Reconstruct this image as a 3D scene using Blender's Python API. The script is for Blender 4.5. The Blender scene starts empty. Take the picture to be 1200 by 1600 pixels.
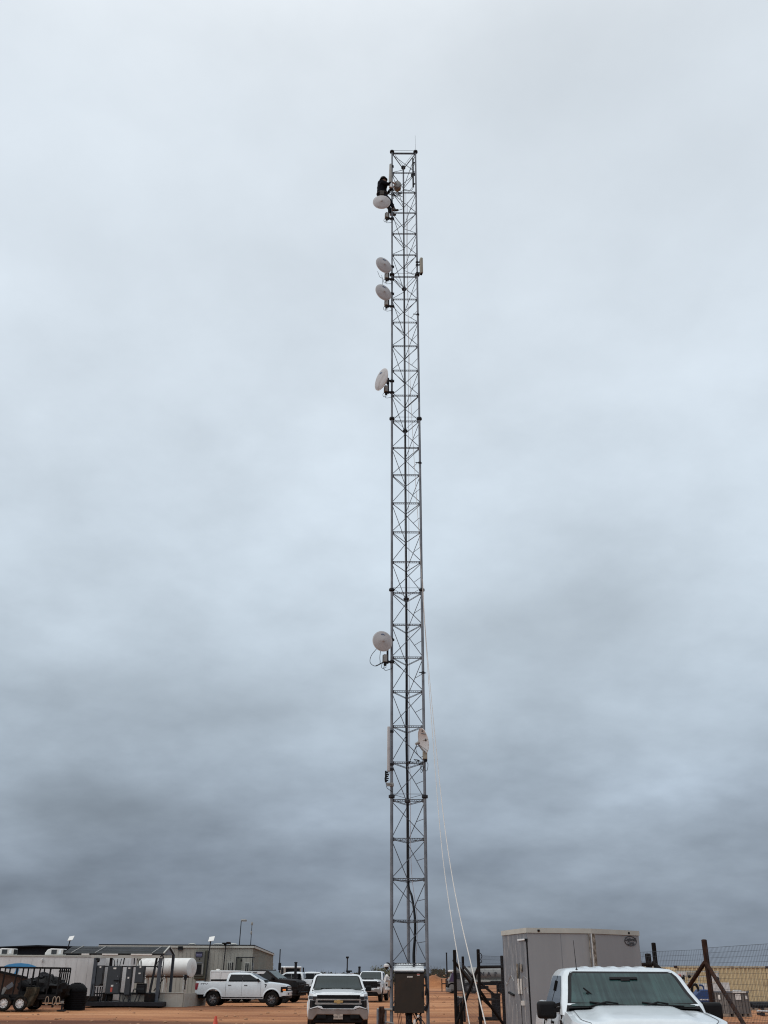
import bpy, math, random
from mathutils import Vector, Matrix, noise
R = math.radians
random.seed(11)
scene = bpy.context.scene
COL = scene.collection
V = Vector

# ------------------------------------------------------------------ camera
F_PX, EYE, PITCH, ROLL = 1467.0, 1.9, math.atan(0.491), math.atan(14 / 2990)
CAM_ROT = Matrix.Rotation(math.pi / 2 + PITCH, 3, 'X') @ Matrix.Rotation(ROLL, 3, 'Z')
cam_d = bpy.data.cameras.new('camera')
cam = bpy.data.objects.new('camera', cam_d)
COL.objects.link(cam)
cam.location = (0, 0, EYE)
cam.rotation_euler = CAM_ROT.to_euler()
cam_d.sensor_fit = 'VERTICAL'
cam_d.sensor_height = 24.0
cam_d.lens = F_PX / 1600 * 24.0
cam_d.clip_start = 0.1
cam_d.clip_end = 5000
scene.camera = cam


def at(px, py, Y):
    """Point on the sight line through a photo pixel, Y metres in front of the photographer."""
    d = CAM_ROT @ V((px - 600, 800 - py, -F_PX))
    return V((0, 0, EYE)) + d * (Y / d.y)


def gp(px, Y, z=0.0):
    """Point at height z and distance Y in the column px."""
    lo, hi = -3000.0, 6000.0
    for _ in range(40):
        mid = (lo + hi) / 2
        if at(px, mid, Y).z > z:
            lo = mid
        else:
            hi = mid
    return at(px, (lo + hi) / 2, Y)


# ------------------------------------------------------------------ materials
def mat(name, col, rough=0.6, metal=0.0, var=0.12, scale=3.0, bump=0.0, bscale=20.0, stain=None, stain_amt=0.0,
        stretch=(1, 1, 1), coat=0.0, spec=0.5, stain_scale=1.5, emit=None):
    m = bpy.data.materials.new(name)
    m.use_nodes = True
    nt = m.node_tree
    b = nt.nodes['Principled BSDF']
    b.inputs['Roughness'].default_value = rough
    b.inputs['Metallic'].default_value = metal
    b.inputs['Specular IOR Level'].default_value = spec
    b.inputs['Coat Weight'].default_value = coat
    b.inputs['Coat Roughness'].default_value = 0.08
    tc = nt.nodes.new('ShaderNodeTexCoord')
    mp = nt.nodes.new('ShaderNodeMapping')
    mp.inputs['Scale'].default_value = stretch
    nt.links.new(tc.outputs['Object'], mp.inputs['Vector'])
    n = nt.nodes.new('ShaderNodeTexNoise')
    n.inputs['Scale'].default_value = scale
    n.inputs['Detail'].default_value = 6
    n.inputs['Roughness'].default_value = 0.6
    nt.links.new(mp.outputs['Vector'], n.inputs['Vector'])
    cr = nt.nodes.new('ShaderNodeValToRGB')
    cr.color_ramp.elements[0].position = 0.3
    cr.color_ramp.elements[1].position = 0.7
    lo = [max(0, c * (1 - var)) for c in col]
    hi = [min(1, c * (1 + var)) for c in col]
    cr.color_ramp.elements[0].color = (*lo, 1)
    cr.color_ramp.elements[1].color = (*hi, 1)
    nt.links.new(n.outputs['Fac'], cr.inputs['Fac'])
    out = cr.outputs['Color']
    if stain:
        n2 = nt.nodes.new('ShaderNodeTexNoise')
        n2.inputs['Scale'].default_value = stain_scale
        n2.inputs['Detail'].default_value = 8
        n2.inputs['Roughness'].default_value = 0.7
        nt.links.new(mp.outputs['Vector'], n2.inputs['Vector'])
        r2 = nt.nodes.new('ShaderNodeValToRGB')
        r2.color_ramp.elements[0].position = 0.62 - 0.35 * stain_amt
        r2.color_ramp.elements[1].position = 0.80 - 0.2 * stain_amt
        nt.links.new(n2.outputs['Fac'], r2.inputs['Fac'])
        mx = nt.nodes.new('ShaderNodeMix')
        mx.data_type = 'RGBA'
        nt.links.new(r2.outputs['Color'], mx.inputs['Factor'])
        nt.links.new(out, mx.inputs['A'])
        mx.inputs['B'].default_value = (*stain, 1)
        out = mx.outputs['Result']
    nt.links.new(out, b.inputs['Base Color'])
    if bump:
        n3 = nt.nodes.new('ShaderNodeTexNoise')
        n3.inputs['Scale'].default_value = bscale
        n3.inputs['Detail'].default_value = 5
        nt.links.new(mp.outputs['Vector'], n3.inputs['Vector'])
        bp = nt.nodes.new('ShaderNodeBump')
        bp.inputs['Strength'].default_value = bump
        bp.inputs['Distance'].default_value = 0.02
        nt.links.new(n3.outputs['Fac'], bp.inputs['Height'])
        nt.links.new(bp.outputs['Normal'], b.inputs['Normal'])
    if emit:
        b.inputs['Emission Color'].default_value = (*emit[0], 1)
        b.inputs['Emission Strength'].default_value = emit[1]
    return m


RED_DUST = (0.33, 0.17, 0.10)


def car_paint(name, col, dust_top=0.75, dust=0.75):
    """Paint with a coat of clear lacquer and red mud splashed along its lower edge."""
    m = mat(name, col, rough=0.38, var=0.06, scale=5, coat=0.6, bump=0.03, bscale=60)
    nt = m.node_tree
    b = nt.nodes['Principled BSDF']
    src = b.inputs['Base Color'].links[0].from_socket
    tc = nt.nodes.new('ShaderNodeTexCoord')
    sep = nt.nodes.new('ShaderNodeSeparateXYZ')
    nt.links.new(tc.outputs['Object'], sep.inputs[0])
    n = nt.nodes.new('ShaderNodeTexNoise')
    n.inputs['Scale'].default_value = 4.5
    n.inputs['Detail'].default_value = 8
    nt.links.new(tc.outputs['Object'], n.inputs['Vector'])
    ma = nt.nodes.new('ShaderNodeMath')
    ma.operation = 'MULTIPLY_ADD'
    nt.links.new(n.outputs['Fac'], ma.inputs[0])
    ma.inputs[1].default_value = -0.7
    nt.links.new(sep.outputs['Z'], ma.inputs[2])
    mr = nt.nodes.new('ShaderNodeMapRange')
    mr.inputs['From Min'].default_value = dust_top - 0.25
    mr.inputs['From Max'].default_value = 0.05
    mr.inputs['To Min'].default_value = 0.02
    mr.inputs['To Max'].default_value = dust
    nt.links.new(ma.outputs[0], mr.inputs['Value'])
    mx = nt.nodes.new('ShaderNodeMix')
    mx.data_type = 'RGBA'
    nt.links.new(mr.outputs['Result'], mx.inputs['Factor'])
    nt.links.new(src, mx.inputs['A'])
    mx.inputs['B'].default_value = (*RED_DUST, 1)
    nt.links.new(mx.outputs['Result'], b.inputs['Base Color'])
    return m


M = {}
M['galv'] = mat('galvanized_steel', (0.145, 0.160, 0.182), 0.55, 0.2, 0.35, 2.2, bump=0.08, spec=0.3, stain=(0.23, 0.24, 0.255), stain_amt=0.3, stain_scale=2.5)
M['galv_dark'] = mat('weathered_galvanized_steel', (0.068, 0.077, 0.092), 0.6, 0.2, 0.25, 4, spec=0.25)
M['galv_light'] = mat('bright_galvanized_steel', (0.74, 0.77, 0.78), 0.45, 0.1, 0.10, 6)
M['dark_steel'] = mat('dark_steel', (0.018, 0.019, 0.023), 0.6, 0.1, 0.3, 6, spec=0.2)
M['black'] = mat('black_plastic', (0.006, 0.006, 0.007), 0.55, 0, 0.3, 8, spec=0.18)
M['rubber'] = mat('black_rubber', (0.010, 0.0095, 0.009), 0.9, 0, 0.3, 12, bump=0.2, bscale=40, stain=(0.10, 0.055, 0.035), stain_amt=0.2, stain_scale=4, spec=0.15)
M['cable'] = mat('cable_jacket', (0.007, 0.007, 0.009), 0.5, 0, 0.2, 10, spec=0.2)
M['radome'] = mat('radome_plastic', (0.40, 0.395, 0.40), 0.55, 0, 0.08, 3, stain=(0.24, 0.21, 0.195), stain_amt=0.35, stain_scale=3)
M['dish_white'] = mat('dish_paint', (0.52, 0.52, 0.515), 0.45, 0, 0.06, 4)
M['radio'] = mat('radio_casting', (0.25, 0.245, 0.23), 0.5, 0.1, 0.12, 5)
M['beige_plastic'] = mat('beige_plastic', (0.27, 0.25, 0.20), 0.55, 0, 0.1, 5)
M['logo_blue'] = mat('faded_blue_ink', (0.10, 0.18, 0.33), 0.6, 0, 0.15, 20)
M['ink'] = mat('dark_ink', (0.04, 0.042, 0.05), 0.6, 0, 0.1, 20)
M['paper'] = mat('white_label', (0.68, 0.66, 0.62), 0.7, 0, 0.08, 15)
M['red_label'] = mat('red_label', (0.42, 0.07, 0.05), 0.7, 0, 0.1, 15)
M['cabinet'] = mat('brown_cabinet_paint', (0.033, 0.0265, 0.0215), 0.5, 0.0, 0.15, 2.5, stain=(0.055, 0.032, 0.02), stain_amt=0.25, stain_scale=3, spec=0.2)
M['rope'] = mat('white_rope', (0.50, 0.465, 0.43), 0.9, 0, 0.15, 30)
M['rust'] = mat('rusty_pipe', (0.030, 0.016, 0.012), 0.9, 0.0, 0.4, 6, bump=0.2, spec=0.15, stain=(0.075, 0.032, 0.018), stain_amt=0.45, stain_scale=5)
M['rust_dark'] = mat('dark_rusty_pipe', (0.010, 0.008, 0.0075), 0.9, 0.0, 0.4, 6, bump=0.2, spec=0.12, stain=(0.03, 0.015, 0.01), stain_amt=0.3, stain_scale=4)
M['wire'] = mat('fence_wire', (0.055, 0.06, 0.07), 0.6, 0.1, 0.2, 6, spec=0.2)
M['white_paint'] = car_paint('white_truck_paint', (0.66, 0.69, 0.705))
M['white_clean'] = car_paint('clean_white_truck_paint', (0.62, 0.675, 0.705), 0.3, 0.3)
M['black_paint'] = car_paint('black_truck_paint', (0.003, 0.003, 0.004), 0.5, 0.03)
for nd, v_ in (('Coat Weight', 0.0), ('Specular IOR Level', 0.12), ('Roughness', 0.55)):
    M['black_paint'].node_tree.nodes['Principled BSDF'].inputs[nd].default_value = v_
M['tan_paint'] = mat('mud_splashed_tan_paint', (0.50, 0.40, 0.30), 0.6, 0, 0.2, 3, stain=RED_DUST, stain_amt=0.5)
M['glass_dark'] = mat('tinted_glass', (0.003, 0.0035, 0.0045), 0.08, 0, 0.1, 3, spec=0.2)
M['chrome'] = mat('bright_trim', (0.30, 0.29, 0.28), 0.3, 0.7, 0.1, 8, stain=(0.3, 0.22, 0.18), stain_amt=0.2)
M['bumper_grey'] = mat('dusty_silver_bumper', (0.25, 0.215, 0.20), 0.45, 0.2, 0.12, 4, stain=(0.19, 0.14, 0.115), stain_amt=0.35)
M['alloy'] = mat('grey_alloy', (0.16, 0.165, 0.17), 0.35, 0.6, 0.15, 8, stain=RED_DUST, stain_amt=0.15)
M['alloy_dark'] = mat('dark_alloy', (0.05, 0.05, 0.053), 0.4, 0.5, 0.2, 8)
M['white_rim'] = mat('white_steel_rim', (0.62, 0.63, 0.63), 0.5, 0, 0.1, 8, stain=RED_DUST, stain_amt=0.15)
M['lamp_lens'] = mat('headlamp_lens', (0.035, 0.037, 0.04), 0.12, 0.2, 0.4, 12, spec=0.5)
M['amber'] = mat('amber_lens', (0.75, 0.22, 0.05), 0.2, 0, 0.1, 10, emit=((1.0, 0.35, 0.10), 0.3))
M['red_lens'] = mat('red_lens', (0.22, 0.012, 0.02), 0.2, 0, 0.2, 10)
M['gold'] = mat('gold_emblem', (0.55, 0.38, 0.16), 0.35, 0.6, 0.1, 20)
M['plate'] = mat('licence_plate', (0.42, 0.36, 0.31), 0.5, 0, 0.12, 20)


def windscreen_mat(name, base, haze):
    """Wet windscreen glass: water runs down it in pale streaks."""
    m = mat(name, base, 0.07, 0, 0.25, 1.2)
    nt = m.node_tree
    b = nt.nodes['Principled BSDF']
    src = b.inputs['Base Color'].links[0].from_socket
    tc = nt.nodes.new('ShaderNodeTexCoord')
    mp = nt.nodes.new('ShaderNodeMapping')
    mp.inputs['Scale'].default_value = (0.9, 22, 0.9)
    nt.links.new(tc.outputs['Object'], mp.inputs['Vector'])
    n = nt.nodes.new('ShaderNodeTexNoise')
    n.inputs['Scale'].default_value = 1.0
    n.inputs['Detail'].default_value = 4
    n.inputs['Distortion'].default_value = 0.08
    nt.links.new(mp.outputs['Vector'], n.inputs['Vector'])
    n2 = nt.nodes.new('ShaderNodeTexNoise')
    n2.inputs['Scale'].default_value = 2.0
    nt.links.new(tc.outputs['Object'], n2.inputs['Vector'])
    mu = nt.nodes.new('ShaderNodeMath')
    mu.operation = 'MULTIPLY'
    nt.links.new(n.outputs['Fac'], mu.inputs[0])
    nt.links.new(n2.outputs['Fac'], mu.inputs[1])
    mr = nt.nodes.new('ShaderNodeMapRange')
    mr.inputs['From Min'].default_value = 0.15
    mr.inputs['From Max'].default_value = 0.45
    nt.links.new(mu.outputs[0], mr.inputs['Value'])
    mx = nt.nodes.new('ShaderNodeMix')
    mx.data_type = 'RGBA'
    nt.links.new(mr.outputs['Result'], mx.inputs['Factor'])
    nt.links.new(src, mx.inputs['A'])
    mx.inputs['B'].default_value = (*haze, 1)
    nt.links.new(mx.outputs['Result'], b.inputs['Base Color'])
    ra = nt.nodes.new('ShaderNodeMapRange')
    ra.inputs['To Min'].default_value = 0.08
    ra.inputs['To Max'].default_value = 0.45
    nt.links.new(mr.outputs['Result'], ra.inputs['Value'])
    nt.links.new(ra.outputs['Result'], b.inputs['Roughness'])
    return m


M['windscreen'] = windscreen_mat('wet_windscreen', (0.010, 0.025, 0.026), (0.036, 0.080, 0.077))
M['windscreen_dry'] = windscreen_mat('dusty_windscreen', (0.014, 0.024, 0.025), (0.026, 0.038, 0.037))
for k_ in ('windscreen', 'windscreen_dry'):
    M[k_].node_tree.nodes['Principled BSDF'].inputs['Specular IOR Level'].default_value = 0.25


# ------------------------------------------------------------------ mesh builder
def basis(axis):
    a = V(axis).normalized()
    up = V((0, 0, 1)) if abs(a.z) < 0.95 else V((1, 0, 0))
    x = up.cross(a).normalized()
    return x, a.cross(x), a


class MB:
    def __init__(self):
        self.v, self.f, self.m = [], [], []

    def add(self, verts, faces, mi=0):
        o = len(self.v)
        self.v += [tuple(p) for p in verts]
        self.f += [tuple(i + o for i in fc) for fc in faces]
        self.m += [mi] * len(faces)
        return self

    def box(self, c, s, rz=0.0, mi=0, rot=None):
        m = rot if rot is not None else Matrix.Rotation(rz, 3, 'Z')
        c = V(c)
        vs = [c + m @ V((sx * s[0] / 2, sy * s[1] / 2, sz * s[2] / 2)) for sx in (-1, 1) for sy in (-1, 1) for sz in (-1, 1)]
        return self.add(vs, [(0, 1, 3, 2), (4, 6, 7, 5), (0, 4, 5, 1), (2, 3, 7, 6), (0, 2, 6, 4), (1, 5, 7, 3)], mi)

    def bar(self, p, q, w, h, mi=0):
        """A rectangular bar from p to q, w across and h high."""
        p, q = V(p), V(q)
        x, y, a = basis(q - p)
        vs = [b + x * (sx * w / 2) + y * (sy * h / 2) for b in (p, q) for sx, sy in ((-1, -1), (1, -1), (1, 1), (-1, 1))]
        return self.add(vs, [(3, 2, 1, 0), (4, 5, 6, 7), (0, 1, 5, 4), (1, 2, 6, 5), (2, 3, 7, 6), (3, 0, 4, 7)], mi)

    def tube(self, p, q, r, r2=None, n=8, mi=0):
        p, q = V(p), V(q)
        r2 = r if r2 is None else r2
        x, y, a = basis(q - p)
        vs = []
        for b, rr in ((p, r), (q, r2)):
            for i in range(n):
                t = 2 * math.pi * i / n
                vs.append(b + x * (math.cos(t) * rr) + y * (math.sin(t) * rr))
        fs = [(i, (i + 1) % n, n + (i + 1) % n, n + i) for i in range(n)]
        fs += [tuple(range(n - 1, -1, -1)), tuple(range(n, 2 * n))]
        return self.add(vs, fs, mi)

    def path(self, pts, r, n=6, mi=0):
        pts = [V(p) for p in pts]
        k = len(pts)
        x, y, a = basis(pts[1] - pts[0])
        vs = []
        for i, p in enumerate(pts):
            d = (pts[min(i + 1, k - 1)] - pts[max(i - 1, 0)]).normalized()
            x = (x - d * x.dot(d)).normalized()
            y = d.cross(x)
            rr = r[i] if isinstance(r, (list, tuple)) else r
            for j in range(n):
                t = 2 * math.pi * j / n
                vs.append(p + x * (math.cos(t) * rr) + y * (math.sin(t) * rr))
        fs = [(i * n + j, i * n + (j + 1) % n, (i + 1) * n + (j + 1) % n, (i + 1) * n + j) for i in range(k - 1) for j in range(n)]
        fs += [tuple(range(n - 1, -1, -1)), tuple(range((k - 1) * n, k * n))]
        return self.add(vs, fs, mi)

    def lathe(self, prof, o=(0, 0, 0), axis=(0, 0, 1), n=24, mi=0, caps=True, sx=1.0, sy=1.0):
        o = V(o)
        x, y, a = basis(axis)
        vs = []
        for r, h in prof:
            for j in range(n):
                t = 2 * math.pi * j / n
                vs.append(o + x * (math.cos(t) * r * sx) + y * (math.sin(t) * r * sy) + a * h)
        k = len(prof)
        fs = [(i * n + j, i * n + (j + 1) % n, (i + 1) * n + (j + 1) % n, (i + 1) * n + j) for i in range(k - 1) for j in range(n)]
        if caps:
            fs += [tuple(range(n - 1, -1, -1)), tuple(range((k - 1) * n, k * n))]
        return self.add(vs, fs, mi)

    def sph(self, c, r, s=(1, 1, 1), n=14, k=8, mi=0, rot=None, jit=0.0, seed=0):
        c = V(c)
        vs, fs = [], []
        rot = rot or Matrix.Identity(3)
        for i in range(k + 1):
            ph = math.pi * i / k
            for j in range(n):
                t = 2 * math.pi * j / n
                d = V((math.sin(ph) * math.cos(t), math.sin(ph) * math.sin(t), math.cos(ph)))
                q = 1 + jit * noise.noise(d * 2.2 + V((seed * 7.3, seed * 1.7, 0)))
                vs.append(c + rot @ V((d.x * r * s[0] * q, d.y * r * s[1] * q, d.z * r * s[2] * q)))
        for i in range(k):
            for j in range(n):
                fs.append((i * n + j, (i + 1) * n + j, (i + 1) * n + (j + 1) % n, i * n + (j + 1) % n))
        return self.add(vs, fs, mi)

    def prism(self, poly, frm, d, mi=0):
        """poly: 2-D points; frm: (origin, u, v); d: extrusion vector."""
        o, u, w = (V(q) for q in frm)
        d = V(d)
        n = len(poly)
        a = [o + u * p[0] + w * p[1] for p in poly]
        vs = a + [p + d for p in a]
        fs = [tuple(range(n - 1, -1, -1)), tuple(range(n, 2 * n))]
        fs += [(i, (i + 1) % n, n + (i + 1) % n, n + i) for i in range(n)]
        return self.add(vs, fs, mi)

    def grid(self, fn, nu, nv, mi=0, flip=False):
        vs = [fn(i / nu, j / nv) for i in range(nu + 1) for j in range(nv + 1)]
        w = nv + 1
        fs = []
        for i in range(nu):
            for j in range(nv):
                q = (i * w + j, (i + 1) * w + j, (i + 1) * w + j + 1, i * w + j + 1)
                fs.append(q[::-1] if flip else q)
        return self.add(vs, fs, mi)

    def build(self, name, mats, parent=None, loc=None, bevel=0.0, smooth=32, rz=0.0, seg=2, solid=0.0):
        me = bpy.data.meshes.new(name)
        me.from_pydata(self.v, [], self.f)
        mats = mats if isinstance(mats, (list, tuple)) else [mats]
        for q in mats:
            me.materials.append(M[q] if isinstance(q, str) else q)
        for p, i in zip(me.polygons, self.m):
            p.material_index = i
        me.validate()
        if smooth:
            me.shade_smooth()
            me.set_sharp_from_angle(angle=R(smooth))
        o = bpy.data.objects.new(name, me)
        COL.objects.link(o)
        if parent:
            o.parent = parent
        if loc is not None:
            o.location = loc
        o.rotation_euler.z = rz
        if solid:
            sm = o.modifiers.new('thickness', 'SOLIDIFY')
            sm.thickness = solid
        if bevel:
            bm_ = o.modifiers.new('soft_edges', 'BEVEL')
            bm_.width = bevel
            bm_.segments = seg
            bm_.limit_method = 'ANGLE'
            bm_.angle_limit = R(40)
        return o


def tag(o, label, cat, group=None, kind=None):
    if label:
        o['label'] = label
    if cat:
        o['category'] = cat
    if group:
        o['group'] = group
    if kind:
        o['kind'] = kind
    return o


def thing(name, label, cat, loc=(0, 0, 0), rz=0.0, group=None):
    o = bpy.data.objects.new(name, None)
    o.empty_display_size = 0.2
    COL.objects.link(o)
    o.location = loc
    o.rotation_euler.z = rz
    return tag(o, label, cat, group)


def copy_tree(o, parent=None):
    c = o.copy()
    COL.objects.link(c)
    c.parent = parent
    for ch in [q for q in bpy.data.objects if q.parent == o]:
        copy_tree(ch, c)
    return c


def text(body, size, name, m, parent, frame, depth=0.004, bold=0.0, shear=0.0, sx=1.0):
    """Raised lettering; frame = (centre, right vector, up vector)."""
    cu = bpy.data.curves.new(name, 'FONT')
    cu.body = body
    cu.size = size
    cu.align_x = 'CENTER'
    cu.align_y = 'CENTER'
    cu.extrude = depth / 2
    cu.offset = bold
    cu.shear = shear
    tmp = bpy.data.objects.new(name + '_curve', cu)
    COL.objects.link(tmp)
    dg = bpy.context.evaluated_depsgraph_get()
    me = bpy.data.meshes.new_from_object(tmp.evaluated_get(dg))
    bpy.data.objects.remove(tmp)
    c, u, w = (V(q) for q in frame)
    n = u.cross(w)
    mt = Matrix((u * sx, w, n)).transposed().to_4x4()
    mt.translation = c
    me.transform(mt)
    me.materials.clear()
    me.materials.append(M[m])
    o = bpy.data.objects.new(name, me)
    COL.objects.link(o)
    o.parent = parent
    return o


def catmull(pts, k=6):
    pts = [V(p) for p in pts]
    q = [pts[0] * 2 - pts[1]] + pts + [pts[-1] * 2 - pts[-2]]
    out = []
    for i in range(1, len(q) - 2):
        for j in range(k):
            t = j / k
            a, b, c, d = q[i - 1], q[i], q[i + 1], q[i + 2]
            out.append(0.5 * ((2 * b) + (c - a) * t + (2 * a - 5 * b + 4 * c - d) * t * t + (3 * b - a - 3 * c + d) * t ** 3))
    out.append(pts[-1])
    return out

CLOUD_OFF_A = (0.0, 0.0, 0.0)
CLOUD_OFF_B = (2.3, 1.1, 0.0)
CLOUD_BANKS = [(-16.8, 8.2, 6.0, 1.3, -0.27), (-10.5, 14.0, 9.3, 2.2, -0.135), (10.5, 18.7, 8.8, 2.8, -0.149), (18.2, 50.5, 15.1, 3.9, -0.095), (25.9, 44.0, 6.5, 2.8, -0.068), (-23.4, 39.7, 7.2, 2.7, -0.054), (-7.6, 30.2, 14.8, 9.8, 0.061), (17.0, 9.2, 5.7, 1.6, 0.216), (-4.5, 7.8, 6.4, 1.4, 0.135), (12.4, 29.5, 8.3, 7.5, 0.041), (-20.3, 12.7, 4.2, 1.7, 0.081), (-1.5, 11.6, 7.7, 1.8, 0.054), (5.8, 3.9, 10.4, 1.7, -0.081)]
scene.cycles.filter_width = 1.15
# ------------------------------------------------------------------ light, sky
SUN_EL, SUN_AZ = R(46), R(242)
sd = bpy.data.lights.new('sun', 'SUN')
sd.energy = 1.5
sd.angle = R(80)
sd.color = (1.0, 0.97, 0.93)
sun = bpy.data.objects.new('sun', sd)
COL.objects.link(sun)
# direction the light comes from: behind the photographer and a little to the left
sv = V((math.sin(SUN_AZ) * math.cos(SUN_EL), math.cos(SUN_AZ) * math.cos(SUN_EL), math.sin(SUN_EL)))
sun.rotation_euler = sv.to_track_quat('Z', 'Y').to_euler()
sun.location = (0, -20, 60)

w = bpy.data.worlds.new('World')
scene.world = w
w.use_nodes = True
nt = w.node_tree
for n_ in list(nt.nodes):
    nt.nodes.remove(n_)
N = nt.nodes.new
L = nt.links.new
out = N('ShaderNodeOutputWorld')
sky = N('ShaderNodeTexSky')
sky.sky_type = 'NISHITA'
sky.sun_disc = False
sky.sun_elevation = SUN_EL
sky.sun_rotation = SUN_AZ
bg_sky = N('ShaderNodeBackground')
bg_sky.inputs['Strength'].default_value = 0.08
L(sky.outputs[0], bg_sky.inputs['Color'])
tc = N('ShaderNodeTexCoord')
sep = N('ShaderNodeSeparateXYZ')
L(tc.outputs['Generated'], sep.inputs[0])


def math_node(op, a, b=None, c=None):
    m = N('ShaderNodeMath')
    m.operation = op
    for i, q in enumerate((a, b, c)):
        if q is None:
            continue
        if isinstance(q, (int, float)):
            m.inputs[i].default_value = q
        else:
            L(q, m.inputs[i])
    return m.outputs[0]


zc = math_node('MAXIMUM', sep.outputs['Z'], 0.0)
den = math_node('ADD', zc, 0.32)
comb = N('ShaderNodeCombineXYZ')
L(math_node('DIVIDE', sep.outputs['X'], den), comb.inputs[0])
L(math_node('DIVIDE', sep.outputs['Y'], den), comb.inputs[1])
comb.inputs[2].default_value = 3.7


def cloud_noise(scale, detail, dist, off, rough=0.55):
    mp = N('ShaderNodeMapping')
    mp.inputs['Location'].default_value = off
    L(comb.outputs[0], mp.inputs['Vector'])
    n = N('ShaderNodeTexNoise')
    n.inputs['Scale'].default_value = scale
    n.inputs['Detail'].default_value = detail
    n.inputs['Roughness'].default_value = rough
    n.inputs['Distortion'].default_value = dist
    L(mp.outputs[0], n.inputs['Vector'])
    return n.outputs['Fac']


big = cloud_noise(1.1, 4, 0.0, CLOUD_OFF_A, 0.55)
mid = cloud_noise(2.1, 9, 0.0, CLOUD_OFF_B, 0.55)
fine = cloud_noise(7.0, 9, 0.0, CLOUD_OFF_A, 0.6)
# height above the horizon, ragged where cloud bases hang lower or higher
ramp = N('ShaderNodeValToRGB')
ramp.color_ramp.interpolation = 'B_SPLINE'
els = ramp.color_ramp.elements
stops = [(0.0, (.190, .230, .290)), (0.05, (.207, .250, .315)), (0.12, (.303, .360, .430)), (0.20, (.408, .485, .568)), (0.34, (.558, .648, .732)),
         (0.52, (.705, .793, .878)), (0.74, (.745, .818, .888)), (0.84, (.79, .845, .895)), (1.0, (1.6, 1.65, 1.7))]
els[0].position, els[0].color = stops[0][0], (*stops[0][1], 1)
els[1].position, els[1].color = stops[-1][0], (*stops[-1][1], 1)
for p_, c_ in stops[1:-1]:
    e = els.new(p_)
    e.color = (*c_, 1)
warp = math_node('ADD', math_node('MULTIPLY_ADD', math_node('SUBTRACT', big, 0.5), 0.16, zc), math_node('MULTIPLY', math_node('SUBTRACT', mid, 0.5), 0.10))
L(warp, ramp.inputs['Fac'])
amp = N('ShaderNodeMapRange')
amp.inputs['From Min'].default_value = 0.02
amp.inputs['From Max'].default_value = 0.65
amp.inputs['To Min'].default_value = 0.95
amp.inputs['To Max'].default_value = 0.40
L(zc, amp.inputs['Value'])
sh = math_node('ADD', math_node('MULTIPLY', math_node('SUBTRACT', mid, 0.5), 1.25), math_node('MULTIPLY', math_node('SUBTRACT', fine, 0.5), 0.16))
gain = math_node('ADD', math_node('MULTIPLY', sh, amp.outputs['Result']), 1.0)
# single heavier and thinner banks of the cloud deck: compass bearing, height, spread, strength
az = math_node('ARCTAN2', sep.outputs['X'], sep.outputs['Y'])
el = math_node('ARCSINE', sep.outputs['Z'])
edge = math_node('ADD', math_node('MULTIPLY', math_node('SUBTRACT', mid, 0.5), 2.2), 1.0)
for baz, bel, saz, sel, amt in CLOUD_BANKS:
    da = math_node('DIVIDE', math_node('SUBTRACT', az, R(baz)), R(saz))
    de = math_node('DIVIDE', math_node('SUBTRACT', el, R(bel)), R(sel))
    d2 = math_node('ADD', math_node('MULTIPLY', da, da), math_node('MULTIPLY', de, de))
    k_ = math_node('MULTIPLY', math_node('POWER', 2.718, math_node('MULTIPLY', d2, -1.0)), amt)
    gain = math_node('ADD', gain, math_node('MULTIPLY', k_, edge))
mul = N('ShaderNodeVectorMath')
mul.operation = 'SCALE'
L(ramp.outputs['Color'], mul.inputs[0])
L(gain, mul.inputs['Scale'])
bg_cl = N('ShaderNodeBackground')
bg_cl.inputs['Strength'].default_value = 1.0
L(mul.outputs[0], bg_cl.inputs['Color'])
mixs = N('ShaderNodeMixShader')
mixs.inputs[0].default_value = 0.95
L(bg_sky.outputs[0], mixs.inputs[1])
L(bg_cl.outputs[0], mixs.inputs[2])
L(mixs.outputs[0], out.inputs['Surface'])

scene.view_settings.view_transform = 'Standard'
scene.view_settings.look = 'None'
scene.view_settings.gamma = 1.0
scene.view_settings.exposure = 0.0

# ------------------------------------------------------------------ ground
gm = bpy.data.materials.new('red_dirt')
gm.use_nodes = True
nt = gm.node_tree
b = nt.nodes['Principled BSDF']
b.inputs['Roughness'].default_value = 0.9
b.inputs['Specular IOR Level'].default_value = 0.25
N = nt.nodes.new
L = nt.links.new
tc = N('ShaderNodeTexCoord')


def gnoise(scale, stretch, detail=8, rough=0.6, dist=0.0):
    mp = N('ShaderNodeMapping')
    mp.inputs['Scale'].default_value = stretch
    L(tc.outputs['Object'], mp.inputs['Vector'])
    n = N('ShaderNodeTexNoise')
    n.inputs['Scale'].default_value = scale
    n.inputs['Detail'].default_value = detail
    n.inputs['Roughness'].default_value = rough
    n.inputs['Distortion'].default_value = dist
    L(mp.outputs[0], n.inputs['Vector'])
    return n.outputs['Fac']


def ramp4(fac, stops):
    r = N('ShaderNodeValToRGB')
    e = r.color_ramp.elements
    e[0].position, e[0].color = stops[0][0], (*stops[0][1], 1)
    e[1].position, e[1].color = stops[-1][0], (*stops[-1][1], 1)
    for p_, c_ in stops[1:-1]:
        q = e.new(p_)
        q.color = (*c_, 1)
    L(fac, r.inputs['Fac'])
    return r.outputs['Color']


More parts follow.
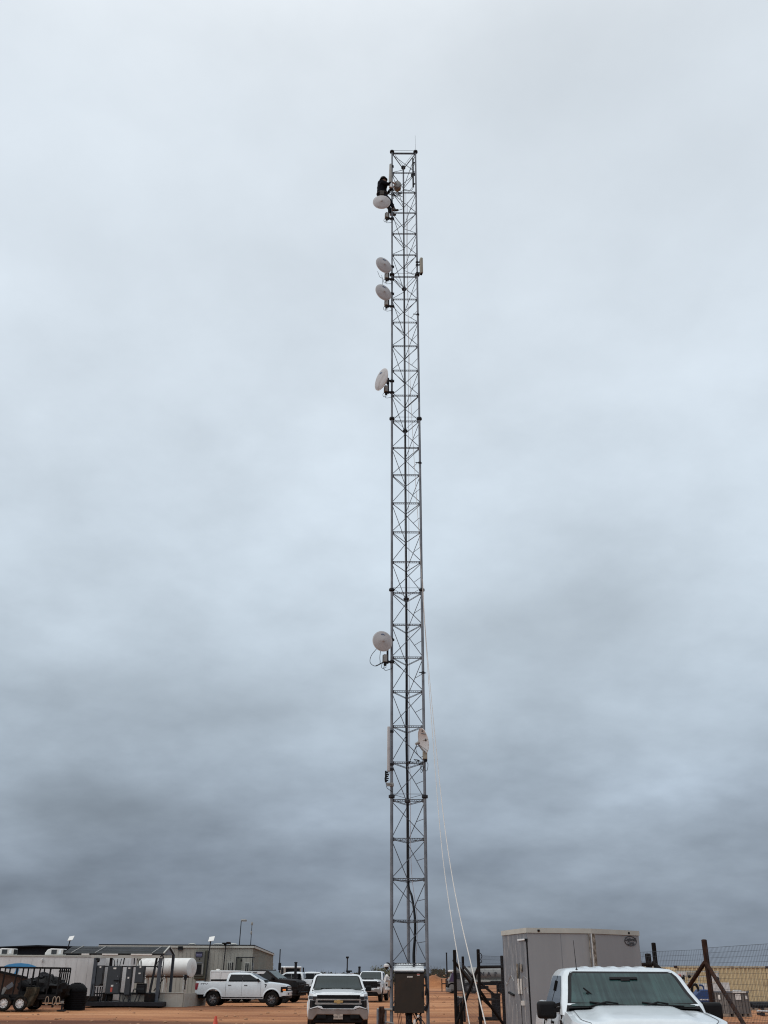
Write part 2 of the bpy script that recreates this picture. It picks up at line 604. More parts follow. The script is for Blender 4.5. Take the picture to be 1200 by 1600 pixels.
ruts = gnoise(0.13, (0.14, 1.0, 1), 10, 0.72, 0.5)
patch = gnoise(0.10, (.6, 1, 1), 8, 0.65)
grain = gnoise(9, (1, 1, 1), 6, 0.7)
c1 = ramp4(ruts, [(0.37, (.080, .026, .011)), (0.44, (.21, .082, .035)), (0.50, (.35, .140, .055)), (0.56, (.49, .228, .102)), (0.64, (.62, .35, .185))])
c2 = ramp4(patch, [(0.42, (.15, .052, .022)), (0.58, (.46, .22, .105))])
mx = N('ShaderNodeMix')
mx.data_type = 'RGBA'
mx.inputs['Factor'].default_value = 0.38
L(c1, mx.inputs['A'])
L(c2, mx.inputs['B'])
mx2 = N('ShaderNodeMix')
mx2.data_type = 'RGBA'
mx2.blend_type = 'MULTIPLY'
mx2.inputs['Factor'].default_value = 0.7
L(mx.outputs['Result'], mx2.inputs['A'])
L(ramp4(grain, [(0.3, (.62, .58, .55)), (0.6, (1.05, 1.05, 1.05))]), mx2.inputs['B'])
L(mx2.outputs['Result'], b.inputs['Base Color'])
bp = N('ShaderNodeBump')
bp.inputs['Strength'].default_value = 0.9
bp.inputs['Distance'].default_value = 0.12
L(ruts, bp.inputs['Height'])
bp2 = N('ShaderNodeBump')
bp2.inputs['Strength'].default_value = 0.5
bp2.inputs['Distance'].default_value = 0.04
L(grain, bp2.inputs['Height'])
L(bp.outputs[0], bp2.inputs['Normal'])
L(bp2.outputs[0], b.inputs['Normal'])
M['dirt'] = gm

xs = sorted(set([-2500, -1200, -600, -300, -180, -120, -90] + [round(-70 + 1.2 * i, 2) for i in range(118)] + [80, 100, 140, 200, 320, 600, 1200, 2500]))
ys = sorted(set([-60, -20, 0] + [round(4 + 0.3 * i, 2) for i in range(330)] + [round(104 + 1.0 * i, 2) for i in range(46)] + [155, 170, 190, 220, 280, 400, 700, 1400, 3000]))


def ground_z(x, y):
    """Wheel ruts run across the yard."""
    f = max(0.0, min(1.0, (y - 8) / 12)) * max(0.0, min(1.0, (160 - y) / 60))
    z = 0.075 * noise.noise(V((x * 0.05, y * 0.55, 1.3))) + 0.05 * noise.noise(V((x * 0.12, y * 1.3, 5.1)))
    z += 0.03 * noise.noise(V((x * 0.5, y * 0.5, 9.1)))
    return f * (z - 0.03)


g = MB()
vs = [(x, y, ground_z(x, y)) for x in xs for y in ys]
wy = len(ys)
g.add(vs, [(i * wy + j, (i + 1) * wy + j, (i + 1) * wy + j + 1, i * wy + j + 1) for i in range(len(xs) - 1) for j in range(wy - 1)])
tag(g.build('ground', 'dirt', smooth=180), 'rutted red dirt yard spreading to the horizon', None, kind='structure')

# a bank of pushed-up red soil beyond the yard
bk = MB()
p0, p1 = gp(640, 150), gp(735, 150)


def bank(u, v):
    x = p0.x + (p1.x - p0.x) * u
    prof = math.sin(math.pi * v) ** 1.3
    end = min(1, u * 5, (1 - u) * 4)
    h = 1.65 * prof * end * (1 + 0.35 * noise.noise(V((x * 0.6, v * 3, 2)))) - 0.05
    return V((x, 146 + 9 * v + 0.6 * noise.noise(V((x, v * 4, 0))), max(-0.05, h)))


bk.grid(bank, 60, 14, flip=False)
tag(bk.build('dirt_bank', 'dirt', smooth=180), 'low bank of red soil pushed up beyond the yard', None, kind='structure')

# clods and stones lying on the dirt
cl = MB()
for i in range(700):
    y = random.uniform(42, 120)
    x = random.uniform(-0.40, 0.42) * y
    r = random.uniform(0.02, 0.075)
    cl.sph((x, y, ground_z(x, y) + r * 0.2), r, (1.3, 1.1, 0.7), 6, 4, jit=0.6, seed=i)
M['clod'] = mat('dry_clods', (0.30, 0.16, 0.09), 0.95, 0, 0.35, 4)
tag(cl.build('dirt_clods', 'clod', smooth=50), 'scattered clods and small stones on the red dirt', None, kind='stuff')

# the scrub that closes the horizon: one mass nobody could count
M['scrub'] = mat('scrub_leaves', (0.045, 0.047, 0.030), 0.9, 0, 0.45, 2)
M['twig'] = mat('bare_twigs', (0.055, 0.042, 0.032), 0.9, 0, 0.3, 5)
M['leaf'] = mat('olive_leaves', (0.085, 0.080, 0.042), 0.85, 0, 0.4, 4)
sc = MB()
rnd = random.Random(5)
for i in range(5200):
    y = rnd.uniform(235, 300)
    x = rnd.uniform(-0.45, 0.45) * y
    env = 1.3 + 1.5 * max(0, 0.4 + noise.noise(V((x * 0.045, y * 0.05, 0)))) + 0.6 * noise.noise(V((x * 0.3, 2, 0)))
    h = rnd.random() ** 0.7 * max(0.6, env)
    s = rnd.uniform(0.3, 0.75)
    a = rnd.uniform(0, math.pi)
    d = V((math.cos(a), math.sin(a), rnd.uniform(-.4, .4))) * s
    u = V((rnd.uniform(-.3, .3), rnd.uniform(-.3, .3), 1)) * s * 0.6
    c = V((x, y, h + 0.1))
    sc.add([c - d, c - u, c + d * 0.8, c + u], [(0, 1, 2, 3)])
for i in range(900):
    y = rnd.uniform(232, 300)
    x = rnd.uniform(-0.45, 0.45) * y
    sc.tube((x, y, 0), (x + rnd.uniform(-.6, .6), y, rnd.uniform(1.2, 2.9)), 0.05, 0.012, 4)
tag(sc.build('scrub', 'scrub', smooth=0), 'dark line of low scrub along the horizon', None, kind='stuff')


def bush(loc, h, w, label, leaves, seed, twig_only=False):
    r_ = random.Random(seed)
    o = thing('bush', label, 'bush', loc, 0, 'bushes beyond the yard')
    st, lf = MB(), MB()
    tips = []

    def grow(p, d, ln, r, lev):
        q = p + d * ln
        st.tube(p, q, r, r * 0.6, 5)
        tips.append((q, lev))
        if lev < 4:
            for _ in range(r_.choice((2, 3))):
                nd = (d + V((r_.uniform(-.8, .8) * w / h, r_.uniform(-.8, .8) * w / h, r_.uniform(-.15, .5)))).normalized()
                grow(q, nd, ln * r_.uniform(.6, .85), r * 0.58, lev + 1)
    for _ in range(7):
        grow(V((r_.uniform(-.25, .25) * w, r_.uniform(-.2, .2) * w, -0.05)), V((r_.uniform(-.6, .6), r_.uniform(-.6, .6), 1)).normalized(), h * 0.30, h * 0.018, 0)
    st.build('stems', 'twig', o, smooth=60)
    for q, lev in tips:
        if lev < 2:
            continue
        for _ in range(leaves):
            c = q + V((r_.gauss(0, .16), r_.gauss(0, .16), r_.gauss(0, .13))) * h * 0.4
            c.z = max(c.z, 0.05)
            s = r_.uniform(.05, .13) * h * 0.35
            d = V((r_.uniform(-1, 1), r_.uniform(-1, 1), r_.uniform(-1, 1))).normalized()
            u = d.orthogonal().normalized()
            lf.add([c - d * s, c - u * s * .6, c + d * s, c + u * s * .6], [(0, 1, 2, 3)])
    if leaves:
        lf.build('foliage', 'leaf', o, smooth=0)
    return o


bush(gp(599, 92), 2.5, 2.6, 'olive leafy bush behind the white flatbed truck, left of the tower', 5, 3)
bush(gp(677, 160), 3.4, 3.0, 'thin bare bush just right of the tower before the scrub', 0, 8)
# ------------------------------------------------------------------ lattice tower
TY = 26.7
LEG_A = gp(612.0, TY, 6.0)
LEG_B = gp(664.0, TY, 6.0)
TW = LEG_B.x - LEG_A.x
TX = (LEG_A.x + LEG_B.x) / 2
LA, LB, LC = V((LEG_A.x, TY, 0)), V((LEG_B.x, TY, 0)), V((TX, TY + TW * 0.866, 0))
T0 = V((TX, TY + TW * 0.289, 0))
SEC, BASE = 6.1, 0.17
TOP = BASE + 5 * SEC
BAY = SEC / 6


def leg_r(z):
    return 0.043 - 0.015 * z / TOP


tower = thing('lattice_tower', 'tall slim three-legged grey lattice tower rising from the yard', 'tower', T0)
P_LEGS = [LA - T0, LB - T0, LC - T0]
for i, b_ in enumerate(P_LEGS):
    mb = MB()
    for k in range(5):
        z0, z1 = BASE + k * SEC, BASE + (k + 1) * SEC
        mb.tube(b_ + V((0, 0, z0)), b_ + V((0, 0, z1)), leg_r(z0), leg_r(z0), 12)
    mb.box(b_ + V((0, 0, 0.06)), (0.36, 0.36, 0.22))
    toC = (-b_).normalized()
    for j in range(-5, 25):
        zg = BASE + 6 * (SEC / 6) - 0.10 + SEC / 6 * j
        mb.box(b_ + toC * .045 + V((0, 0, zg)), (.075, .012, .10), rz=math.atan2(toC.y, toC.x))
    mb.build('leg', 'galv', tower)
# bolted flange collars where the sections meet
for k in range(1, 6):
    for i, b_ in enumerate(P_LEGS):
        z = BASE + k * SEC
        mb = MB()
        c = b_ + V((0, 0, z))
        r = 0.086
        mb.lathe([(leg_r(z) + .004, -.055), (r * .72, -.034), (r, -.028), (r, -.004), (r * .97, .0), (r * .97, .004), (r, .008), (r, .028), (r * .7, .034), (leg_r(z) + .003, .05)], c, n=18)
        for q in range(6):
            a = q * math.pi / 3
            mb.tube(c + V((math.cos(a) * r * .8, math.sin(a) * r * .8, -.045)), c + V((math.cos(a) * r * .8, math.sin(a) * r * .8, .045)), 0.011, n=6)
        mb.build('flange_collar', 'dark_steel', tower)


def truss_rung(p, q, deep=0.046, r=0.0105):
    mb = MB()
    p, q = V(p), V(q)
    up = V((0, 0, deep / 2))
    mb.tube(p + up, q + up, r, n=6)
    mb.tube(p - up, q - up, r, n=6)
    n = 14
    for i in range(n):
        a, b2 = p.lerp(q, (i + .2) / n), p.lerp(q, (i + 1.0) / n)
        s = 1 if i % 2 else -1
        mb.tube(a + up * s, b2 - up * s, 0.006, n=5)
    return mb


zs_r = [BASE + 6 * BAY - 0.10 + BAY * j for j in range(-5, 25)]
zs_r.append(TOP - 0.07)
zs_r = sorted(set(round(z, 3) for z in zs_r if z < TOP - 0.02))
for j, z in enumerate(zs_r):
    a, b2, c = (q + V((0, 0, z)) for q in P_LEGS)
    truss_rung(a, b2).build('rung', 'galv_dark', tower)
    for p, q in ((a, c), (b2, c)):
        if z < 13:
            truss_rung(p, q, 0.03, 0.007).build('rung', 'galv_dark', tower)
        else:
            MB().tube(p, q, 0.0125, n=6).build('rung', 'galv_dark', tower)
# single lacing bars, alternating from bay to bay
for j in range(len(zs_r) - 1):
    z0, z1 = zs_r[j] + 0.03, zs_r[j + 1] - 0.03
    odd = j % 2
    for face, (p, q) in enumerate(((P_LEGS[0], P_LEGS[1]), (P_LEGS[0], P_LEGS[2]), (P_LEGS[2], P_LEGS[1]))):
        if z1 - z0 < 0.4:
            continue
        fl = 1 - odd if face == 0 else odd
        lo, hi = (p, q) if fl == 0 else (q, p)
        mb = MB().tube(lo + V((0, 0, z0)), hi + V((0, 0, z1)), 0.0108, n=6)
        if face == 2:
            mid = (lo + hi) / 2 + V((0, 0, (z0 + z1) / 2))
            e = P_LEGS[1] + V((0, 0, (z0 + z1) / 2 + 0.03))
            mb.tube(mid, e, 0.008, n=5)
        mb.build('lacing_bar', 'galv_dark', tower)
# thin ties beside every collar
for k in range(1, 6):
    z = BASE + k * SEC + 0.07
    for p, q in ((0, 1), (0, 2), (1, 2)):
        MB().tube(P_LEGS[p] + V((0, 0, z)), P_LEGS[q] + V((0, 0, z)), 0.0065, n=5).build('tie_bar', 'galv_dark', tower)
# lightning rod on the top of the right leg
lr = thing('lightning_rod', 'hair-thin lightning rod standing on the tower top above its right leg', 'rod', LB + V((0, 0, TOP)))
MB().tube((0, 0, 0), (0.0, 0, 0.9), 0.006, 0.004, 6).build('rod', 'galv', lr)
MB().tube((0, 0, -.02), (0, 0, .10), 0.018, n=8).build('clamp', 'dark_steel', lr)

# ---- cable bundle down the rear leg into the cabinet
def rear(px, py, Y):
    return at(px, py, Y)


cb = MB()
CY = TY + TW * 0.866 - 0.06
base_pts = [V((LC.x, CY, TOP - 0.9)), V((LC.x, CY, 24)), V((LC.x + .01, CY, 18)), V((LC.x + .005, CY, 12)), V((LC.x - .03, CY, 8.2)), V((LC.x, CY, 6.2)), V((LC.x - .01, CY, 4.6)), V((LC.x + .015, CY - .05, 4.0)), at(643.5, 1401, CY - .22), at(648, 1432, CY - .4), at(648.5, 1460, CY - .5), at(646.5, 1490, CY - .57), at(646.8, 1511, CY - .62)]
pts = catmull(base_pts, 8)
for i in range(7):
    a = i * 2 * math.pi / 7
    rr = 0.0 if i == 6 else 0.024
    tr = []
    n = len(pts)
    for k, p in enumerate(pts):
        f = k / n
        spread = 0.45 + 0.55 * f
        tw = a + 0.25 * noise.noise(V((i * 3.1, k * 0.13, 0)))
        tr.append(p + V((math.cos(tw), math.sin(tw), 0)) * rr * spread)
    start = int((i % 6) * 5) if i < 6 else 0
    tr = tr[start:]
    cb.path(tr, [0.010 + 0.006 * min(1, (k + start) / n) for k in range(len(tr))], 6)
tag(cb.build('cable_bundle', 'cable'), 'thick black cable bundle strapped down the tower rear leg into the cabinet top', 'cable')

pl = MB()
pts = catmull([V((LC.x + .14, CY - .12, TOP - 2.0)), V((LC.x + .13, CY - .10, 22)), V((LC.x + .10, CY - .1, 15)), V((LC.x + .07, CY - .1, 10)), V((LC.x + .075, CY - .1, 6)), V((LC.x + .09, CY - .15, 4.4)), at(652, 1440, CY - .3), at(649, 1508, CY - .62)], 8)
pl.path(pts, 0.0075, 6)
M['grey_cable'] = mat('pale_grey_cable', (0.34, 0.31, 0.32), 0.6, 0, 0.1, 10)
tag(pl.build('thin_cable', 'grey_cable'), 'thin pale grey cable running down beside the black cable bundle', 'cable')


# ------------------------------------------------------------------ tower cabinet
CBY = TY - 0.06
ca, cbp = gp(616.0, CBY, 1.5), gp(662.7, CBY, 1.5)
cz0, cz1, cz2 = at(640, 1583, CBY).z, at(640, 1517, CBY).z, at(640, 1506, CBY + .35).z
cw = cbp.x - ca.x
cab = thing('equipment_cabinet', 'dark brown steel cabinet with bright sloping metal top bolted between the tower legs', 'cabinet', V(((ca.x + cbp.x) / 2, CBY, cz0)))
h = cz1 - cz0
MB().box((0, 0.2, h / 2 - .01), (cw - .03, 0.40, h - .02)).build('body', 'cabinet', cab, bevel=.006)
MB().box((0, -0.012, h / 2 - .03), (cw, 0.024, h - .06)).build('door', 'cabinet', cab, bevel=.008)
mb = MB()
hw_ = cw / 2 + .004
mb.prism([(-.03, 0), (.42, 0), (.42, cz2 - cz1 + .03), (.36, cz2 - cz1 + .03), (-.03, .035)], ((-hw_, 0, h - .01), (0, 1, 0), (0, 0, 1)), (2 * hw_, 0, 0))
mb.build('rain_hood', 'galv_light', cab, bevel=.004)
MB().box((0, -.03, h - .03), (cw + .02, .03, .03)).build('drip_edge', 'dark_steel', cab)
MB().box((.02, -.0275, h - .135), (.135, .003, .032)).build('label_strip', 'paper', cab)
for i in range(7):
    MB().box((.02 - .05 + i * .0165, -.0305, h - .135), (.009, .002, .014)).build('label_print', 'ink', cab)
MB().box((.235, -.0275, h - .085), (.07, .003, .04), mi=0).build('warning_label', ['paper'], cab)
MB().box((.235, -.0305, h - .078), (.066, .002, .02)).build('warning_print', 'red_label', cab)
MB().box((cw / 2 - .05, -.035, h * .45), (.025, .03, .12)).build('latch', 'dark_steel', cab, bevel=.004)
for s in (0.22, 0.5, 0.78):
    MB().tube((-cw / 2 + .012, -.03, h * s - .04), (-cw / 2 + .012, -.03, h * s + .04), .010, n=8).build('hinge', 'dark_steel', cab)
for zz in (.12, h - .1):
    MB().box((0, .415, zz), (TW + .06, .03, .06)).build('mounting_rail', 'galv', cab)
# dark fittings and loops of cable along the right edge and beneath the cabinet
ft = thing('conduit_loops', 'black cable loop hanging along the cabinet right edge', 'cable', V((cbp.x + .03, CBY - .05, cz0)))
mb = MB()
mb.path(catmull([(0, 0, h - .12), (.02, -.03, h - .35), (-.005, -.02, h - .55), (.05, -.05, .55), (.075, -.05, .33), (.04, -.04, .12), (-.01, -.02, .06)], 6), .018, 7)
mb.path(catmull([(.01, .02, h - .2), (.035, 0, h - .5), (.02, 0, .6), (.055, -.02, .36), (.045, -.02, .2), (0, 0, .12)], 6), .014, 7)
mb.build('cable_loop', 'cable', ft)
mb = MB()
for zz in (h - .14, .62, .10):
    mb.box((0, .03, zz), (.07, .06, .05))
mb.build('cable_clamp', 'dark_steel', ft, bevel=.005)
ug = thing('conduit_pipes', 'dark conduits and coiled wires dropping from beneath the brown cabinet', 'conduit', V(((ca.x + cbp.x) / 2, CBY + .15, 0)))
for x, r in ((-.06, .03), (.0, .04), (.05, .025)):
    mb = MB().tube((x, 0, cz0 + .02), (x, 0, -.05), r, n=10)
    mb.tube((x, 0, cz0 + .02), (x, 0, cz0 - .06), r + .014, n=10)
    mb.build('conduit', 'dark_steel', ug)
mb = MB()
for i in range(9):
    s = random.Random(i)
    x0 = s.uniform(-.1, .3)
    mb.path(catmull([(x0 * .6, -.05, cz0 + .01), (x0, -.1, cz0 - .12), (x0 + s.uniform(-.06, .1), -.13, cz0 - .26), (x0 + s.uniform(-.1, .05), -.1, cz0 - .45), (x0 * .6, -.02, .03)], 5), .012, 6)
mb.path(catmull([(.12, -.08, cz0 + .02), (.3, -.08, cz0 + .03), (.2, -.08, cz0 - .14), (.12, -.1, cz0 - .3), (.1, 0, 0)], 6), .022, 7)
mb.build('wires', 'cable', ug)
mb = MB()
for x in (-.30, -.26, -.22):
    mb.path(catmull([(x, -.02, cz0 + .01), (x + .04, -.05, cz0 - .25), (x + .09, -.05, cz0 - .6), (x + .1, -.02, .02)], 5), .009, 6)
M['rusty_wire'] = mat('brown_wire', (0.10, 0.035, 0.02), 0.7)
mb.build('brown_wires', 'rusty_wire', ug)
mb = MB()
mb.sph((.22, -.13, cz0 - .07), .035, (1, .8, 1), jit=.4)
mb.sph((.13, -.13, cz0 - .2), .05, (.8, .6, 1.2), jit=.5, seed=3)
mb.build('tape_wrap', 'paper', ug)
sp = thing('grounding_post', 'short green-grey stub post beside the tower right leg', 'post', gp(658, CBY + .1, 0))
MB().tube((0, 0, -.1), (0, 0, at(658, 1588, CBY).z), .03, n=10).build('post', 'galv', sp)
MB().sph((0, 0, at(658, 1588, CBY).z), .032, (1, 1, .5)).build('cap', 'dark_steel', sp)

# stub frame with rusty straps hanging on it, left of the tower
RYY = TY - .05
ra, rb = at(589, 1577, RYY), at(613, 1577.5, RYY)
rl = thing('pipe_stand', 'short galvanized pipe stand draped with rusty straps beside the tower foot', 'stand', gp(590, RYY, 0))
o0 = gp(590, RYY, 0)
mb = MB()
mb.tube(ra - o0, rb - o0, .026, n=12)
mb.build('top_rail', 'radio', rl)
mb = MB()
mb.tube((.0, 0, ra.z), (.0, 0, -.1), .034, n=12)
mb.build('post', 'galv', rl)
mb = MB()
mb.tube((.19, 0.02, ra.z), (.19, 0.02, -.1), .03, n=12)
mb.build('post', 'galv', rl)
mb = MB()
mb.tube((.19, 0, ra.z - .28), (.40, 0, ra.z - .31), .022, n=10)
mb.build('cross_bar', 'radio', rl)
for i, (x, wd, ln) in enumerate(((.055, .06, .62), (.10, .05, .8), (.13, .05, .5))):
    mb = MB()
    y0 = -.035 - .004 * i
    pts = [(x, .04, ra.z - .25), (x, .035, ra.z + .02), (x, 0, ra.z + .045), (x, y0, ra.z + .02)]
    for k in range(6):
        pts.append((x + .012 * math.sin(k * 1.7 + i), y0 - .01 * math.sin(k + i), ra.z - .05 - ln * k / 6))
    ps = catmull(pts, 4)
    vs = []
    for p in ps:
        vs += [p - V((wd / 2, 0, 0)), p + V((wd / 2, 0.006, 0))]
    mb.add(vs, [(2 * k, 2 * k + 1, 2 * k + 3, 2 * k + 2) for k in range(len(ps) - 1)])
    sb = mb.build('strap', 'rust', rl, solid=.012)

# ------------------------------------------------------------------ things hung on the tower
def leg_clamp(mb, leg, z, r=0.062, hh=0.07):
    mb.lathe([(r * .8, -hh / 2), (r, -hh / 3), (r, hh / 3), (r * .8, hh / 2)], V((leg.x, leg.y, z)), n=12)


def dish(px, py, Y, D, az, tilt, label, drop, flat=False, logo=True, radio=True, loops=0, leg=LA, seed=1):
    """A radome dish: az 0 looks at the photographer, + to the right; drop = metres the mast hangs below the dish."""
    c = at(px, py, Y)
    root = thing('microwave_dish', label, 'dish antenna', c, 0, 'round dish antennas on the tower')
    n = V((math.sin(az) * math.cos(tilt), -math.cos(az) * math.cos(tilt), math.sin(tilt)))
    r = D / 2
    # shroud and back
    MB().lathe([(r * .18, -.17), (r * .24, -.155), (r * .55, -.115), (r * .84, -.05), (r * .97, -.012), (r, -.004), (r * 1.0, .012), (r * .96, .014)], (0, 0, 0), n, 40).build('reflector', 'dish_white', root)
    if flat:
        pr = [(r * .962, .013), (r * .9, .026), (r * .5, .035), (r * .1, .038), (.0005, .038)]
    else:
        pr = [(r * .962, .013), (r * .92, .024), (r * .72, .040), (r * .45, .060), (r * .22, .077), (r * .13, .083), (r * .115, .100), (r * .05, .106), (.0005, .107)]
    MB().lathe(pr, (0, 0, 0), n, 40).build('radome', 'radome', root, smooth=25)
    x, y, a = basis(n)
    if logo:
        lm = MB()
        k = 0.03 if flat else 0.048
        pts = [V((-.13, .62, k)), V((-.02, .70, k)), V((.03, .66, k)), V((.10, .60, k))]
        base = [x * (p.x * D / 2 * 1.6) + y * (p.y * D / 2) + n * (p.z + .004) for p in pts]
        lm.path(base, D * .012, 5)
        lm.path([x * (-.16 * r) + y * (.60 * r) + n * (k + .004), x * (.20 * r) + y * (.585 * r) + n * (k + .004)], D * .012, 5)
        lm.build('logo_mark', 'logo_blue', root)
    # mast behind the dish and stand-off arms to the tower leg
    L0 = leg - c
    mx = V((L0.x - .125, L0.y - .03, 0))
    mk = MB()
    mk.tube(mx + V((0, 0, -drop)), mx + V((0, 0, .22)), .03, n=12)
    mk.build('mast_pipe', 'dark_steel', root)
    MB().bar(-n * .10, -n * .20, .15, .15).bar(-n * .19, mx + V((0, 0, .03)), .08, .10).bar(-n * .19, mx + V((0, 0, -.05)), .05, .05).build('mount_bracket', 'dark_steel', root, bevel=.008)
    arm = MB()
    for z in (.12, -drop + .06):
        e = V((L0.x, L0.y, z))
        arm.bar(mx + V((0, 0, z)), e, .05, .05)
        leg_clamp(arm, V((L0.x, L0.y)), z) if False else arm.lathe([(.045, -.05), (.064, -.03), (.064, .03), (.045, .05)], e, n=12)
        arm.lathe([(.03, -.04), (.046, -.03), (.046, .03), (.03, .04)], mx + V((0, 0, z)), n=12)
        arm.tube(e + V((-.07, -.07, 0)), e + V((-.07, .07, 0)), .009, n=6)
        arm.tube(e + V((.07, -.07, 0)), e + V((.07, .07, 0)), .009, n=6)
    arm.build('standoff_arm', 'dark_steel', root)
    if radio:
        rr = MB()
        pc = mx + V((-.08, -.04, -drop + .14))
        rr.box(pc, (.10, .16, .22), rz=.3)
        for k in range(6):
            rr.box(pc + V((-.055, -.06 + .022 * k, 0)).xyz, (.02, .008, .19), rz=.3)
        rr.build('radio_unit', 'radio', root, bevel=.008)
        MB().lathe([(.03, 0), (.045, .02), (.045, .09), (.02, .12)], pc + V((.01, 0, -.22)), n=12).build('connector', 'black', root)
        cm = MB()
        s = random.Random(seed)
        cm.path(catmull([pc + V((0, 0, -.18)), pc + V((-.03, -.03, -.30)), pc + V((.03, -.02, -.36)), V((L0.x, L0.y - .05, pc.z - .28)), V((L0.x + .06, L0.y + .05, pc.z - .1)), V((L0.x + .3, L0.y + .3, pc.z - .2))], 6), .008, 6)
        cm.path(catmull([pc + V((-.03, 0, -.1)), pc + V((-.10, -.02, -.22)), pc + V((-.06, 0, -.30)), pc + V((.05, 0, -.25))], 6), .007, 6)
        cm.build('jumper_cable', 'cable', root)
    if loops:
        cm = MB()
        for q in range(loops):
            a0 = -n * .05 + x * (-r * .5 + q * .05) - y * r * .72
            a1 = -n * .05 + x * (-r * .12) - y * r * .84
            cm.path(catmull([a0, a0 + V((-.16, 0, -.22)), a0 + V((-.19, 0, -.42)), a0 + V((-.06, 0, -.53)), a0 + V((.09, 0, -.46)), a1 + V((-.02, 0, -.22)), a1], 7), .009, 6)
        pc = mx + V((-.10, -.03, -drop + .05))
        cm.path(catmull([a0 + V((-.03, 0, -.53)), a0 + V((.06, 0, -.49)), pc], 6), .016, 6)
        cm.build('hanging_loop', 'cable', root)
    return root


DY = TY - .22
dish(596.3, 316, DY - .05, .66, 0.0, 0.0, 'white dish just below the climber, facing straight out', .62, logo=False, seed=1)
dish(599.5, 414.5, DY, .66, 0.55, 0.0, 'upper of the two close-set tilted-looking white dishes left of the tower', .52, loops=0, seed=2)
dish(599, 457, DY, .66, 0.55, 0.0, 'lower of the two close-set tilted-looking white dishes left of the tower', .50, seed=3)
dish(596, 593, DY - .05, .80, -1.0, 0.05, 'smooth flat-faced dish turned left, midway up the tower', .40, flat=True, seed=4)
dish(597.5, 1002, DY, .62, 0.36, 0.0, 'lowest white radome dish with a cable loop hanging under it', .62, loops=1, seed=5)

# wires drooping between the close-set pair
dw = MB()
a_, b2_ = at(590, 424, DY), at(598, 446, DY + .1)
dw.path(catmull([a_, a_ + V((.08, 0, -.25)), a_ + V((.16, 0, -.32)), b2_ + V((0, 0, .05)), b2_], 6), .007, 6)
dw.path(catmull([at(596, 430, DY), at(599, 437, DY), at(603, 436, DY), at(608, 440, DY + .2)], 6), .006, 6)
tag(dw.build('drooping_wire', 'cable'), 'thin wires drooping between the two close-set dishes', 'wire')

# offset dish with feed arms on the right leg
c = at(661.5, 1157, TY - .25)
M['dish_bare'] = mat('bare_dish_paint', (0.60, 0.61, 0.62), 0.45, 0, 0.05, 4)
od = thing('offset_dish', 'bare oval white dish with feed arms on the tower right leg', 'dish antenna', c)
n = V((-0.90, -0.52, 0.10)).normalized()
n = V((-0.87, -0.40, -0.28)).normalized()
ux = V((0.50, -0.86, 0)).normalized()
uy = n.cross(ux) * -1
if uy.z < 0:
    uy = -uy
tilt_ = Matrix.Rotation(-0.12, 3, n)
ux, uy = tilt_ @ ux, tilt_ @ uy
mb = MB()


def bowl(u, v):
    r_, t_ = u, v * 2 * math.pi
    return ux * (math.cos(t_) * r_ * .235) + uy * (math.sin(t_) * r_ * .345) - n * (.075 * (1 - r_ * r_))


mb.grid(bowl, 10, 40)
mb.build('reflector', 'dish_bare', od, solid=.006)
mb = MB()
mb.path([ux * (math.cos(t) * .235) + uy * (math.sin(t) * .345) for t in [i * math.pi / 20 for i in range(41)]], .007, 6)
mb.build('rim', 'dish_bare', od)
feed = n * .22 - uy * .04
mb = MB()
mb.tube(-uy * .33, feed, .012, n=8)
mb.tube(ux * .12 - uy * .30, feed, .007, n=6)
mb.tube(-ux * .12 - uy * .30, feed, .007, n=6)
mb.build('feed_arm', 'galv', od)
MB().lathe([(.02, -.05), (.035, -.03), (.035, .03), (.05, .06), (.05, .07)], feed, (-feed).normalized(), 14).build('feed_horn', 'radio', od)
MB().lathe([(.04, 0), (.04, -.03), (.05, -.05), (.05, -.06)], -n * .07, n, 14).build('mount_bracket', 'dark_steel', od)
MB().bar(-n * .1, V((LB.x - c.x, LB.y - c.y, 0)), .05, .05).build('standoff_arm', 'dark_steel', od)
mb = MB()
mb.bar(ux * -.10 + uy * .20 + -n * .035, ux * .13 + uy * .16 - n * .035, .022, .012)
mb.sph(uy * .26 - n * .02, .022)
mb.build('logo_mark', 'ink', od)
mb = MB()
mb.bar(ux * -.17 - uy * .0 - n * .062, ux * .15 + uy * .01 - n * .062, .012, .012)
mb.build('crease', 'radio', od)
# radio beneath it
c = at(664, 1183, TY - .09)
rx = thing('radio_box', 'beige radio box on the tower right leg beneath the oval dish', 'radio', c)
MB().box((0, 0, 0.05), (.13, .12, .22)).build('housing', 'beige_plastic', rx, bevel=.012)
MB().box((0.02, 0, -.09), (.09, .09, .06)).build('connector_block', 'black', rx, bevel=.008)
mb = MB()
for i, (a, b2) in enumerate(((.05, .16), (-.03, .10), (-.12, .2))):
    mb.path(catmull([(0.02, 0, -.11), (a + .03, -.02, -.2), (a, 0, -.11 - b2 - .1), (a * .3 - .03, .06, -.16 - b2), (-.05, .1, -.1)], 6), .007, 6)
mb.path(catmull([(-.04, .05, .04), (-.12, .1, .02), (-.2, .12, .1), (-.25, .1, .25), (-.22, 0, .3)], 6), .007, 6)
mb.build('jumper_cable', 'cable', rx)
MB().box((0, .06, .05), (.06, .10, .14)).build('bracket', 'dark_steel', rx)
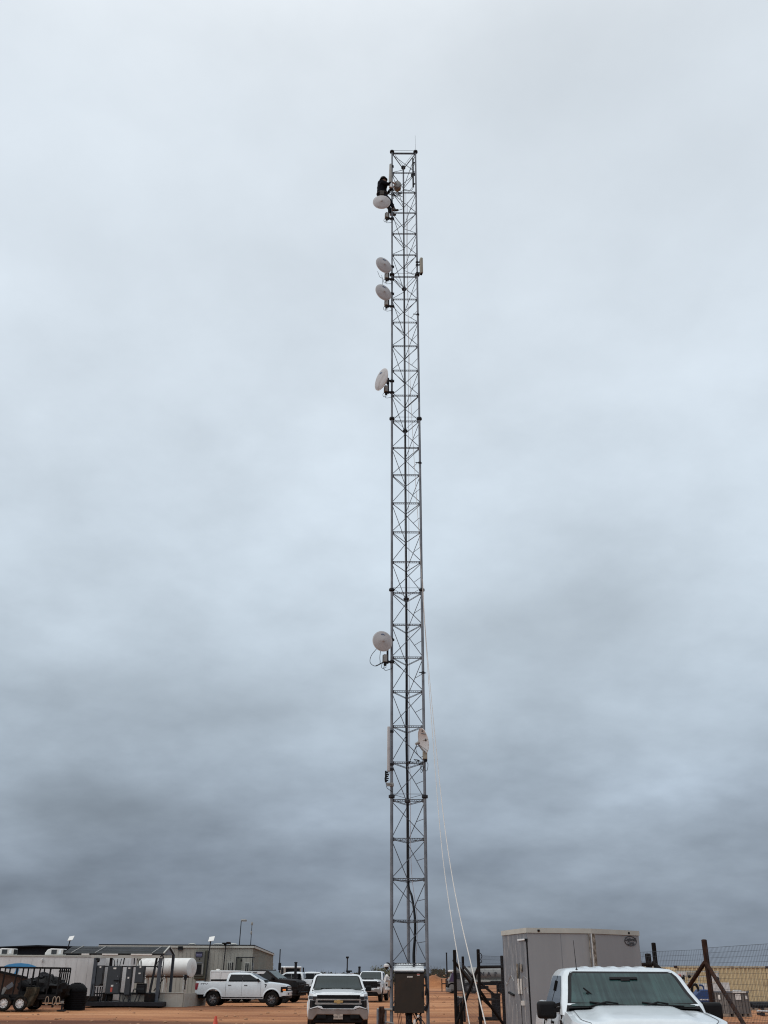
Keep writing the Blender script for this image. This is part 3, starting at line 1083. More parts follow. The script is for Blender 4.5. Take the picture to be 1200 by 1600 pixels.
# small connectors and coiled tails on the rung beside it
c = at(650, 1189, TY)
sj = thing('splice_connectors', 'small black splices and curled cable tails on the rung left of the beige radio box', 'connector', c)
mb = MB()
for dx, dz in ((-.26, -.06), (-.18, -.04), (.06, .0), (.1, -.09)):
    mb.sph((dx, -.03, dz), .026, (1.3, 1, .9), 8, 6)
mb.build('splice', 'black', sj)
mb = MB()
mb.path(catmull([(-.28, -.03, -.06), (-.16, -.04, -.02), (-.04, -.05, -.10), (.02, -.04, -.02), (-.06, -.04, .03), (.10, -.03, .0), (.12, -.03, -.18), (.18, 0, -.26)], 7), .008, 6)
mb.build('cable_tail', 'cable', sj)

# panel antenna on the right leg
c = at(657.3, 416, TY - .02)
pa = thing('panel_antenna', 'short beige panel antenna standing off the tower right leg', 'antenna', c)
MB().box((0.02, 0, 0), (.10, .16, .72), rz=.25).build('panel', 'beige_plastic', pa, bevel=.03, seg=3)
MB().box((0.02, 0, -.345), (.075, .12, .06), rz=.25).build('connector_cap', 'black', pa, bevel=.01)
mb = MB()
for z in (.20, .07, -.30):
    mb.bar((0, 0, z), (LB.x - c.x, LB.y - c.y, z), .035, .035)
    mb.lathe([(.04, -.03), (.055, -.02), (.055, .02), (.04, .03)], (LB.x - c.x, LB.y - c.y, z), n=10)
mb.build('bracket', 'dark_steel', pa)

# tall sector antenna and its radio cluster on the left leg
c = at(607.3, 1170, TY - .06)
ta = thing('sector_antenna', 'long pale sector antenna strapped to the tower left leg', 'antenna', c)
MB().box((0, 0, 0), (.085, .10, 1.26)).build('panel', 'radome', ta, bevel=.03, seg=3)
mb = MB()
for z in (.5, -.42, -.56):
    mb.box(((LA.x - c.x) / 2, .05, z), (LA.x - c.x, .04, .04))
    mb.lathe([(.05, -.035), (.06, -.02), (.06, .02), (.05, .035)], (LA.x - c.x, LA.y - c.y, z), n=10)
mb.build('bracket', 'dark_steel', ta)
mb = MB()
for dx in (-.025, .02):
    mb.path(catmull([(dx, 0, -.62), (dx - .02, -.02, -.72), (dx - .08, -.02, -.80), (dx - .07, 0, -.92)], 6), .008, 6)
mb.build('jumper_cable', 'cable', ta)
c = at(604.5, 1218, TY - .06)
rc = thing('junction_radio', 'black radio cluster with stubby connectors under the long sector antenna', 'radio', c)
mb = MB()
mb.box((-.03, 0, .08), (.05, .10, .30))
for i in range(5):
    mb.sph((.01 + .014 * (i % 2), -.02, -.03 + .055 * i), .024, (1.5, 1, .8), 8, 6)
mb.build('radio_unit', 'black', rc, bevel=.006)
mb = MB()
mb.box((.05, 0, -.11), (.13, .09, .035))
mb.box((.06, 0, -.16), (.12, .09, .03))
mb.bar((.06, 0, -.13), (LA.x - c.x, LA.y - c.y, -.13), .05, .09)
mb.lathe([(.05, -.05), (.062, -.03), (.062, .03), (.05, .05)], (LA.x - c.x, LA.y - c.y, -.13), n=10)
mb.build('bracket', 'radio', rc)
mb = MB()
mb.path(catmull([(-.03, 0, -.07), (0, -.03, -.22), (.07, -.02, -.28), (.16, .03, -.33)], 6), .008, 6)
mb.build('jumper_cable', 'cable', rc)

# gear at the tower top
c = at(610.4, 286, TY - .12)
oa = thing('omni_antenna', 'grey tapered cylinder antenna at the tower top that the climber holds', 'antenna', c)
MB().lathe([(.075, 0), (.078, .03), (.070, .35), (.058, .75), (.052, .95), (.03, .98)], (0, 0, 0), n=18).build('shell', 'radio', oa)
MB().lathe([(.06, -.24), (.066, -.2), (.066, -.04), (.05, 0)], (0, 0, 0), n=16).build('base_collar', 'galv_light', oa)
mb = MB()
for z in (-.22, .98):
    mb.bar((0, 0, z), (LA.x - c.x, LA.y - c.y, z), .05, .05)
    mb.lathe([(.05, -.05), (.07, -.03), (.07, .03), (.05, .05)], (LA.x - c.x, LA.y - c.y, z), n=10)
mb.build('bracket', 'dark_steel', oa)
mb = MB()
mb.path(catmull([(.02, 0, -.24), (-.05, -.05, -.4), (.05, -.05, -.62), (.20, 0, -.68), (.34, .1, -.55), (.45, .2, -.5)], 7), .011, 6)
mb.path(catmull([(.05, 0, .5), (.09, 0, .3), (.16, .0, .1), (.25, .05, -.05)], 6), .008, 6)
mb.build('jumper_cable', 'cable', oa)
c = at(621, 291, TY + .2)
gr = thing('remote_radio', 'round grey radio unit hung inside the tower top beside the climber', 'radio', c)
MB().lathe([(.05, -.19), (.13, -.15), (.15, -.05), (.15, .10), (.11, .17), (.04, .19)], (0, 0, 0), n=18).build('housing', 'radio', gr)
MB().box((0, .15, 0), (.08, .16, .2)).build('bracket', 'dark_steel', gr)
mb = MB()
mb.path(catmull([(.05, 0, -.17), (.16, 0, -.3), (.05, -.05, -.38), (-.12, 0, -.3), (-.3, 0, -.45)], 6), .011, 6)
mb.path(catmull([(.0, 0, .19), (-.04, 0, .4), (-.2, 0, .6), (-.3, -.05, .8)], 6), .009, 6)
mb.build('jumper_cable', 'cable', gr)
sc_ = at(620, 303, TY)
sg = thing('carabiner_sling', 'dark sling of carabiners clipped to a top rung right of the climber', 'sling', sc_)
mb = MB()
for i in range(4):
    x = -.12 + .08 * i
    ring = [V((x + .03 * math.cos(t), -.02, -.05 + .055 * math.sin(t))) for t in [k * math.pi / 6 for k in range(13)]]
    mb.path(ring, .010, 6)
mb.path(catmull([(-.14, 0, 0), (-.05, -.02, -.09), (.08, -.01, -.03), (.2, 0, .03)], 6), .014, 6)
mb.build('carabiners', 'dark_steel', sg)
c = at(645.4, 270, TY + .05)
dp = thing('slim_panel_antenna', 'slim black panel antenna inside the right leg at the tower top', 'antenna', c)
MB().box((0, 0, 0), (.06, .10, 1.45)).build('panel', 'black', dp, bevel=.015)
mb = MB()
for z in (.5, -.15, -.6):
    mb.bar((0, 0, z), (LB.x - c.x, LB.y - c.y, z), .04, .04)
mb.box((-.05, 0, -.13), (.06, .07, .12))
mb.build('bracket', 'dark_steel', dp)
mb = MB()
mb.path(catmull([(0, 0, -.72), (-.03, 0, -.85), (-.15, .02, -.93), (-.35, .1, -.8), (-.42, .2, -.75)], 6), .010, 6)
mb.build('jumper_cable', 'cable', dp)
for px, py, lab in ((641.5, 263, 'small dark stud on the tower top cross bar'),):
    pass

# step pegs, little clamps
for i, (px, py) in enumerate(((649.5, 491), (653.5, 723), (659.5, 1051))):
    c = at(px, py, TY - .02)
    pg = thing('peg_clamp', ('small bracket peg on the right leg below the two close-set dishes', 'small bracket peg on the right leg between the second and third collar pairs', 'small bracket peg on the right leg a little below the lowest white radome dish')[i], 'clamp', c, 0, 'peg clamps on the right leg')
    mb = MB()
    mb.bar((-.09, 0, .01), (.12, 0, -.01), .022, .022)
    mb.build('peg', 'dark_steel', pg)
    MB().lathe([(.04, -.04), (.052, -.02), (.052, .02), (.04, .04)], (LB.x - c.x, LB.y - c.y, 0), n=10).build('clamp', 'dark_steel', pg)

# camera dome, horn speaker and floodlight low on the left leg
c = at(604, 1509, TY - .15)
dc = thing('dome_camera', 'white dome camera on an arm off the tower left leg', 'camera', c)
MB().lathe([(.070, -.03), (.076, -.02), (.074, .015), (.05, .04), (.02, .05)], (0, 0, 0), n=18).build('housing', 'dish_white', dc)
MB().sph((0, 0, -.03), .055, (1, 1, .85), 16, 8).build('dome', 'glass_dark', dc)
MB().path(catmull([(0, 0, .06), (.06, .02, .05), (.10, .08, -.02), (LA.x - c.x, LA.y - c.y, -.03)], 5), .02, 8).build('arm', 'dark_steel', dc)
c = at(606.5, 1531, TY - .12)
hs = thing('horn_speaker', 'small white horn loudspeaker bolted to the tower left leg', 'loudspeaker', c)
MB().lathe([(.075, -.09), (.07, -.085), (.045, -.04), (.03, .0), (.03, .05), (.02, .06)], (0, 0, 0), (.8, .35, -.15), 18).build('horn', 'dish_white', hs)
MB().bar((.03, 0, 0), (LA.x - c.x, LA.y - c.y, 0), .03, .03).build('bracket', 'dark_steel', hs)
c = at(604, 1541, TY - .12)
fl_ = thing('bullet_camera', 'white box camera low on the left leg, just under the horn', 'camera', c)
MB().box((0, 0, .03), (.05, .12, .12), rz=.2).build('housing', 'dish_white', fl_, bevel=.012)
MB().box((.02, -.01, -.06), (.10, .12, .06), rz=.2).build('sun_shield', 'dish_white', fl_, bevel=.012)
MB().bar((.02, 0, -.02), (LA.x - c.x, LA.y - c.y, -.02), .03, .03).build('bracket', 'dark_steel', fl_)
MB().tube((.0, -.06, .03), (-.01, -.068, .03), .025, n=12).build('lens', 'glass_dark', fl_)

# ------------------------------------------------------------------ ropes
def rope(wps, label, r0):
    pts = [at(px, py, Y) for px, py, Y in wps]
    last, prev = pts[-1], pts[-2]
    d = (last - prev).normalized()
    pts.append(last + d * (last.z - 0.02) / max(0.05, -d.z) * 0.97)
    g_ = pts[-1]
    ps = catmull(pts, 10)
    mb_ = MB().path(ps, [r0 * (0.72 + 0.28 * i / len(ps)) for i in range(len(ps))], 7)
    tag(mb_.build('haul_rope', 'rope'), label, 'rope', 'haul ropes hanging from the tower')


rope([(634, 300, TY + .3), (636, 420, TY + .2), (641, 600, TY + .1), (648.5, 742, TY), (656.5, 860, TY - .1), (663, 970, TY - .6), (676, 1150, TY - 2.6), (687, 1290, TY - 5), (697, 1380, TY - 7), (716, 1500, TY - 10), (733.5, 1600, TY - 12.3)],
     'left one of the two white haul ropes, nearer the tower at the bottom', .0082)
rope([(660.5, 905, TY - .1), (664, 975, TY - .6), (673, 1080, TY - 1.8), (684.5, 1200, TY - 3.4), (696, 1300, TY - 5.4), (712, 1400, TY - 8), (738, 1515, TY - 11), (758.5, 1600, TY - 13)],
     'right one of the two white haul ropes, farther out at the bottom', .0097)


# ------------------------------------------------------------------ climber
PR = at(612, 332, TY - .02)
PO = V((LA.x, TY + .05, PR.z))
man = thing('person', 'climber in dark work clothes and full-brim hard hat standing near the tower top', 'person', PO)
M['skin'] = mat('skin', (0.30, 0.17, 0.12), 0.55, 0, 0.08, 8)
M['jacket'] = mat('navy_jacket', (0.006, 0.0065, 0.010), 0.95, 0, 0.3, 8, bump=0.4, bscale=14, spec=0.08)
M['trousers'] = mat('dark_trousers', (0.007, 0.0075, 0.012), 0.95, 0, 0.3, 8, bump=0.4, bscale=14, spec=0.08)
M['boot'] = mat('boot_leather', (0.018, 0.014, 0.011), 0.6, 0, 0.3, 10)
M['helmet'] = mat('dark_hard_hat', (0.008, 0.008, 0.009), 0.5, 0, 0.1, 8, spec=0.15)
M['harness'] = mat('harness_webbing', (0.05, 0.045, 0.04), 0.9, 0, 0.2, 20)
M['glove'] = mat('red_gloves', (0.10, 0.022, 0.018), 0.8, 0, 0.2, 12)


def skin_mesh(name, joints, edges, m, parent, sub=2, root=0):
    me = bpy.data.meshes.new(name)
    me.from_pydata([j[0] for j in joints], edges, [])
    o = bpy.data.objects.new(name, me)
    COL.objects.link(o)
    md = o.modifiers.new('skin', 'SKIN')
    md.use_smooth_shade = True
    md.branch_smoothing = 0.6
    sv = me.skin_vertices[0].data
    for i, j in enumerate(joints):
        r = j[1]
        sv[i].radius = r if isinstance(r, tuple) else (r, r)
        sv[i].use_root = (i == root)
    if sub:
        o.modifiers.new('sub', 'SUBSURF').levels = sub
        o.modifiers['sub'].render_levels = sub
    dg = bpy.context.evaluated_depsgraph_get()
    nm = bpy.data.meshes.new_from_object(o.evaluated_get(dg))
    nm.name = name
    bpy.data.objects.remove(o)
    o = bpy.data.objects.new(name, nm)
    COL.objects.link(o)
    nm.materials.clear()
    nm.materials.append(M[m])
    for p in nm.polygons:
        p.use_smooth = True
    o.parent = parent
    return o


# the climber faces +x, towards the leg; y < 0 is the photographer's side
J = dict(
    pelvis=V((-.36, 0, .90)), waist=V((-.385, 0, 1.05)), chest=V((-.385, 0, 1.27)), upper=V((-.37, 0, 1.42)), neck=V((-.355, 0, 1.52)), head0=V((-.345, 0, 1.60)), head1=V((-.335, 0, 1.70)),
    shR=V((-.345, -.19, 1.42)), elR=V((-.17, -.25, 1.23)), wrR=V((.0, -.14, 1.43)),
    shL=V((-.345, .19, 1.42)), elL=V((-.17, .25, 1.24)), wrL=V((-.03, .10, 1.40)),
    hipR=V((-.35, -.10, .86)), knR=V((-.08, -.14, .52)), anR=V((.07, -.10, .12)),
    hipL=V((-.35, .10, .86)), knL=V((-.12, .15, .47)), anL=V((-.02, .12, .10)),
)
names = list(J)
ix = {n_: i for i, n_ in enumerate(names)}
rad = dict(pelvis=(.15, .12), waist=(.135, .105), chest=(.16, .12), upper=(.13, .10), neck=.055, head0=.07, head1=.085, shR=.065, elR=.045, wrR=.030, shL=.065, elL=.045, wrL=.030,
           hipR=.088, knR=.060, anR=.042, hipL=.088, knL=.060, anL=.042)
joints = [(J[n_], rad[n_]) for n_ in names]
E = [('pelvis', 'waist'), ('waist', 'chest'), ('chest', 'upper'), ('upper', 'neck'), ('neck', 'head0'), ('head0', 'head1'), ('upper', 'shR'), ('shR', 'elR'), ('elR', 'wrR'),
     ('upper', 'shL'), ('shL', 'elL'), ('elL', 'wrL'), ('pelvis', 'hipR'), ('hipR', 'knR'), ('knR', 'anR'), ('pelvis', 'hipL'), ('hipL', 'knL'), ('knL', 'anL')]
edges = [(ix[a], ix[b_]) for a, b_ in E]
# hands: palm plus five bent fingers, closing round the antenna
for side, wr, s in (('R', J['wrR'], -1), ('L', J['wrL'], 1)):
    i0 = ix['wr' + side]
    palm = wr + V((.055, -s * .035, .012))
    joints.append((palm, (.030, .022)))
    ip = len(joints) - 1
    edges.append((i0, ip))
    for f, (ln, dz) in enumerate(((.040, .034), (.046, .012), (.043, -.010), (.034, -.032))):
        k0 = palm + V((.035, -s * .01, dz))
        k1 = k0 + V((ln * .75, -s * ln * .35, 0))
        k2 = k1 + V((ln * .15, -s * ln * .75, -.002))
        prev = ip
        for q, rr in ((k0, .0105), (k1, .0095), (k2, .008)):
            joints.append((q, rr))
            edges.append((prev, len(joints) - 1))
            prev = len(joints) - 1
    t0 = wr + V((.030, -s * .012, .038))
    t1 = t0 + V((.028, -s * .022, .026))
    t2 = t1 + V((.022, -s * .028, .006))
    prev = i0
    for q, rr in ((t0, .012), (t1, .0105), (t2, .009)):
        joints.append((q, rr))
        edges.append((prev, len(joints) - 1))
        prev = len(joints) - 1
# feet
for side in 'RL':
    a = J['an' + side]
    joints += [(a + V((-.045, 0, -.07)), .038), (a + V((.09, 0, -.065 + .02)), .036), (a + V((.155, 0, -.05 + .04)), .030)]
    n0 = len(joints)
    edges += [(ix['an' + side], n0 - 3), (ix['an' + side], n0 - 2), (n0 - 2, n0 - 1)]
body = skin_mesh('body', joints, edges, 'skin', man, 2, ix['pelvis'])

# head details: face looks towards +x and a little down
hc = V((-.325, 0, 1.665))
hm = MB()
hm.sph(hc + V((.0, 0, 0)), .10, (.98, .80, 1.20), 20, 14)
hm.sph(hc + V((.03, 0, -.065)), .062, (.95, .85, .8), 14, 10)
hm.lathe([(.004, -.0), (.012, .01), (.018, .035), (.012, .045)], hc + V((.098, 0, .022)), (.25, 0, -1), 8)
for s in (-1, 1):
    hm.sph(hc + V((-.005, s * .082, -.005)), .028, (.6, .35, 1.1), 10, 8)
hm.bar(hc + V((.088, -.025, -.062)), hc + V((.088, .025, -.062)), .012, .010)
hm.build('head', 'skin', man, smooth=60)
em = MB()
for s in (-1, 1):
    em.sph(hc + V((.088, s * .034, .018)), .0125, (.6, 1, .7), 10, 8)
M['eye'] = mat('dark_eyes', (0.05, 0.04, 0.035), 0.2)
em.build('eyes', 'eye', man)
hr = MB()
hr.sph(hc + V((-.018, 0, .006)), .104, (.96, .82, 1.12), 18, 12)
M['hair'] = mat('dark_hair', (0.015, 0.011, 0.009), 0.7)
hr.build('hair', 'hair', man)
ht = MB()
hax = V((-.12, 0, 1)).normalized()
ht.lathe([(.130, .0), (.158, -.012), (.160, -.006), (.132, .012), (.126, .05), (.110, .10), (.078, .132), (.03, .146), (.0005, .148)], hc + V((-.005, 0, .045)), hax, 26, caps=False)
ht.build('hard_hat', 'helmet', man, solid=.004)
# clothes
jj = [(J['pelvis'] + V((0, 0, -.02)), (.19, .19)), (J['waist'] + V((-.03, 0, 0)), (.205, .195)), (J['chest'] + V((-.035, 0, 0)), (.235, .22)), (J['upper'] + V((-.01, 0, 0)), (.125, .12)), (J['neck'] + V((0, 0, -.01)), .078),
      (J['shR'], .10), (J['elR'], .076), (J['wrR'].lerp(J['elR'], .10), .054), (J['shL'], .10), (J['elL'], .076), (J['wrL'].lerp(J['elL'], .10), .054)]
skin_mesh('jacket', jj, [(0, 1), (1, 2), (2, 3), (3, 4), (3, 5), (5, 6), (6, 7), (3, 8), (8, 9), (9, 10)], 'jacket', man, 2, 2)
jt = [(J['waist'] + V((-.01, 0, -.02)), (.19, .185)), (J['pelvis'] + V((-.01, 0, -.03)), (.215, .205)), (J['hipR'] + V((-.01, 0, 0)), .138), (J['knR'], .078), (J['anR'] + V((0, 0, .02)), .066), (J['hipL'] + V((-.01, 0, 0)), .138), (J['knL'], .078), (J['anL'] + V((0, 0, .02)), .066)]
skin_mesh('trousers', jt, [(0, 1), (1, 2), (2, 3), (3, 4), (1, 5), (5, 6), (6, 7)], 'trousers', man, 2, 1)
for side in 'RL':
    a = J['an' + side]
    bt = [(a + V((0, 0, .10)), .056), (a + V((0, 0, .0)), .054), (a + V((-.05, 0, -.072)), .045), (a + V((.095, 0, -.045)), .048), (a + V((.18, 0, -.012)), .042)]
    skin_mesh('boot', bt, [(0, 1), (1, 2), (1, 3), (3, 4)], 'boot', man, 2, 1)
hn = MB()
for s in (-1, 1):
    hn.path(catmull([J['waist'] + V((.17, s * .10, -.05)), J['chest'] + V((.16, s * .10, 0)), J['upper'] + V((.05, s * .11, .085)), J['chest'] + V((-.165, s * .07, .03)), J['waist'] + V((-.145, s * .08, -.05))], 6), .014, 6)
ring = [J['waist'] + V((.19 * math.cos(t), .172 * math.sin(t), -.07)) for t in [k * math.pi / 10 for k in range(21)]]
hn.path(ring, .022, 6)
hn.build('harness', 'harness', man)
ln = MB()
ln.path(catmull([J['waist'] + V((.16, -.12, -.08)), V((-.05, -.12, .84)), V((.05, -.06, .82)), V((.06, .05, .83)), V((-.05, .12, .84)), J['waist'] + V((.16, .12, -.08))], 8), .012, 6)
tag(ln.build('lanyard', 'harness', None, loc=PO), 'dark safety lanyard looped from the climber round the tower leg', 'lanyard')
tp = MB().box(J['pelvis'] + V((-.02, -.20, -.06)), (.16, .07, .2)).box(J['pelvis'] + V((-.02, .2, -.06)), (.14, .06, .16))
tp.build('tool_pouch', 'harness', man, bevel=.015)
# ------------------------------------------------------------------ pickups
def lerp(a, b, t):
    return a + (b - a) * t


def sstep(a, b, x):
    t = max(0.0, min(1.0, (x - a) / (b - a)))
    return t * t * (3 - 2 * t)


def wheel(parent, c, R_, side, rim='alloy', spokes=6, wide=.27, dual=False):
    """side: -1 the outer face looks to -y, +1 to +y."""
    w_ = MB()
    h = wide / 2
    pr = [(R_ * .60, -h * .9), (R_ * .66, -h), (R_ * .90, -h), (R_ * .975, -h * .82), (R_, -h * .45), (R_, h * .45), (R_ * .975, h * .82), (R_ * .90, h), (R_ * .66, h), (R_ * .60, h * .9)]
    wh = MB().lathe(pr, (0, 0, 0), (0, 1, 0), 36, caps=False).build('wheel', 'rubber', parent, loc=c)
    rm = MB()
    o = side * h * .78
    rm.lathe([(R_ * .61, side * h * .95), (R_ * .60, side * h * .8), (R_ * .53, o - side * .05), (R_ * .53, -side * h * .6), (R_ * .60, -side * h * .9)], (0, 0, 0), (0, 1, 0), 32, caps=False)
    rm.lathe([(.0005, o - side * .085), (R_ * .54, o - side * .085)], (0, 0, 0), (0, 1, 0), 24, mi=1, caps=False)
    for i in range(spokes):
        a = i * 2 * math.pi / spokes + .26
        d = V((math.cos(a), 0, math.sin(a)))
        t = V((-math.sin(a), 0, math.cos(a)))
        for q in (-1, 1):
            rm.bar(V((0, o - side * .02, 0)) + d * R_ * .14 + t * q * R_ * .03, V((0, o - side * .015, 0)) + d * R_ * .57 + t * q * R_ * .09, R_ * .075, .035)
    rm.lathe([(R_ * .20, o - side * .06), (R_ * .19, o), (R_ * .12, o + side * .012), (.0005, o + side * .014)], (0, 0, 0), (0, 1, 0), 20, caps=False)
    rm.build('rim', [rim, 'alloy_dark'], wh)
    return wh


def pickup(name, label, loc, yaw, paint='white_paint', style='ford', belt=1.33, roof=1.93, cowl=1.34, nose=1.20, rail=1.40, Rw=.42,
           rim='alloy', glass='glass_dark', screen='glass_dark', flares=True, mirrors='small', group='pickup trucks parked about the yard', bed=True, spokes=6, L0=-2.90, hoodrise=.03, rearw=-1.75, W=2.0, cabr=-.98, sill=.53):
    root = thing(name, label, 'pickup truck', loc, yaw, group)
    FX, wf, wr = 2.84, 1.93, rearw
    Ra = Rw + .10
    zc = Rw + .02

    def hw(z, x=0.0):
        h = W / 2 - .085 * max(0, (z - .95) / .5) ** 2 - .05 * max(0, (.85 - z) / .4) ** 2
        h -= .16 * sstep(FX - .55, FX + .02, x) ** 2
        h -= .04 * sstep(L0 + .3, L0, x)
        return h

    def zb(x):
        base = sill if wr < x < wf else lerp(.62, .56, sstep(wf, FX, x)) if x > 0 else .66
        for cx in (wr, wf):
            if abs(x - cx) < Ra:
                base = max(base, zc + math.sqrt(Ra * Ra - (x - cx) ** 2))
        return base

    def zt(x):
        if x < cabr:
            return rail
        if x < 1.30:
            return lerp(rail, belt, sstep(cabr, cabr + .2, x))
        if x < 1.5:
            return lerp(belt, cowl, (x - 1.3) / .2)
        t = (x - 1.5) / (FX - 1.5)
        return lerp(cowl, nose + .02, t ** 1.3) - .06 * sstep(.93, 1.0, t)

    xs_ = sorted(set([round(L0 + i * (FX - L0) / 90, 4) for i in range(91)] + [round(cx + Ra * math.cos(t * math.pi / 16), 4) for cx in (wr, wf) for t in range(17)] + [cabr - .001, cabr + .001]))
    NZ = 9
    bm = MB()
    for s in (-1, 1):
        def side(u, v, s=s):
            x = xs_[int(round(u * (len(xs_) - 1)))]
            a, b_ = zb(x), zt(x)
            z = lerp(a, b_, v)
            return V((x, s * hw(z, x), z))
        bm.grid(side, len(xs_) - 1, NZ, flip=(s < 0))
    # deck: full over cab and hood, rails only round the bed
    nd = 10
    fx = [x for x in xs_ if x >= cabr]
    bm.grid(lambda u, v: (lambda x: V((x, lerp(-1, 1, v) * hw(zt(x), x), zt(x) + .012 * (1 - (2 * v - 1) ** 2))))(fx[int(round(u * (len(fx) - 1)))]), len(fx) - 1, nd)
    rx_ = [x for x in xs_ if x <= cabr]
    if bed:
        for s in (-1, 1):
            bm.grid(lambda u, v, s=s: (lambda x: V((x, s * (hw(rail, x) - (0, .04, .10, .10)[int(round(v * 3))]), (rail, rail + .012, rail - .005, .92)[int(round(v * 3))])))(rx_[int(round(u * (len(rx_) - 1)))]), len(rx_) - 1, 3, flip=(s > 0))
        bm.box((L0 + .04, 0, 1.14), (.07, 2 * hw(1.1, L0) - .05, .52))
        bm.box(((L0 + cabr) / 2, 0, .90), (abs(L0 - cabr), 1.7, .04))
    # front and rear faces
    for xe, fl in ((xs_[0], True), (xs_[-1], False)):
        bm.grid(lambda u, v, xe=xe: (lambda z: V((xe, lerp(-1, 1, u) * hw(z, xe), z)))(lerp(zb(xe), zt(xe), v)), 8, NZ, flip=fl)
    body = bm.build('body', paint, root, smooth=40)
    # dark chassis below and in the wheel wells
    ch = MB()
    ch.box(((L0 + FX) / 2 - .02, 0, .62), (FX - L0 - .12, 1.36, .36))
    for cx in (wr, wf):
        ch.box((cx, 0, zc + Ra + .035), (Ra * 2, W - .16, .05))
        ch.tube((cx, -.8, Rw), (cx, .8, Rw), .07, n=10)
    ch.tube((wr, 0, Rw), (wf, 0, Rw + .05), .05, n=8)
    ch.build('chassis', 'black', root)
    if flares:
        for s in (-1, 1):
            for cx in (wr, wf):
                fm = MB()
                arc = [i * math.pi / 24 for i in range(25)]

                def lip(u, v, s=s, cx=cx):
                    t = arc[int(round(u * 24))]
                    rr = Ra + (-.005, .0, .055, .085)[int(round(v * 3))]
                    x, z = cx + rr * math.cos(t), max(.56, zc + rr * math.sin(t))
                    return V((x, s * (hw(z, x) + (-.05, .026, .022, -.004)[int(round(v * 3))]), z))
                fm.grid(lip, 24, 3, flip=(s > 0))
                fm.build('wheel_arch_flare', paint, root, smooth=50)
    # cab
    hb, hr_ = W / 2 - .05, W / 2 - .20
    dz = roof - belt
    lv = [(belt - .04, 1.50, cabr + .0, hb), (belt + .10, 1.36, cabr + .005, hb - .012), (belt + dz * .45, 1.03, cabr + .03, lerp(hb, hr_, .45)), (belt + dz * .78, .70, cabr + .08, lerp(hb, hr_, .78)),
          (belt + dz * .90, .56, cabr + .13, hr_ - .015), (belt + dz * .965, .42, cabr + .22, hr_ - .06), (roof, .18, cabr + .42, hr_ - .18), (roof + .012, -.1, cabr + .6, hr_ - .4)]

    def cab_x(z, front=True):
        for a, b_ in zip(lv, lv[1:]):
            if z <= b_[0]:
                t = (z - a[0]) / (b_[0] - a[0])
                return lerp(a[1], b_[1], t) if front else lerp(a[2], b_[2], t)
        return lv[-1][1] if front else lv[-1][2]

    def cab_w(z):
        for a, b_ in zip(lv, lv[1:]):
            if z <= b_[0]:
                return lerp(a[3], b_[3], (z - a[0]) / (b_[0] - a[0]))
        return lv[-1][3]
    cm = MB()
    rings = []
    nr = 6
    for z, xf, xr, h in lv:
        rf, rr = .09, .10
        ring = []
        for cx, cy, r_, a0 in ((xf, h, rf, 0), (xr, h, rr, 90), (xr, -h, rr, 180), (xf, -h, rf, 270)):
            sx_ = -1 if cx == xf else 1
            sy_ = -1 if cy > 0 else 1
            for k in range(nr + 1):
                t = R(a0 + 90 * k / nr)
                bow = 0.0
                ring.append(V((cx + sx_ * r_ + r_ * math.cos(t), cy + sy_ * r_ + r_ * math.sin(t), z)))
        # fill the long windscreen edge so that it can bow outwards
        out = []
        for i, p in enumerate(ring):
            out.append(p)
        rings.append(out)
    n = len(rings[0])
    vs = [p for r_ in rings for p in r_]
    fs = [(i * n + j, i * n + (j + 1) % n, (i + 1) * n + (j + 1) % n, (i + 1) * n + j) for i in range(len(rings) - 1) for j in range(n)]
    fs.append(tuple(range((len(rings) - 1) * n, len(rings) * n)))
    cm.add(vs, fs)
    cab_o = cm.build('cab', paint, root, smooth=50)
    # glass
    z0, z1 = belt + .04, belt + dz * .90
    MB().grid(lambda u, v: (lambda z: V((cab_x(z) + .006 + .02 * (1 - (2 * u - 1) ** 2), lerp(-1, 1, u) * (cab_w(z) - lerp(.04, .075, min(1, v * 4))), z)))(lerp(belt - .02, z1 + .005, v)), 8, 8).build('windscreen_border', 'black', root, smooth=60)
    MB().grid(lambda u, v: (lambda z: V((cab_x(z) + .012 + .022 * (1 - (2 * u - 1) ** 2), lerp(-1, 1, u) * (cab_w(z) - .125), z)))(lerp(z0 + .03, z1 - .02, v)), 10, 8).build('windscreen', screen, root, smooth=60)
    zr0, zr1 = belt + .09, belt + dz * .80
    MB().grid(lambda u, v: (lambda z: V((cab_x(z, False) - .008, lerp(1, -1, u) * (cab_w(z) - .13), z)))(lerp(zr0, zr1, v)), 6, 4).build('rear_window', 'glass_dark', root)
    for s in (-1, 1):
        for kind in ('rear', 'front'):
            def win(u, v, s=s, kind=kind):
                z = lerp(belt + .03, belt + dz * .80, v)
                if kind == 'rear':
                    a, b_ = cab_x(z, False) + .15 + .03 * v, .02
                else:
                    a, b_ = .05, min(1.20, cab_x(z) - .20)
                return V((lerp(a, b_, u), s * (cab_w(z) + .006), z))
            MB().grid(win, 6, 6, flip=(s < 0)).build('side_window', glass, root)
        pm = MB()
        for z_ in [i / 6 for i in range(6)]:
            za, zb_ = lerp(belt + .03, belt + dz * .8, z_), lerp(belt + .03, belt + dz * .8, z_ + 1 / 6)
            pm.bar((.035, s * (cab_w(za) + .004), za), (.035, s * (cab_w(zb_) + .004), zb_), .05, .008)
        pm.build('door_pillar', 'black', root)
        # seams, handles
        sm = MB()
        for x in (cabr, .035, 1.22):
            pts = [V((x, s * (hw(z, x) + .0015), z)) for z in [lerp(max(.58, zb(x)), zt(x) - .01, k / 8) for k in range(9)]]
            for a, b_ in zip(pts, pts[1:]):
                sm.bar(a, b_, .014 if x != cabr else .026, .004)
        sm.build('door_seam', 'black', root)
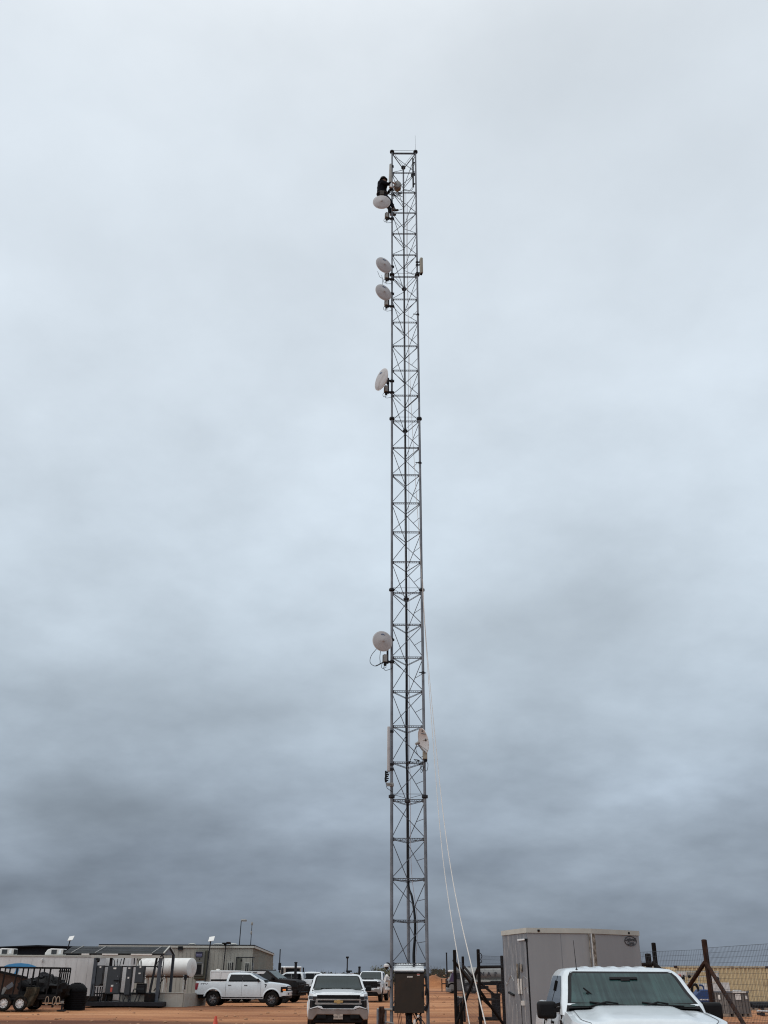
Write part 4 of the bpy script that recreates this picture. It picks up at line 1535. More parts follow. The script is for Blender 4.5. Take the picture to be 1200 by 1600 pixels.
        for x in (-.74, .28):
            MB().box((x, s * (hw(belt - .17, x) + .018), belt - .17), (.20, .03, .035)).build('door_handle', 'black' if style == 'ford' else paint, root, bevel=.01)
        MB().box(((wr + wf) / 2, s * (W / 2 - .10), .50), (wf - wr - 2 * Ra - .05, .16, .05)).build('running_board', 'black', root, bevel=.012)
        # mirrors
        my = W / 2
        mm = MB()
        if mirrors == 'tow':
            mm.box((1.02, s * (my + .125), belt + .01), (.13, .27, .22))
            mo = mm.build('mirror', 'black', root, bevel=.045, seg=4)
            MB().bar((1.06, s * (my - .12), belt + .03), (1.03, s * (my + .05), belt + .0), .10, .06).bar((1.10, s * (my - .14), belt + .11), (1.03, s * (my + .06), belt + .05), .07, .04).build('mirror_arm', 'black', mo)
            MB().box((.95, s * (my + .125), belt + .01), (.012, .22, .17)).build('mirror_glass', 'glass_dark', mo)
        else:
            mm.box((1.05, s * (my + .07), belt + .12), (.12, .20, .17))
            mo = mm.build('mirror', 'black' if mirrors == 'small' else paint, root, bevel=.035, seg=3)
            MB().bar((1.08, s * (my - .10), belt + .05), (1.05, s * (my + .02), belt + .08), .08, .05).build('mirror_arm', 'black', mo)
        # lamps
        tl = MB()
        tl.grid(lambda u, v, s=s: (lambda x, z: V((x, s * (hw(z, x) + .006), z)))(lerp(L0 - .005, L0 + .20 - .06 * (1 - v), u), lerp(rail - .42, rail - .05, v)), 3, 5, flip=(s < 0))
        tl.box((L0 - .012, s * (W / 2 - .16), rail - .235), (.02, .18, .37))
        tl.build('tail_lamp', 'red_lens', root)
    # hood skin: a separate crowned panel
    hm_ = MB()

    def hood(u, v):
        x = lerp(1.40, FX - .03, u)
        s = lerp(-1, 1, v)
        e = hw(zt(x), x) - .035
        y = s * e
        plate = sstep(.70, .52, abs(s)) * (1 - .45 * u)
        z = zt(x) + .018 + hoodrise * plate + .018 * (1 - s * s) - .045 * sstep(.92, 1.0, u) - .03 * sstep(.9, 1.0, abs(s))
        return V((x, y, z))
    hm_.grid(hood, 26, 36)
    ho_ = hm_.build('hood', paint, root, smooth=60)
    sm2 = MB()
    for s in (-1, 1):
        pts_ = [hood(u, .5 + s * .462) + V((0, 0, .002)) for u in [i / 14 for i in range(15)]]
        sm2.path(pts_, .003, 5)
    sm2.build('hood_seam', 'dark_steel', ho_)
    # cowl and wipers
    cw_ = MB()
    cw_.grid(lambda u, v: V((lerp(1.36, 1.56, u), lerp(-1, 1, v) * (W / 2 - .14), belt + .035 + .012 * u + .015 * (1 - (2 * v - 1) ** 2))), 3, 10)
    cw_.build('cowl', 'black', root)
    for y0, y1 in ((.10, .68), (-.62, .02)):
        wp = MB()
        za, zb2 = belt + .065, belt + .105
        wp.path([(1.50, y0, za), (cab_x(belt + .10) + .05, lerp(y0, y1, .4), zb2 + .02), (cab_x(belt + .10) + .045, lerp(y0, y1, .65), zb2)], .012, 6)
        wp.path([(cab_x(belt + .12) + .042, lerp(y0, y1, .05), belt + .12), (cab_x(belt + .085) + .048, lerp(y0, y1, .5), belt + .09), (cab_x(belt + .07) + .05, y1, belt + .075)], .013, 6)
        wp.build('wiper', 'black', root)
    # wheels
    for cx in (wr, wf):
        for s in (-1, 1):
            wheel(root, (cx, s * (W / 2 - .145), Rw), Rw, s, rim, spokes)
    # ---- faces
    fxn = FX
    if style == 'ford':
        MB().box((fxn - .02, 0, nose - .155), (.10, 1.30, .30)).build('grille', 'black', root, bevel=.03)
        gm_ = MB()
        for z in (nose - .08, nose - .2):
            gm_.box((fxn + .035, 0, z), (.03, 1.26, .05))
        gm_.build('grille_bar', paint if paint != 'black_paint' else 'dark_steel', root, bevel=.01)
        for s in (-1, 1):
            hl = MB()
            hl.grid(lambda u, v, s=s: (lambda x, z: V((x + .004, s * (hw(z, x) + .008), z)))(lerp(fxn - .36, fxn + .01, u), lerp(nose - .35, nose - .05 + .0 * u, v)), 6, 5, flip=(s < 0))
            hl.box((fxn - .005, s * .73, nose - .19), (.05, .24, .30))
            ho = hl.build('headlamp', 'black', root, smooth=40)
            if paint != 'black_paint':
                MB().grid(lambda u, v, s=s: (lambda x, z: V((x + .006, s * (hw(z, x) + .013), z)))(lerp(fxn - .24, fxn - .06, u), lerp(nose - .26, nose - .17, v)), 3, 2, flip=(s < 0)).build('turn_lamp', 'amber', ho)
            MB().box((fxn + .115, s * .66, .72), (.02, .22, .10)).build('fog_lamp', 'black', root, bevel=.01)
            fv = MB().prism([(1.44, belt - .10), (1.56, belt - .10), (1.60, belt - .13), (1.52, belt - .30), (1.48, belt - .30), (1.53, belt - .17)], ((0, s * (hw(1.15, 1.5) - .01), 0), (1, 0, 0), (0, 0, 1)), (0, s * .022, 0))
            fv.build('fender_vent', 'black', root)
        bp_ = MB()
        pl_ = [(-.96, -.32), (-.90, -.06), (-.70, .06), (.70, .06), (.90, -.06), (.96, -.32), (.94, -.42), (.80, -.12), (.64, -.05), (-.64, -.05), (-.80, -.12), (-.94, -.42)]
        bp_.prism(pl_, ((fxn + .05, 0, .60), (0, 1, 0), (1, 0, 0)), (0, 0, .26))
        bp_.build('bumper', paint, root, bevel=.02)
        MB().prism([(p[0] * .98, p[1] - .01) for p in pl_], ((fxn + .05, 0, .46), (0, 1, 0), (1, 0, 0)), (0, 0, .135)).build('air_dam', 'black', root, bevel=.02)
    else:
        gb = MB()
        gb.box((fxn - .015, 0, nose - .215), (.10, 1.44, .44))
        gb.build('grille', 'black', root, bevel=.02)
        gm_ = MB()
        bars = 'chrome' if style == 'chevy' else 'black'
        for z, hh, ww in ((nose - .135, .045, 1.50), (nose - .255, .055, 1.56)):
            gm_.box((fxn + .04, 0, z), (.035, ww, hh))
        gm_.box((fxn + .04, .72, nose - .195), (.03, .07, .12))
        gm_.box((fxn + .04, -.72, nose - .195), (.03, .07, .12))
        gm_.build('grille_bar', bars, root, bevel=.012)
        sl = MB()
        for k in range(5):
            sl.box((fxn + .035, 0, nose - .31 - .022 * k), (.02, 1.36, .008))
        sl.box((fxn + .038, 0, nose - .195), (.02, 1.34, .012))
        sl.build('grille_slats', 'dark_steel', root)
        em_ = MB()
        k = .155
        em_.prism([(-.155, -.022), (-.145, .038), (-.05, .038), (-.045, .062), (.055, .062), (.06, .038), (.155, .038), (.145, -.022), (.05, -.022), (.045, -.05), (-.055, -.05), (-.06, -.022)], ((fxn + .058, 0, nose - .20), (0, 1, 0), (0, 0, 1)), (.02, 0, 0))
        em_.build('emblem', 'gold' if style == 'chevy' else 'black', root, bevel=.006)
        for s in (-1, 1):
            hl = MB()
            hl.grid(lambda u, v, s=s: (lambda x, z: V((x + .004, s * (hw(z, x) + .008), z)))(lerp(fxn - .30, fxn + .01, u), lerp(nose - .13, nose - .035, v)), 6, 3, flip=(s < 0))
            hl.box((fxn + .005, s * .735, nose - .085), (.06, .24, .10))
            hl.build('headlamp', 'lamp_lens', root, smooth=40)
            h2 = MB()
            h2.grid(lambda u, v, s=s: (lambda x, z: V((x + .004, s * (hw(z, x) + .008), z)))(lerp(fxn - .20, fxn + .01, u), lerp(nose - .36, nose - .15, v)), 5, 4, flip=(s < 0))
            h2.box((fxn + .005, s * .79, nose - .26), (.055, .15, .2))
            h2.build('lower_lamp', 'black', root, smooth=40)
            MB().box((fxn + .03, s * .90, .70), (.18, .12, .34)).build('bumper_end_vent', 'black', root, bevel=.03)
            MB().box((fxn + .13, s * .55, .60), (.03, .30, .12)).build('fog_lamp', 'black', root, bevel=.01)
        pl_ = [(-1.0, -.40), (-.94, -.08), (-.66, .05), (.66, .05), (.94, -.08), (1.0, -.40), (.90, -.40), (.86, -.16), (.6, -.05), (-.6, -.05), (-.86, -.16), (-.90, -.40)]
        bmp = 'bumper_grey' if style == 'chevy' else 'chrome'
        # bumper: deep ends and a narrower middle band
        bp_ = MB()
        bp_.prism([(-.99, .80), (-.70, .86), (-.52, .80), (.52, .80), (.70, .86), (.99, .80), (.99, .52), (.84, .50), (.70, .66), (-.70, .66), (-.84, .50), (-.99, .52)], ((fxn + .02, 0, 0), (0, 1, 0), (0, 0, 1)), (.13, 0, 0))
        bp_.build('bumper', bmp, root, bevel=.025)
        MB().prism([(-.985, .812), (-.70, .872), (-.52, .812), (.52, .812), (.70, .872), (.985, .812), (.94, .835), (.69, .915), (.56, .905), (.50, .836), (-.50, .836), (-.56, .905), (-.69, .915), (-.94, .835)], ((fxn + .02, 0, 0), (0, 1, 0), (0, 0, 1)), (.15, 0, 0)).build('bumper_top', paint, root, bevel=.006)
        MB().box((fxn - .01, 0, .55), (.14, 1.62, .26)).build('lower_intake', 'black', root, bevel=.02)
    # rear bumper and plates
    MB().box((L0 - .10, 0, .62), (.16, 1.86, .18)).build('rear_bumper', 'chrome' if style != 'ford' or paint == 'black_paint' else paint, root, bevel=.03)
    MB().box((L0 - .20, 0, .50), (.25, .08, .08)).build('tow_hitch', 'black', root)
    return root


def plate_on(root, x, z, txt):
    p = MB().box((x, 0, z), (.012, .31, .155)).build('licence_plate', 'plate', root, bevel=.004)
    text(txt, .085, 'plate_number', 'ink', p, ((x + .008, 0, z - .01), (0, 1, 0), (0, 0, 1)), .002)
    text('TEXAS', .035, 'plate_state', 'ink', p, ((x + .008, 0, z + .055), (0, 1, 0), (0, 0, 1)), .002)
    return p


# foreground truck: only its upper half stands in the picture
fg = gp(981, 16.0, 0)
yaw_f = R(-93.5)
tf = pickup('pickup_truck', 'big white pickup closest to the photographer, wet windscreen and black towing mirrors', (fg.x, 16.0, 0), yaw_f, 'white_clean', 'ford', belt=1.43, roof=1.985, cowl=1.435, nose=1.30, rail=1.47, Rw=.44,
            screen='windscreen', mirrors='tow', hoodrise=.045, W=2.06)
# roof ribs, interior mirror pod, aerial and stickers
rb_ = MB()
for y in (-.42, -.22, 0, .22, .42):
    rb_.grid(lambda u, v, y=y: V((lerp(-.65, .36, u), y + lerp(-.055, .055, v), 1.985 + .006 + .018 * math.sin(math.pi * v) * min(1, u * 8, (1 - u) * 8) - .02 * sstep(.6, 1, u) - .004 * abs(y))), 12, 6)
rb_.build('roof_rib', 'white_clean', tf, smooth=60)
MB().box((.79, 0, 1.845), (.02, .40, .05), rot=Matrix.Rotation(R(-55), 3, 'Y')).box((.82, .02, 1.815), (.03, .13, .035), rot=Matrix.Rotation(R(-55), 3, 'Y')).build('sensor_pod', 'black', tf, bevel=.008)
MB().tube((.45, -.62, 1.93), (.36, -.625, 2.36), .006, .003, 6).lathe([(.025, 0), (.02, .03), (.008, .05)], (.45, -.62, 1.925), n=10).build('roof_aerial', 'black', tf)
MB().box((.985, .70, 1.685), (.008, .085, .022), rot=Matrix.Rotation(R(-52), 3, 'Y')).build('toll_sticker', mat('pale_blue_sticker', (.35, .55, .66), .5), tf)
MB().box((1.20, -.02, 1.555), (.008, .05, .03), rot=Matrix.Rotation(R(-52), 3, 'Y')).build('inspection_sticker', 'paper', tf)
# a grab handle and hanging clip board seen through the left of the screen
gh = MB()
gh.bar((1.06, -.62, 1.72), (1.16, -.47, 1.60), .012, .02)
gh.bar((1.10, -.58, 1.66), (1.13, -.55, 1.63), .05, .014)
gh.build('screen_clip', 'black', tf)
MB().box((1.24, -.96, 1.36), (.10, .04, .05)).build('mirror_mount', 'black', tf)

# the white side-on pickup in the middle distance
a_ = gp(380, 66.4, 0)
ta_ = pickup('pickup_truck', 'clean white crew-cab pickup seen side-on with dark windows, front lamp glowing amber', (a_.x, 66.4, 0), R(-4), 'white_clean', 'ford', rim='alloy', belt=1.35, roof=1.885, cowl=1.315, nose=1.15, rail=1.335, Rw=.42, sill=.43)
text('STX', .17, 'side_lettering', 'ink', ta_, ((-2.38, -(W_ := .975), 1.21), (1, 0, 0), (0, 0, 1)), .004, .004, .2, 1.5)
MB().box((-1.5, 0, 1.45), (1.0, 1.6, .10)).build('bed_cover', 'black', ta_, bevel=.01)
# dark pickup behind it
b2_ = gp(412, 75, 0)
tb_ = pickup('pickup_truck', 'black crew-cab pickup parked just behind the side-on white one', (b2_.x + .0, 75, 0), R(-18), 'black_paint', 'ford', rim='alloy_dark', screen='windscreen', belt=1.42, roof=2.08, cowl=1.46, nose=1.34, rail=1.46, Rw=.45)
ib_ = MB()
ib_.path([(3.06, -.75, .55), (3.12, -.70, 1.12), (3.14, 0, 1.18), (3.12, .70, 1.12), (3.06, .75, .55)], .04, 8)
ib_.tube((3.02, -.9, .66), (3.02, .9, .66), .06, n=8)
ib_.build('grille_guard', 'black', tb_)
# two white ones farther back
c3 = gp(450, 86, 0)
pickup('pickup_truck', 'farther white pickup showing its cab flank past the black truck hood', (c3.x + .35, 86, 0), R(177), 'white_clean', 'chevy', rim='alloy_dark', belt=1.34, roof=1.95)
c4 = gp(500, 92, 0)
pickup('pickup_truck', 'farthest white pickup, mostly hidden by the front-facing one with the gold emblem', (-6.02, 93, 0), R(3), 'white_clean', 'chevy', rim='alloy_dark', belt=1.36, roof=1.97)
# white pickup facing the camera
e_ = gp(524, 37.5, 0)
te_ = pickup('pickup_truck', 'white pickup facing the camera, dusty grille with gold emblem', (e_.x, 38.1, 0), R(-86.5), 'white_paint', 'chevy', screen='windscreen_dry', mirrors='small', belt=1.29, roof=1.86, cowl=1.33, nose=1.23, W=2.04)
plate_on(te_, 2.84 + .152, .60, 'NXL 427')
MB().box((-.1, .42, 1.955), (.22, .22, .05)).box((-.1, .42, 1.925), (.12, .08, .06)).build('beacon_bracket', 'black', te_, bevel=.01)
MB().box((1.08, .62, 1.49), (.006, .12, .06), rot=Matrix.Rotation(R(-52), 3, 'Y')).build('screen_sticker', 'paper', te_)
MB().box((1.20, -.55, 1.40), (.02, .35, .03)).build('dashboard_paper', 'paper', te_)
# white heavy pickup with a tan flatbed
f_ = gp(574, 78, 0)
tg_ = pickup('flatbed_truck', 'white heavy pickup with black grille and mud-tanned service bed', (f_.x + .35, 79.6, 0), R(-97), 'white_paint', 'dark', screen='windscreen_dry', belt=1.40, roof=2.02, cowl=1.44, nose=1.36, rail=.98, Rw=.44, bed=False, rim='alloy_dark')
for s in (-1, 1):
    sbx = MB()
    sbx.box((-2.0, s * .86, 1.06), (1.95, .34, .78))
    so = sbx.build('tool_locker', 'tan_paint', tg_, bevel=.02)
    for x in (-2.6, -2.0, -1.4):
        MB().box((x, s * 1.034, 1.08), (.50, .012, .62)).build('locker_door', 'tan_paint', so, bevel=.01)
MB().box((-1.95, 0, .98), (1.9, 1.4, .10)).build('bed_floor', 'tan_paint', tg_)
hsc = MB().prism([(-.40, 0), (.40, 0), (.34, .06), (-.34, .06)], ((2.1, 0, 1.46), (0, 1, 0), (0, 0, 1)), (.22, 0, 0))
hsc.build('hood_scoop', 'black', tg_, bevel=.01)
# pale bundles strapped on the bed
for i, (dx, dy, dz, s) in enumerate(((-1.5, 1.02, 1.58, (.7, .6, 1.0)), (-2.15, .98, 1.5, (.8, .6, .6)), (-2.6, 1.0, 1.5, (.5, .5, .8)))):
    q = Matrix.Rotation(R(-97), 3, 'Z') @ V((dx, dy - .1, dz)) + V((f_.x + .35, 79.6, 0))
    o = thing('cargo_sack', ('tall pale sack at the cab end of the service bed', 'squat pale sack in the middle of the service bed', 'narrow pale sack at the tail of the service bed')[i], 'sack', q, 0, 'pale sacks on the service bed')
    MB().sph((0, 0, 0), .22, s, 14, 10, jit=.35, seed=i).build('sack', 'paper', o, smooth=60)
    MB().path(catmull([(-.2 * s[0], -.02, .0), (-.1, -.2 * s[1], .05), (.1, -.2 * s[1], .04), (.2 * s[0], 0, 0)], 5), .012, 6).build('strap', 'ink', o)

# tractor cab far behind, with a pale roof
q = gp(453, 125, 0)
tt = thing('cab_truck', 'far pale-roofed truck cab rising behind the white pickups', 'truck', q, R(-70))
MB().box((0, 0, 1.7), (1.9, 2.1, 1.45)).build('cab', mat('faded_cab_paint', (.30, .28, .25), .6), tt, bevel=.10, seg=3)
MB().box((0, 0, 2.46), (2.0, 2.16, .24)).build('roof', 'white_clean', tt, bevel=.10, seg=3)
MB().box((.96, 0, 2.05), (.06, 1.7, .62)).build('windscreen', 'glass_dark', tt, bevel=.02)
for s in (-1, 1):
    MB().box((.1, s * 1.06, 2.05), (1.1, .04, .6)).build('side_window', 'glass_dark', tt)
    MB().box((.9, s * 1.3, 2.2), (.08, .16, .5)).build('mirror', 'black', tt)
    for x in (.5, -.6):
        wheel(tt, (x, s * .9, .5), .5, s, 'alloy_dark')
MB().box((.3, 0, .9), (2.6, 1.9, .5)).build('chassis', 'black', tt, bevel=.03)

# ---- white service body truck behind the side-on pickup
q = gp(366, 75, 0)
sv_ = thing('service_truck', 'white utility truck with tall box lockers behind the side-on white pickup', 'truck', q, R(-3))
sb_ = MB().box((-.6, 0, 1.36), (2.1, 2.0, 1.30)).build('utility_body', 'white_paint', sv_, bevel=.03)
for x, wd in ((-1.28, .62), (-.56, .62), (.12, .58)):
    d_ = MB().box((x, -1.006, 1.40), (wd, .014, 1.0)).build('locker_door', 'white_paint', sb_, bevel=.01)
    fr = MB()
    for a, b3 in (((x - wd / 2, 1.9), (x + wd / 2, 1.9)), ((x - wd / 2, .9), (x - wd / 2, 1.9))):
        fr.bar((a[0], -1.01, a[1]), (b3[0], -1.01, b3[1]), .012, .012)
    fr.build('door_seam', 'dark_steel', d_)
    MB().box((x + .15, -1.02, 1.42), (.10, .03, .06)).build('handle', 'black', d_)
MB().box((.55, 0, 1.88), (4.0, 1.6, .16)).build('ladder_rack', 'white_paint', sv_, bevel=.02)
MB().box((.75, -.82, 1.90), (.9, .02, .05)).box((1.5, -.82, 1.90), (.3, .02, .05)).build('rack_lettering', 'ink', sv_)
MB().box((1.9, 0, 1.1), (2.2, 1.9, .8)).build('cab', 'white_paint', sv_, bevel=.06)
MB().box((.5, 0, .62), (4.2, 1.4, .25)).build('chassis', 'black', sv_)
MB().sph((-1.2, -.6, 2.05), .10, (1.5, 1, .6)).build('beacon', 'paper', sv_)
for x in (-.8, 2.2):
    for s in (-1, 1):
        wheel(sv_, (x, s * .86, .42), .42, s, 'alloy_dark')
# ------------------------------------------------------------------ left side of the yard
M['panel_white'] = mat('grey_white_cladding', (0.60, 0.60, 0.595), 0.6, 0, 0.10, 1.2, stain=(0.48, 0.45, 0.43), stain_amt=0.2, stain_scale=.8, stretch=(3, 3, .6))
M['beige_wall'] = mat('beige_metal_cladding', (0.33, 0.32, 0.28), 0.55, 0.0, 0.06, 1.0, stain=(0.22, 0.20, 0.17), stain_amt=0.15, stretch=(2, 2, .5))
M['roof_dark'] = mat('dark_roof_sheet', (0.010, 0.012, 0.017), 0.8, 0.0, 0.15, 2, spec=0.15)
M['roof_trim'] = mat('pale_trim', (0.42, 0.42, 0.38), 0.55, 0, 0.1, 3)
M['solar'] = mat('dark_roof_panel', (0.034, 0.036, 0.037), 0.7, 0, 0.2, 2, spec=0.12)
M['grey_box'] = mat('grey_switchgear_paint', (0.045, 0.050, 0.056), 0.55, 0.0, 0.12, 3, spec=0.25)
M['tank_white'] = mat('white_tank_paint', (0.66, 0.66, 0.64), 0.5, 0, 0.06, 2, stain=(0.38, 0.30, 0.25), stain_amt=0.25, stain_scale=1.3)
M['poly_black'] = mat('black_poly', (0.004, 0.004, 0.005), 0.7, 0, 0.2, 4, spec=0.12)
M['blue_ink'] = mat('sky_blue_vinyl', (0.045, 0.24, 0.48), 0.5, 0, 0.12, 1.5)
M['pale_plywood'] = mat('weathered_plywood', (0.24, 0.19, 0.145), 0.8, 0, 0.2, 3)
M['brown_board'] = mat('brown_board', (0.075, 0.040, 0.028), 0.85, 0, 0.3, 3, spec=0.2)
M['bagblack'] = mat('black_bin_bag', (0.010, 0.010, 0.011), 0.65, 0, 0.3, 5, bump=0.5, bscale=9, spec=0.15)
M['concrete'] = mat('pale_barrier', (0.36, 0.34, 0.30), 0.8, 0, 0.1, 2, stain=(0.30, 0.22, 0.16), stain_amt=0.3)
M['window_dark'] = mat('dark_pane', (0.012, 0.013, 0.014), 0.1, 0, 0.1, 3)

# ---- white office trailer with a blue arch logo
Yt = 67.0
xr = gp(143, Yt, 1.5).x
xl = gp(-70, Yt, 1.5).x
zt_ = at(70, 1494, Yt).z
ot = thing('office_trailer', 'long off-white site trailer with a blue arched logo on its side', 'trailer', ((xl + xr) / 2, Yt, 0))
wd = xr - xl
mb = MB().box((0, 1.5, (zt_ + .45) / 2), (wd, 3.0, zt_ - .45))
wl = mb.build('wall', 'panel_white', ot)
mb = MB()
for i in range(12):
    x = -wd / 2 + (i + .5) * wd / 12
    mb.box((x, -.006, (zt_ + .45) / 2 - .02), (.03, .012, zt_ - .6))
mb.build('panel_seam', 'panel_white', wl)
MB().box((0, 1.5, zt_ + .02), (wd + .1, 3.1, .09)).build('roof_edge', 'roof_trim', ot)
MB().box((0, 1.5, .3), (wd - .3, 2.6, .36)).build('chassis', 'black', ot)
for i, px in enumerate((9, 86)):
    p = gp(px, Yt + 1.0, zt_)
    ac = thing('air_conditioner', ('rounded white roof air conditioner at the left picture edge', 'rounded white roof air conditioner over the middle of the off-white trailer')[i], 'air conditioner', (p.x, Yt + 1.0, zt_ + .065), 0, 'air conditioners on the trailer roof')
    MB().prism([(-.58, 0), (.60, 0), (.60, .38), (-.20, .40), (-.42, .33), (-.56, .15)], ((0, -.4, 0), (1, 0, 0), (0, 0, 1)), (0, .8, 0)).build('shroud', 'tank_white', ac, bevel=.05, seg=3)
    MB().box((.02, -.41, .20), (.34, .03, .26)).build('louvre', 'grey_box', ac)
    MB().box((.40, -.41, .20), (.16, .02, .22)).build('vent_panel', 'galv_light', ac)
    MB().box((.62, -.05, .2), (.03, .6, .28)).build('coil', 'black', ac)


def on_wall(px, py):
    p = at(px, py, Yt - .012)
    return (p.x - (xl + xr) / 2, p.z)


def crescent(outer, inner):
    return [on_wall(*p) for p in outer] + [on_wall(*p) for p in reversed(inner)]


lg = MB()
arc = crescent([(6, 1510), (12, 1507.2), (22, 1505.4), (33, 1504.8), (44, 1506), (52, 1508.2), (58, 1511)], [(8, 1512.8), (16, 1513.8), (24, 1511.8), (33, 1511.0), (42, 1512), (49, 1513.2), (56, 1512.6)])
lg.prism(arc, ((0, -.012, 0), (1, 0, 0), (0, 0, 1)), (0, -.006, 0))
st = crescent([(25, 1511), (24.5, 1516), (22.5, 1520), (19, 1524)], [(29, 1511), (29.5, 1516), (27.5, 1521), (24, 1525)])
lg.prism(st, ((0, -.012, 0), (1, 0, 0), (0, 0, 1)), (0, -.006, 0))
lg.build('logo', 'blue_ink', ot)
p = at(65.5, 1500, Yt - .1)
wlm = thing('wall_lamp', 'tiny white lamp fixed high on the off-white trailer wall', 'lamp', p)
MB().box((0, 0, 0), (.10, .14, .14)).build('housing', 'tank_white', wlm, bevel=.02)
MB().box((0, .0, -.09), (.08, .10, .04)).build('lens', 'galv_light', wlm)

# ---- dark roofed building behind
Yd = 84.0
rz_, lz_, ez = at(60, 1478, Yd).z, at(-60, 1486, Yd).z, 2.6
xa, xb_, xm = gp(-120, Yd, 3).x, gp(160, Yd, 3).x, gp(58, Yd, 3).x
db = thing('dark_roofed_building', 'low dark-roofed building looming behind the off-white site trailer', 'building', (xm, Yd, 0))
MB().prism([(xa - xm, 0), (xb_ - xm, 0), (xb_ - xm, at(160, 1481.5, Yd).z - .05), (0, rz_ - .05), (xa - xm, lz_ - .05)], ((0, 0, 0), (1, 0, 0), (0, 0, 1)), (0, 12, 0)).build('wall', 'roof_dark', db)
for a, b3 in (((xa - xm - .3, lz_), (0, rz_)), ((0, rz_), (xb_ - xm + .3, at(160, 1481.5, Yd).z))):
    MB().prism([a, b3, (b3[0], b3[1] + .10), (a[0], a[1] + .10)], ((0, -.4, -.04), (1, 0, 0), (0, 0, 1)), (0, 12.8, 0)).build('roof', 'roof_dark', db)
MB().box((-2.2, -.1, rz_ - 1.2), (1.3, .2, .8)).build('vent_box', 'brown_board', db)

# ---- canopy with the switchgear under it
Yc = 63.0
x0, x1 = gp(100, Yc, 3).x, gp(257, Yc, 3).x
zr_, ze = at(180, 1480.5, Yc + 1.6).z, at(180, 1491, Yc).z
cn = thing('steel_canopy', 'open steel canopy with low dark panel roof standing over grey switchgear', 'canopy', (x0, Yc, 0))
w_ = x1 - x0
mb = MB().prism([(0, ze), (1.6, zr_), (3.2, ze), (3.2, ze + .05), (1.6, zr_ + .06), (0, ze + .05)], ((0, 0, 0), (0, 1, 0), (0, 0, 1)), (w_, 0, 0))
rf = mb.build('roof', 'solar', cn)
for px in (112, 149, 238):
    xx = gp(px, Yc, 3).x - x0
    MB().bar((xx, -.01, ze + .07), (xx + .22, 1.6, zr_ + .08), .05, .05).build('roof_strip', 'radio', rf)
MB().bar((w_ - .03, -.01, ze + .08), (w_ - .03, 1.6, zr_ + .09), .08, .06).bar((w_ - .03, 3.21, ze + .08), (w_ - .03, 1.6, zr_ + .09), .06, .06).build('gable_trim', 'roof_trim', rf)
MB().prism([(0.1, ze), (1.6, zr_ - .03), (3.1, ze)], ((w_ - .10, 0, 0), (0, 1, 0), (0, 0, 1)), (.03, 0, 0)).build('gable_sheet', 'galv', cn)
for zz in (.38, .70):
    MB().bar((.05, 1.6 * zz - .02, lerp(ze, zr_, zz) + .075), (w_, 1.6 * zz - .02, lerp(ze, zr_, zz) + .075), .035, .02).build('panel_joint', 'galv', rf)
xb0, xb1 = gp(143, Yc, 3).x - x0, gp(254, Yc, 3).x - x0
MB().box(((xb0 + xb1) / 2, .1, at(200, 1494.5, Yc).z), (xb1 - xb0, .14, .16)).build('front_beam', 'roof_trim', cn, bevel=.01)
for pa_, pb_ in ((128, 140), (160, 185), (205, 238)):
    a, b3 = gp(pa_, Yc, 3).x - x0, gp(pb_, Yc, 3).x - x0
    MB().box(((a + b3) / 2, .02, at(200, 1491.5, Yc).z), (b3 - a, .06, .09)).build('beam_lamp', 'paper', cn, bevel=.01)
for px, wd_ in ((145.5, .20), (150, .16), (247, .20), (252, .16)):
    xx = gp(px, Yc, 1.5).x - x0
    MB().box((xx, .12 if px in (145.5, 247) else 3.0, ze / 2 + .05), (wd_, .16, ze - .1)).build('post', 'galv_dark', cn)
for px, lean in ((238, -.55),):
    xx = gp(px, Yc, 1.5).x - x0
    MB().bar((xx + .1, .3, ze - .05), (xx - .18, .3, .45), .12, .12).build('post', 'dark_steel', cn)
    MB().bar((xx + .45, .3, ze - .05), (xx + .2, .3, .45), .05, .05).build('stay', 'galv', cn)
# skid base and clutter
xs0, xs1 = gp(128, Yc - .6, 0).x - x0, gp(253, Yc - .6, 0).x - x0
MB().box(((xs0 + xs1) / 2, 1.0, .19), (xs1 - xs0, 3.2, .22)).build('skid_base', 'dark_steel', cn, bevel=.01)
MB().box((gp(232, Yc, 0).x - x0, .2, .52), (.62, .5, .42)).build('ballast_block', 'rust_dark', cn, bevel=.02)
MB().box((gp(141, Yc, 0).x - x0, .2, .45), (.75, .5, .28)).build('ballast_block', 'rust_dark', cn, bevel=.02)
MB().bar((gp(150, Yc, 2).x - x0, .5, at(190, 1510, Yc).z), (gp(250, Yc, 2).x - x0, .5, at(190, 1510, Yc).z), .06, .06).bar((gp(150, Yc, 2).x - x0, .5, at(190, 1553, Yc).z), (gp(246, Yc, 2).x - x0, .5, at(190, 1553, Yc).z), .06, .06).build('mounting_rail', 'dark_steel', cn)
# white storage box behind the switchgear
sx0, sx1 = gp(152, 70.5, 2).x, gp(203, 70.5, 2).x
q = thing('storage_box', 'white storage container standing behind the grey cabinets under the canopy', 'container', (sx0, 70.5, 0))
zt5 = at(170, 1495, 70.5).z
MB().box(((sx1 - sx0) / 2, .8, zt5 / 2 + .1), (sx1 - sx0, 1.6, zt5 - .2)).build('wall', 'panel_white', q, bevel=.02)
mb = MB()
for i in range(6):
    mb.box(((sx1 - sx0) * (i + .5) / 6, -.008, zt5 / 2 + .1), (.04, .016, zt5 - .4))
mb.build('panel_seam', 'panel_white', q)
MB().box(((sx1 - sx0) / 2, .8, .1), (sx1 - sx0 - .2, 1.3, .2)).build('skid', 'black', q)
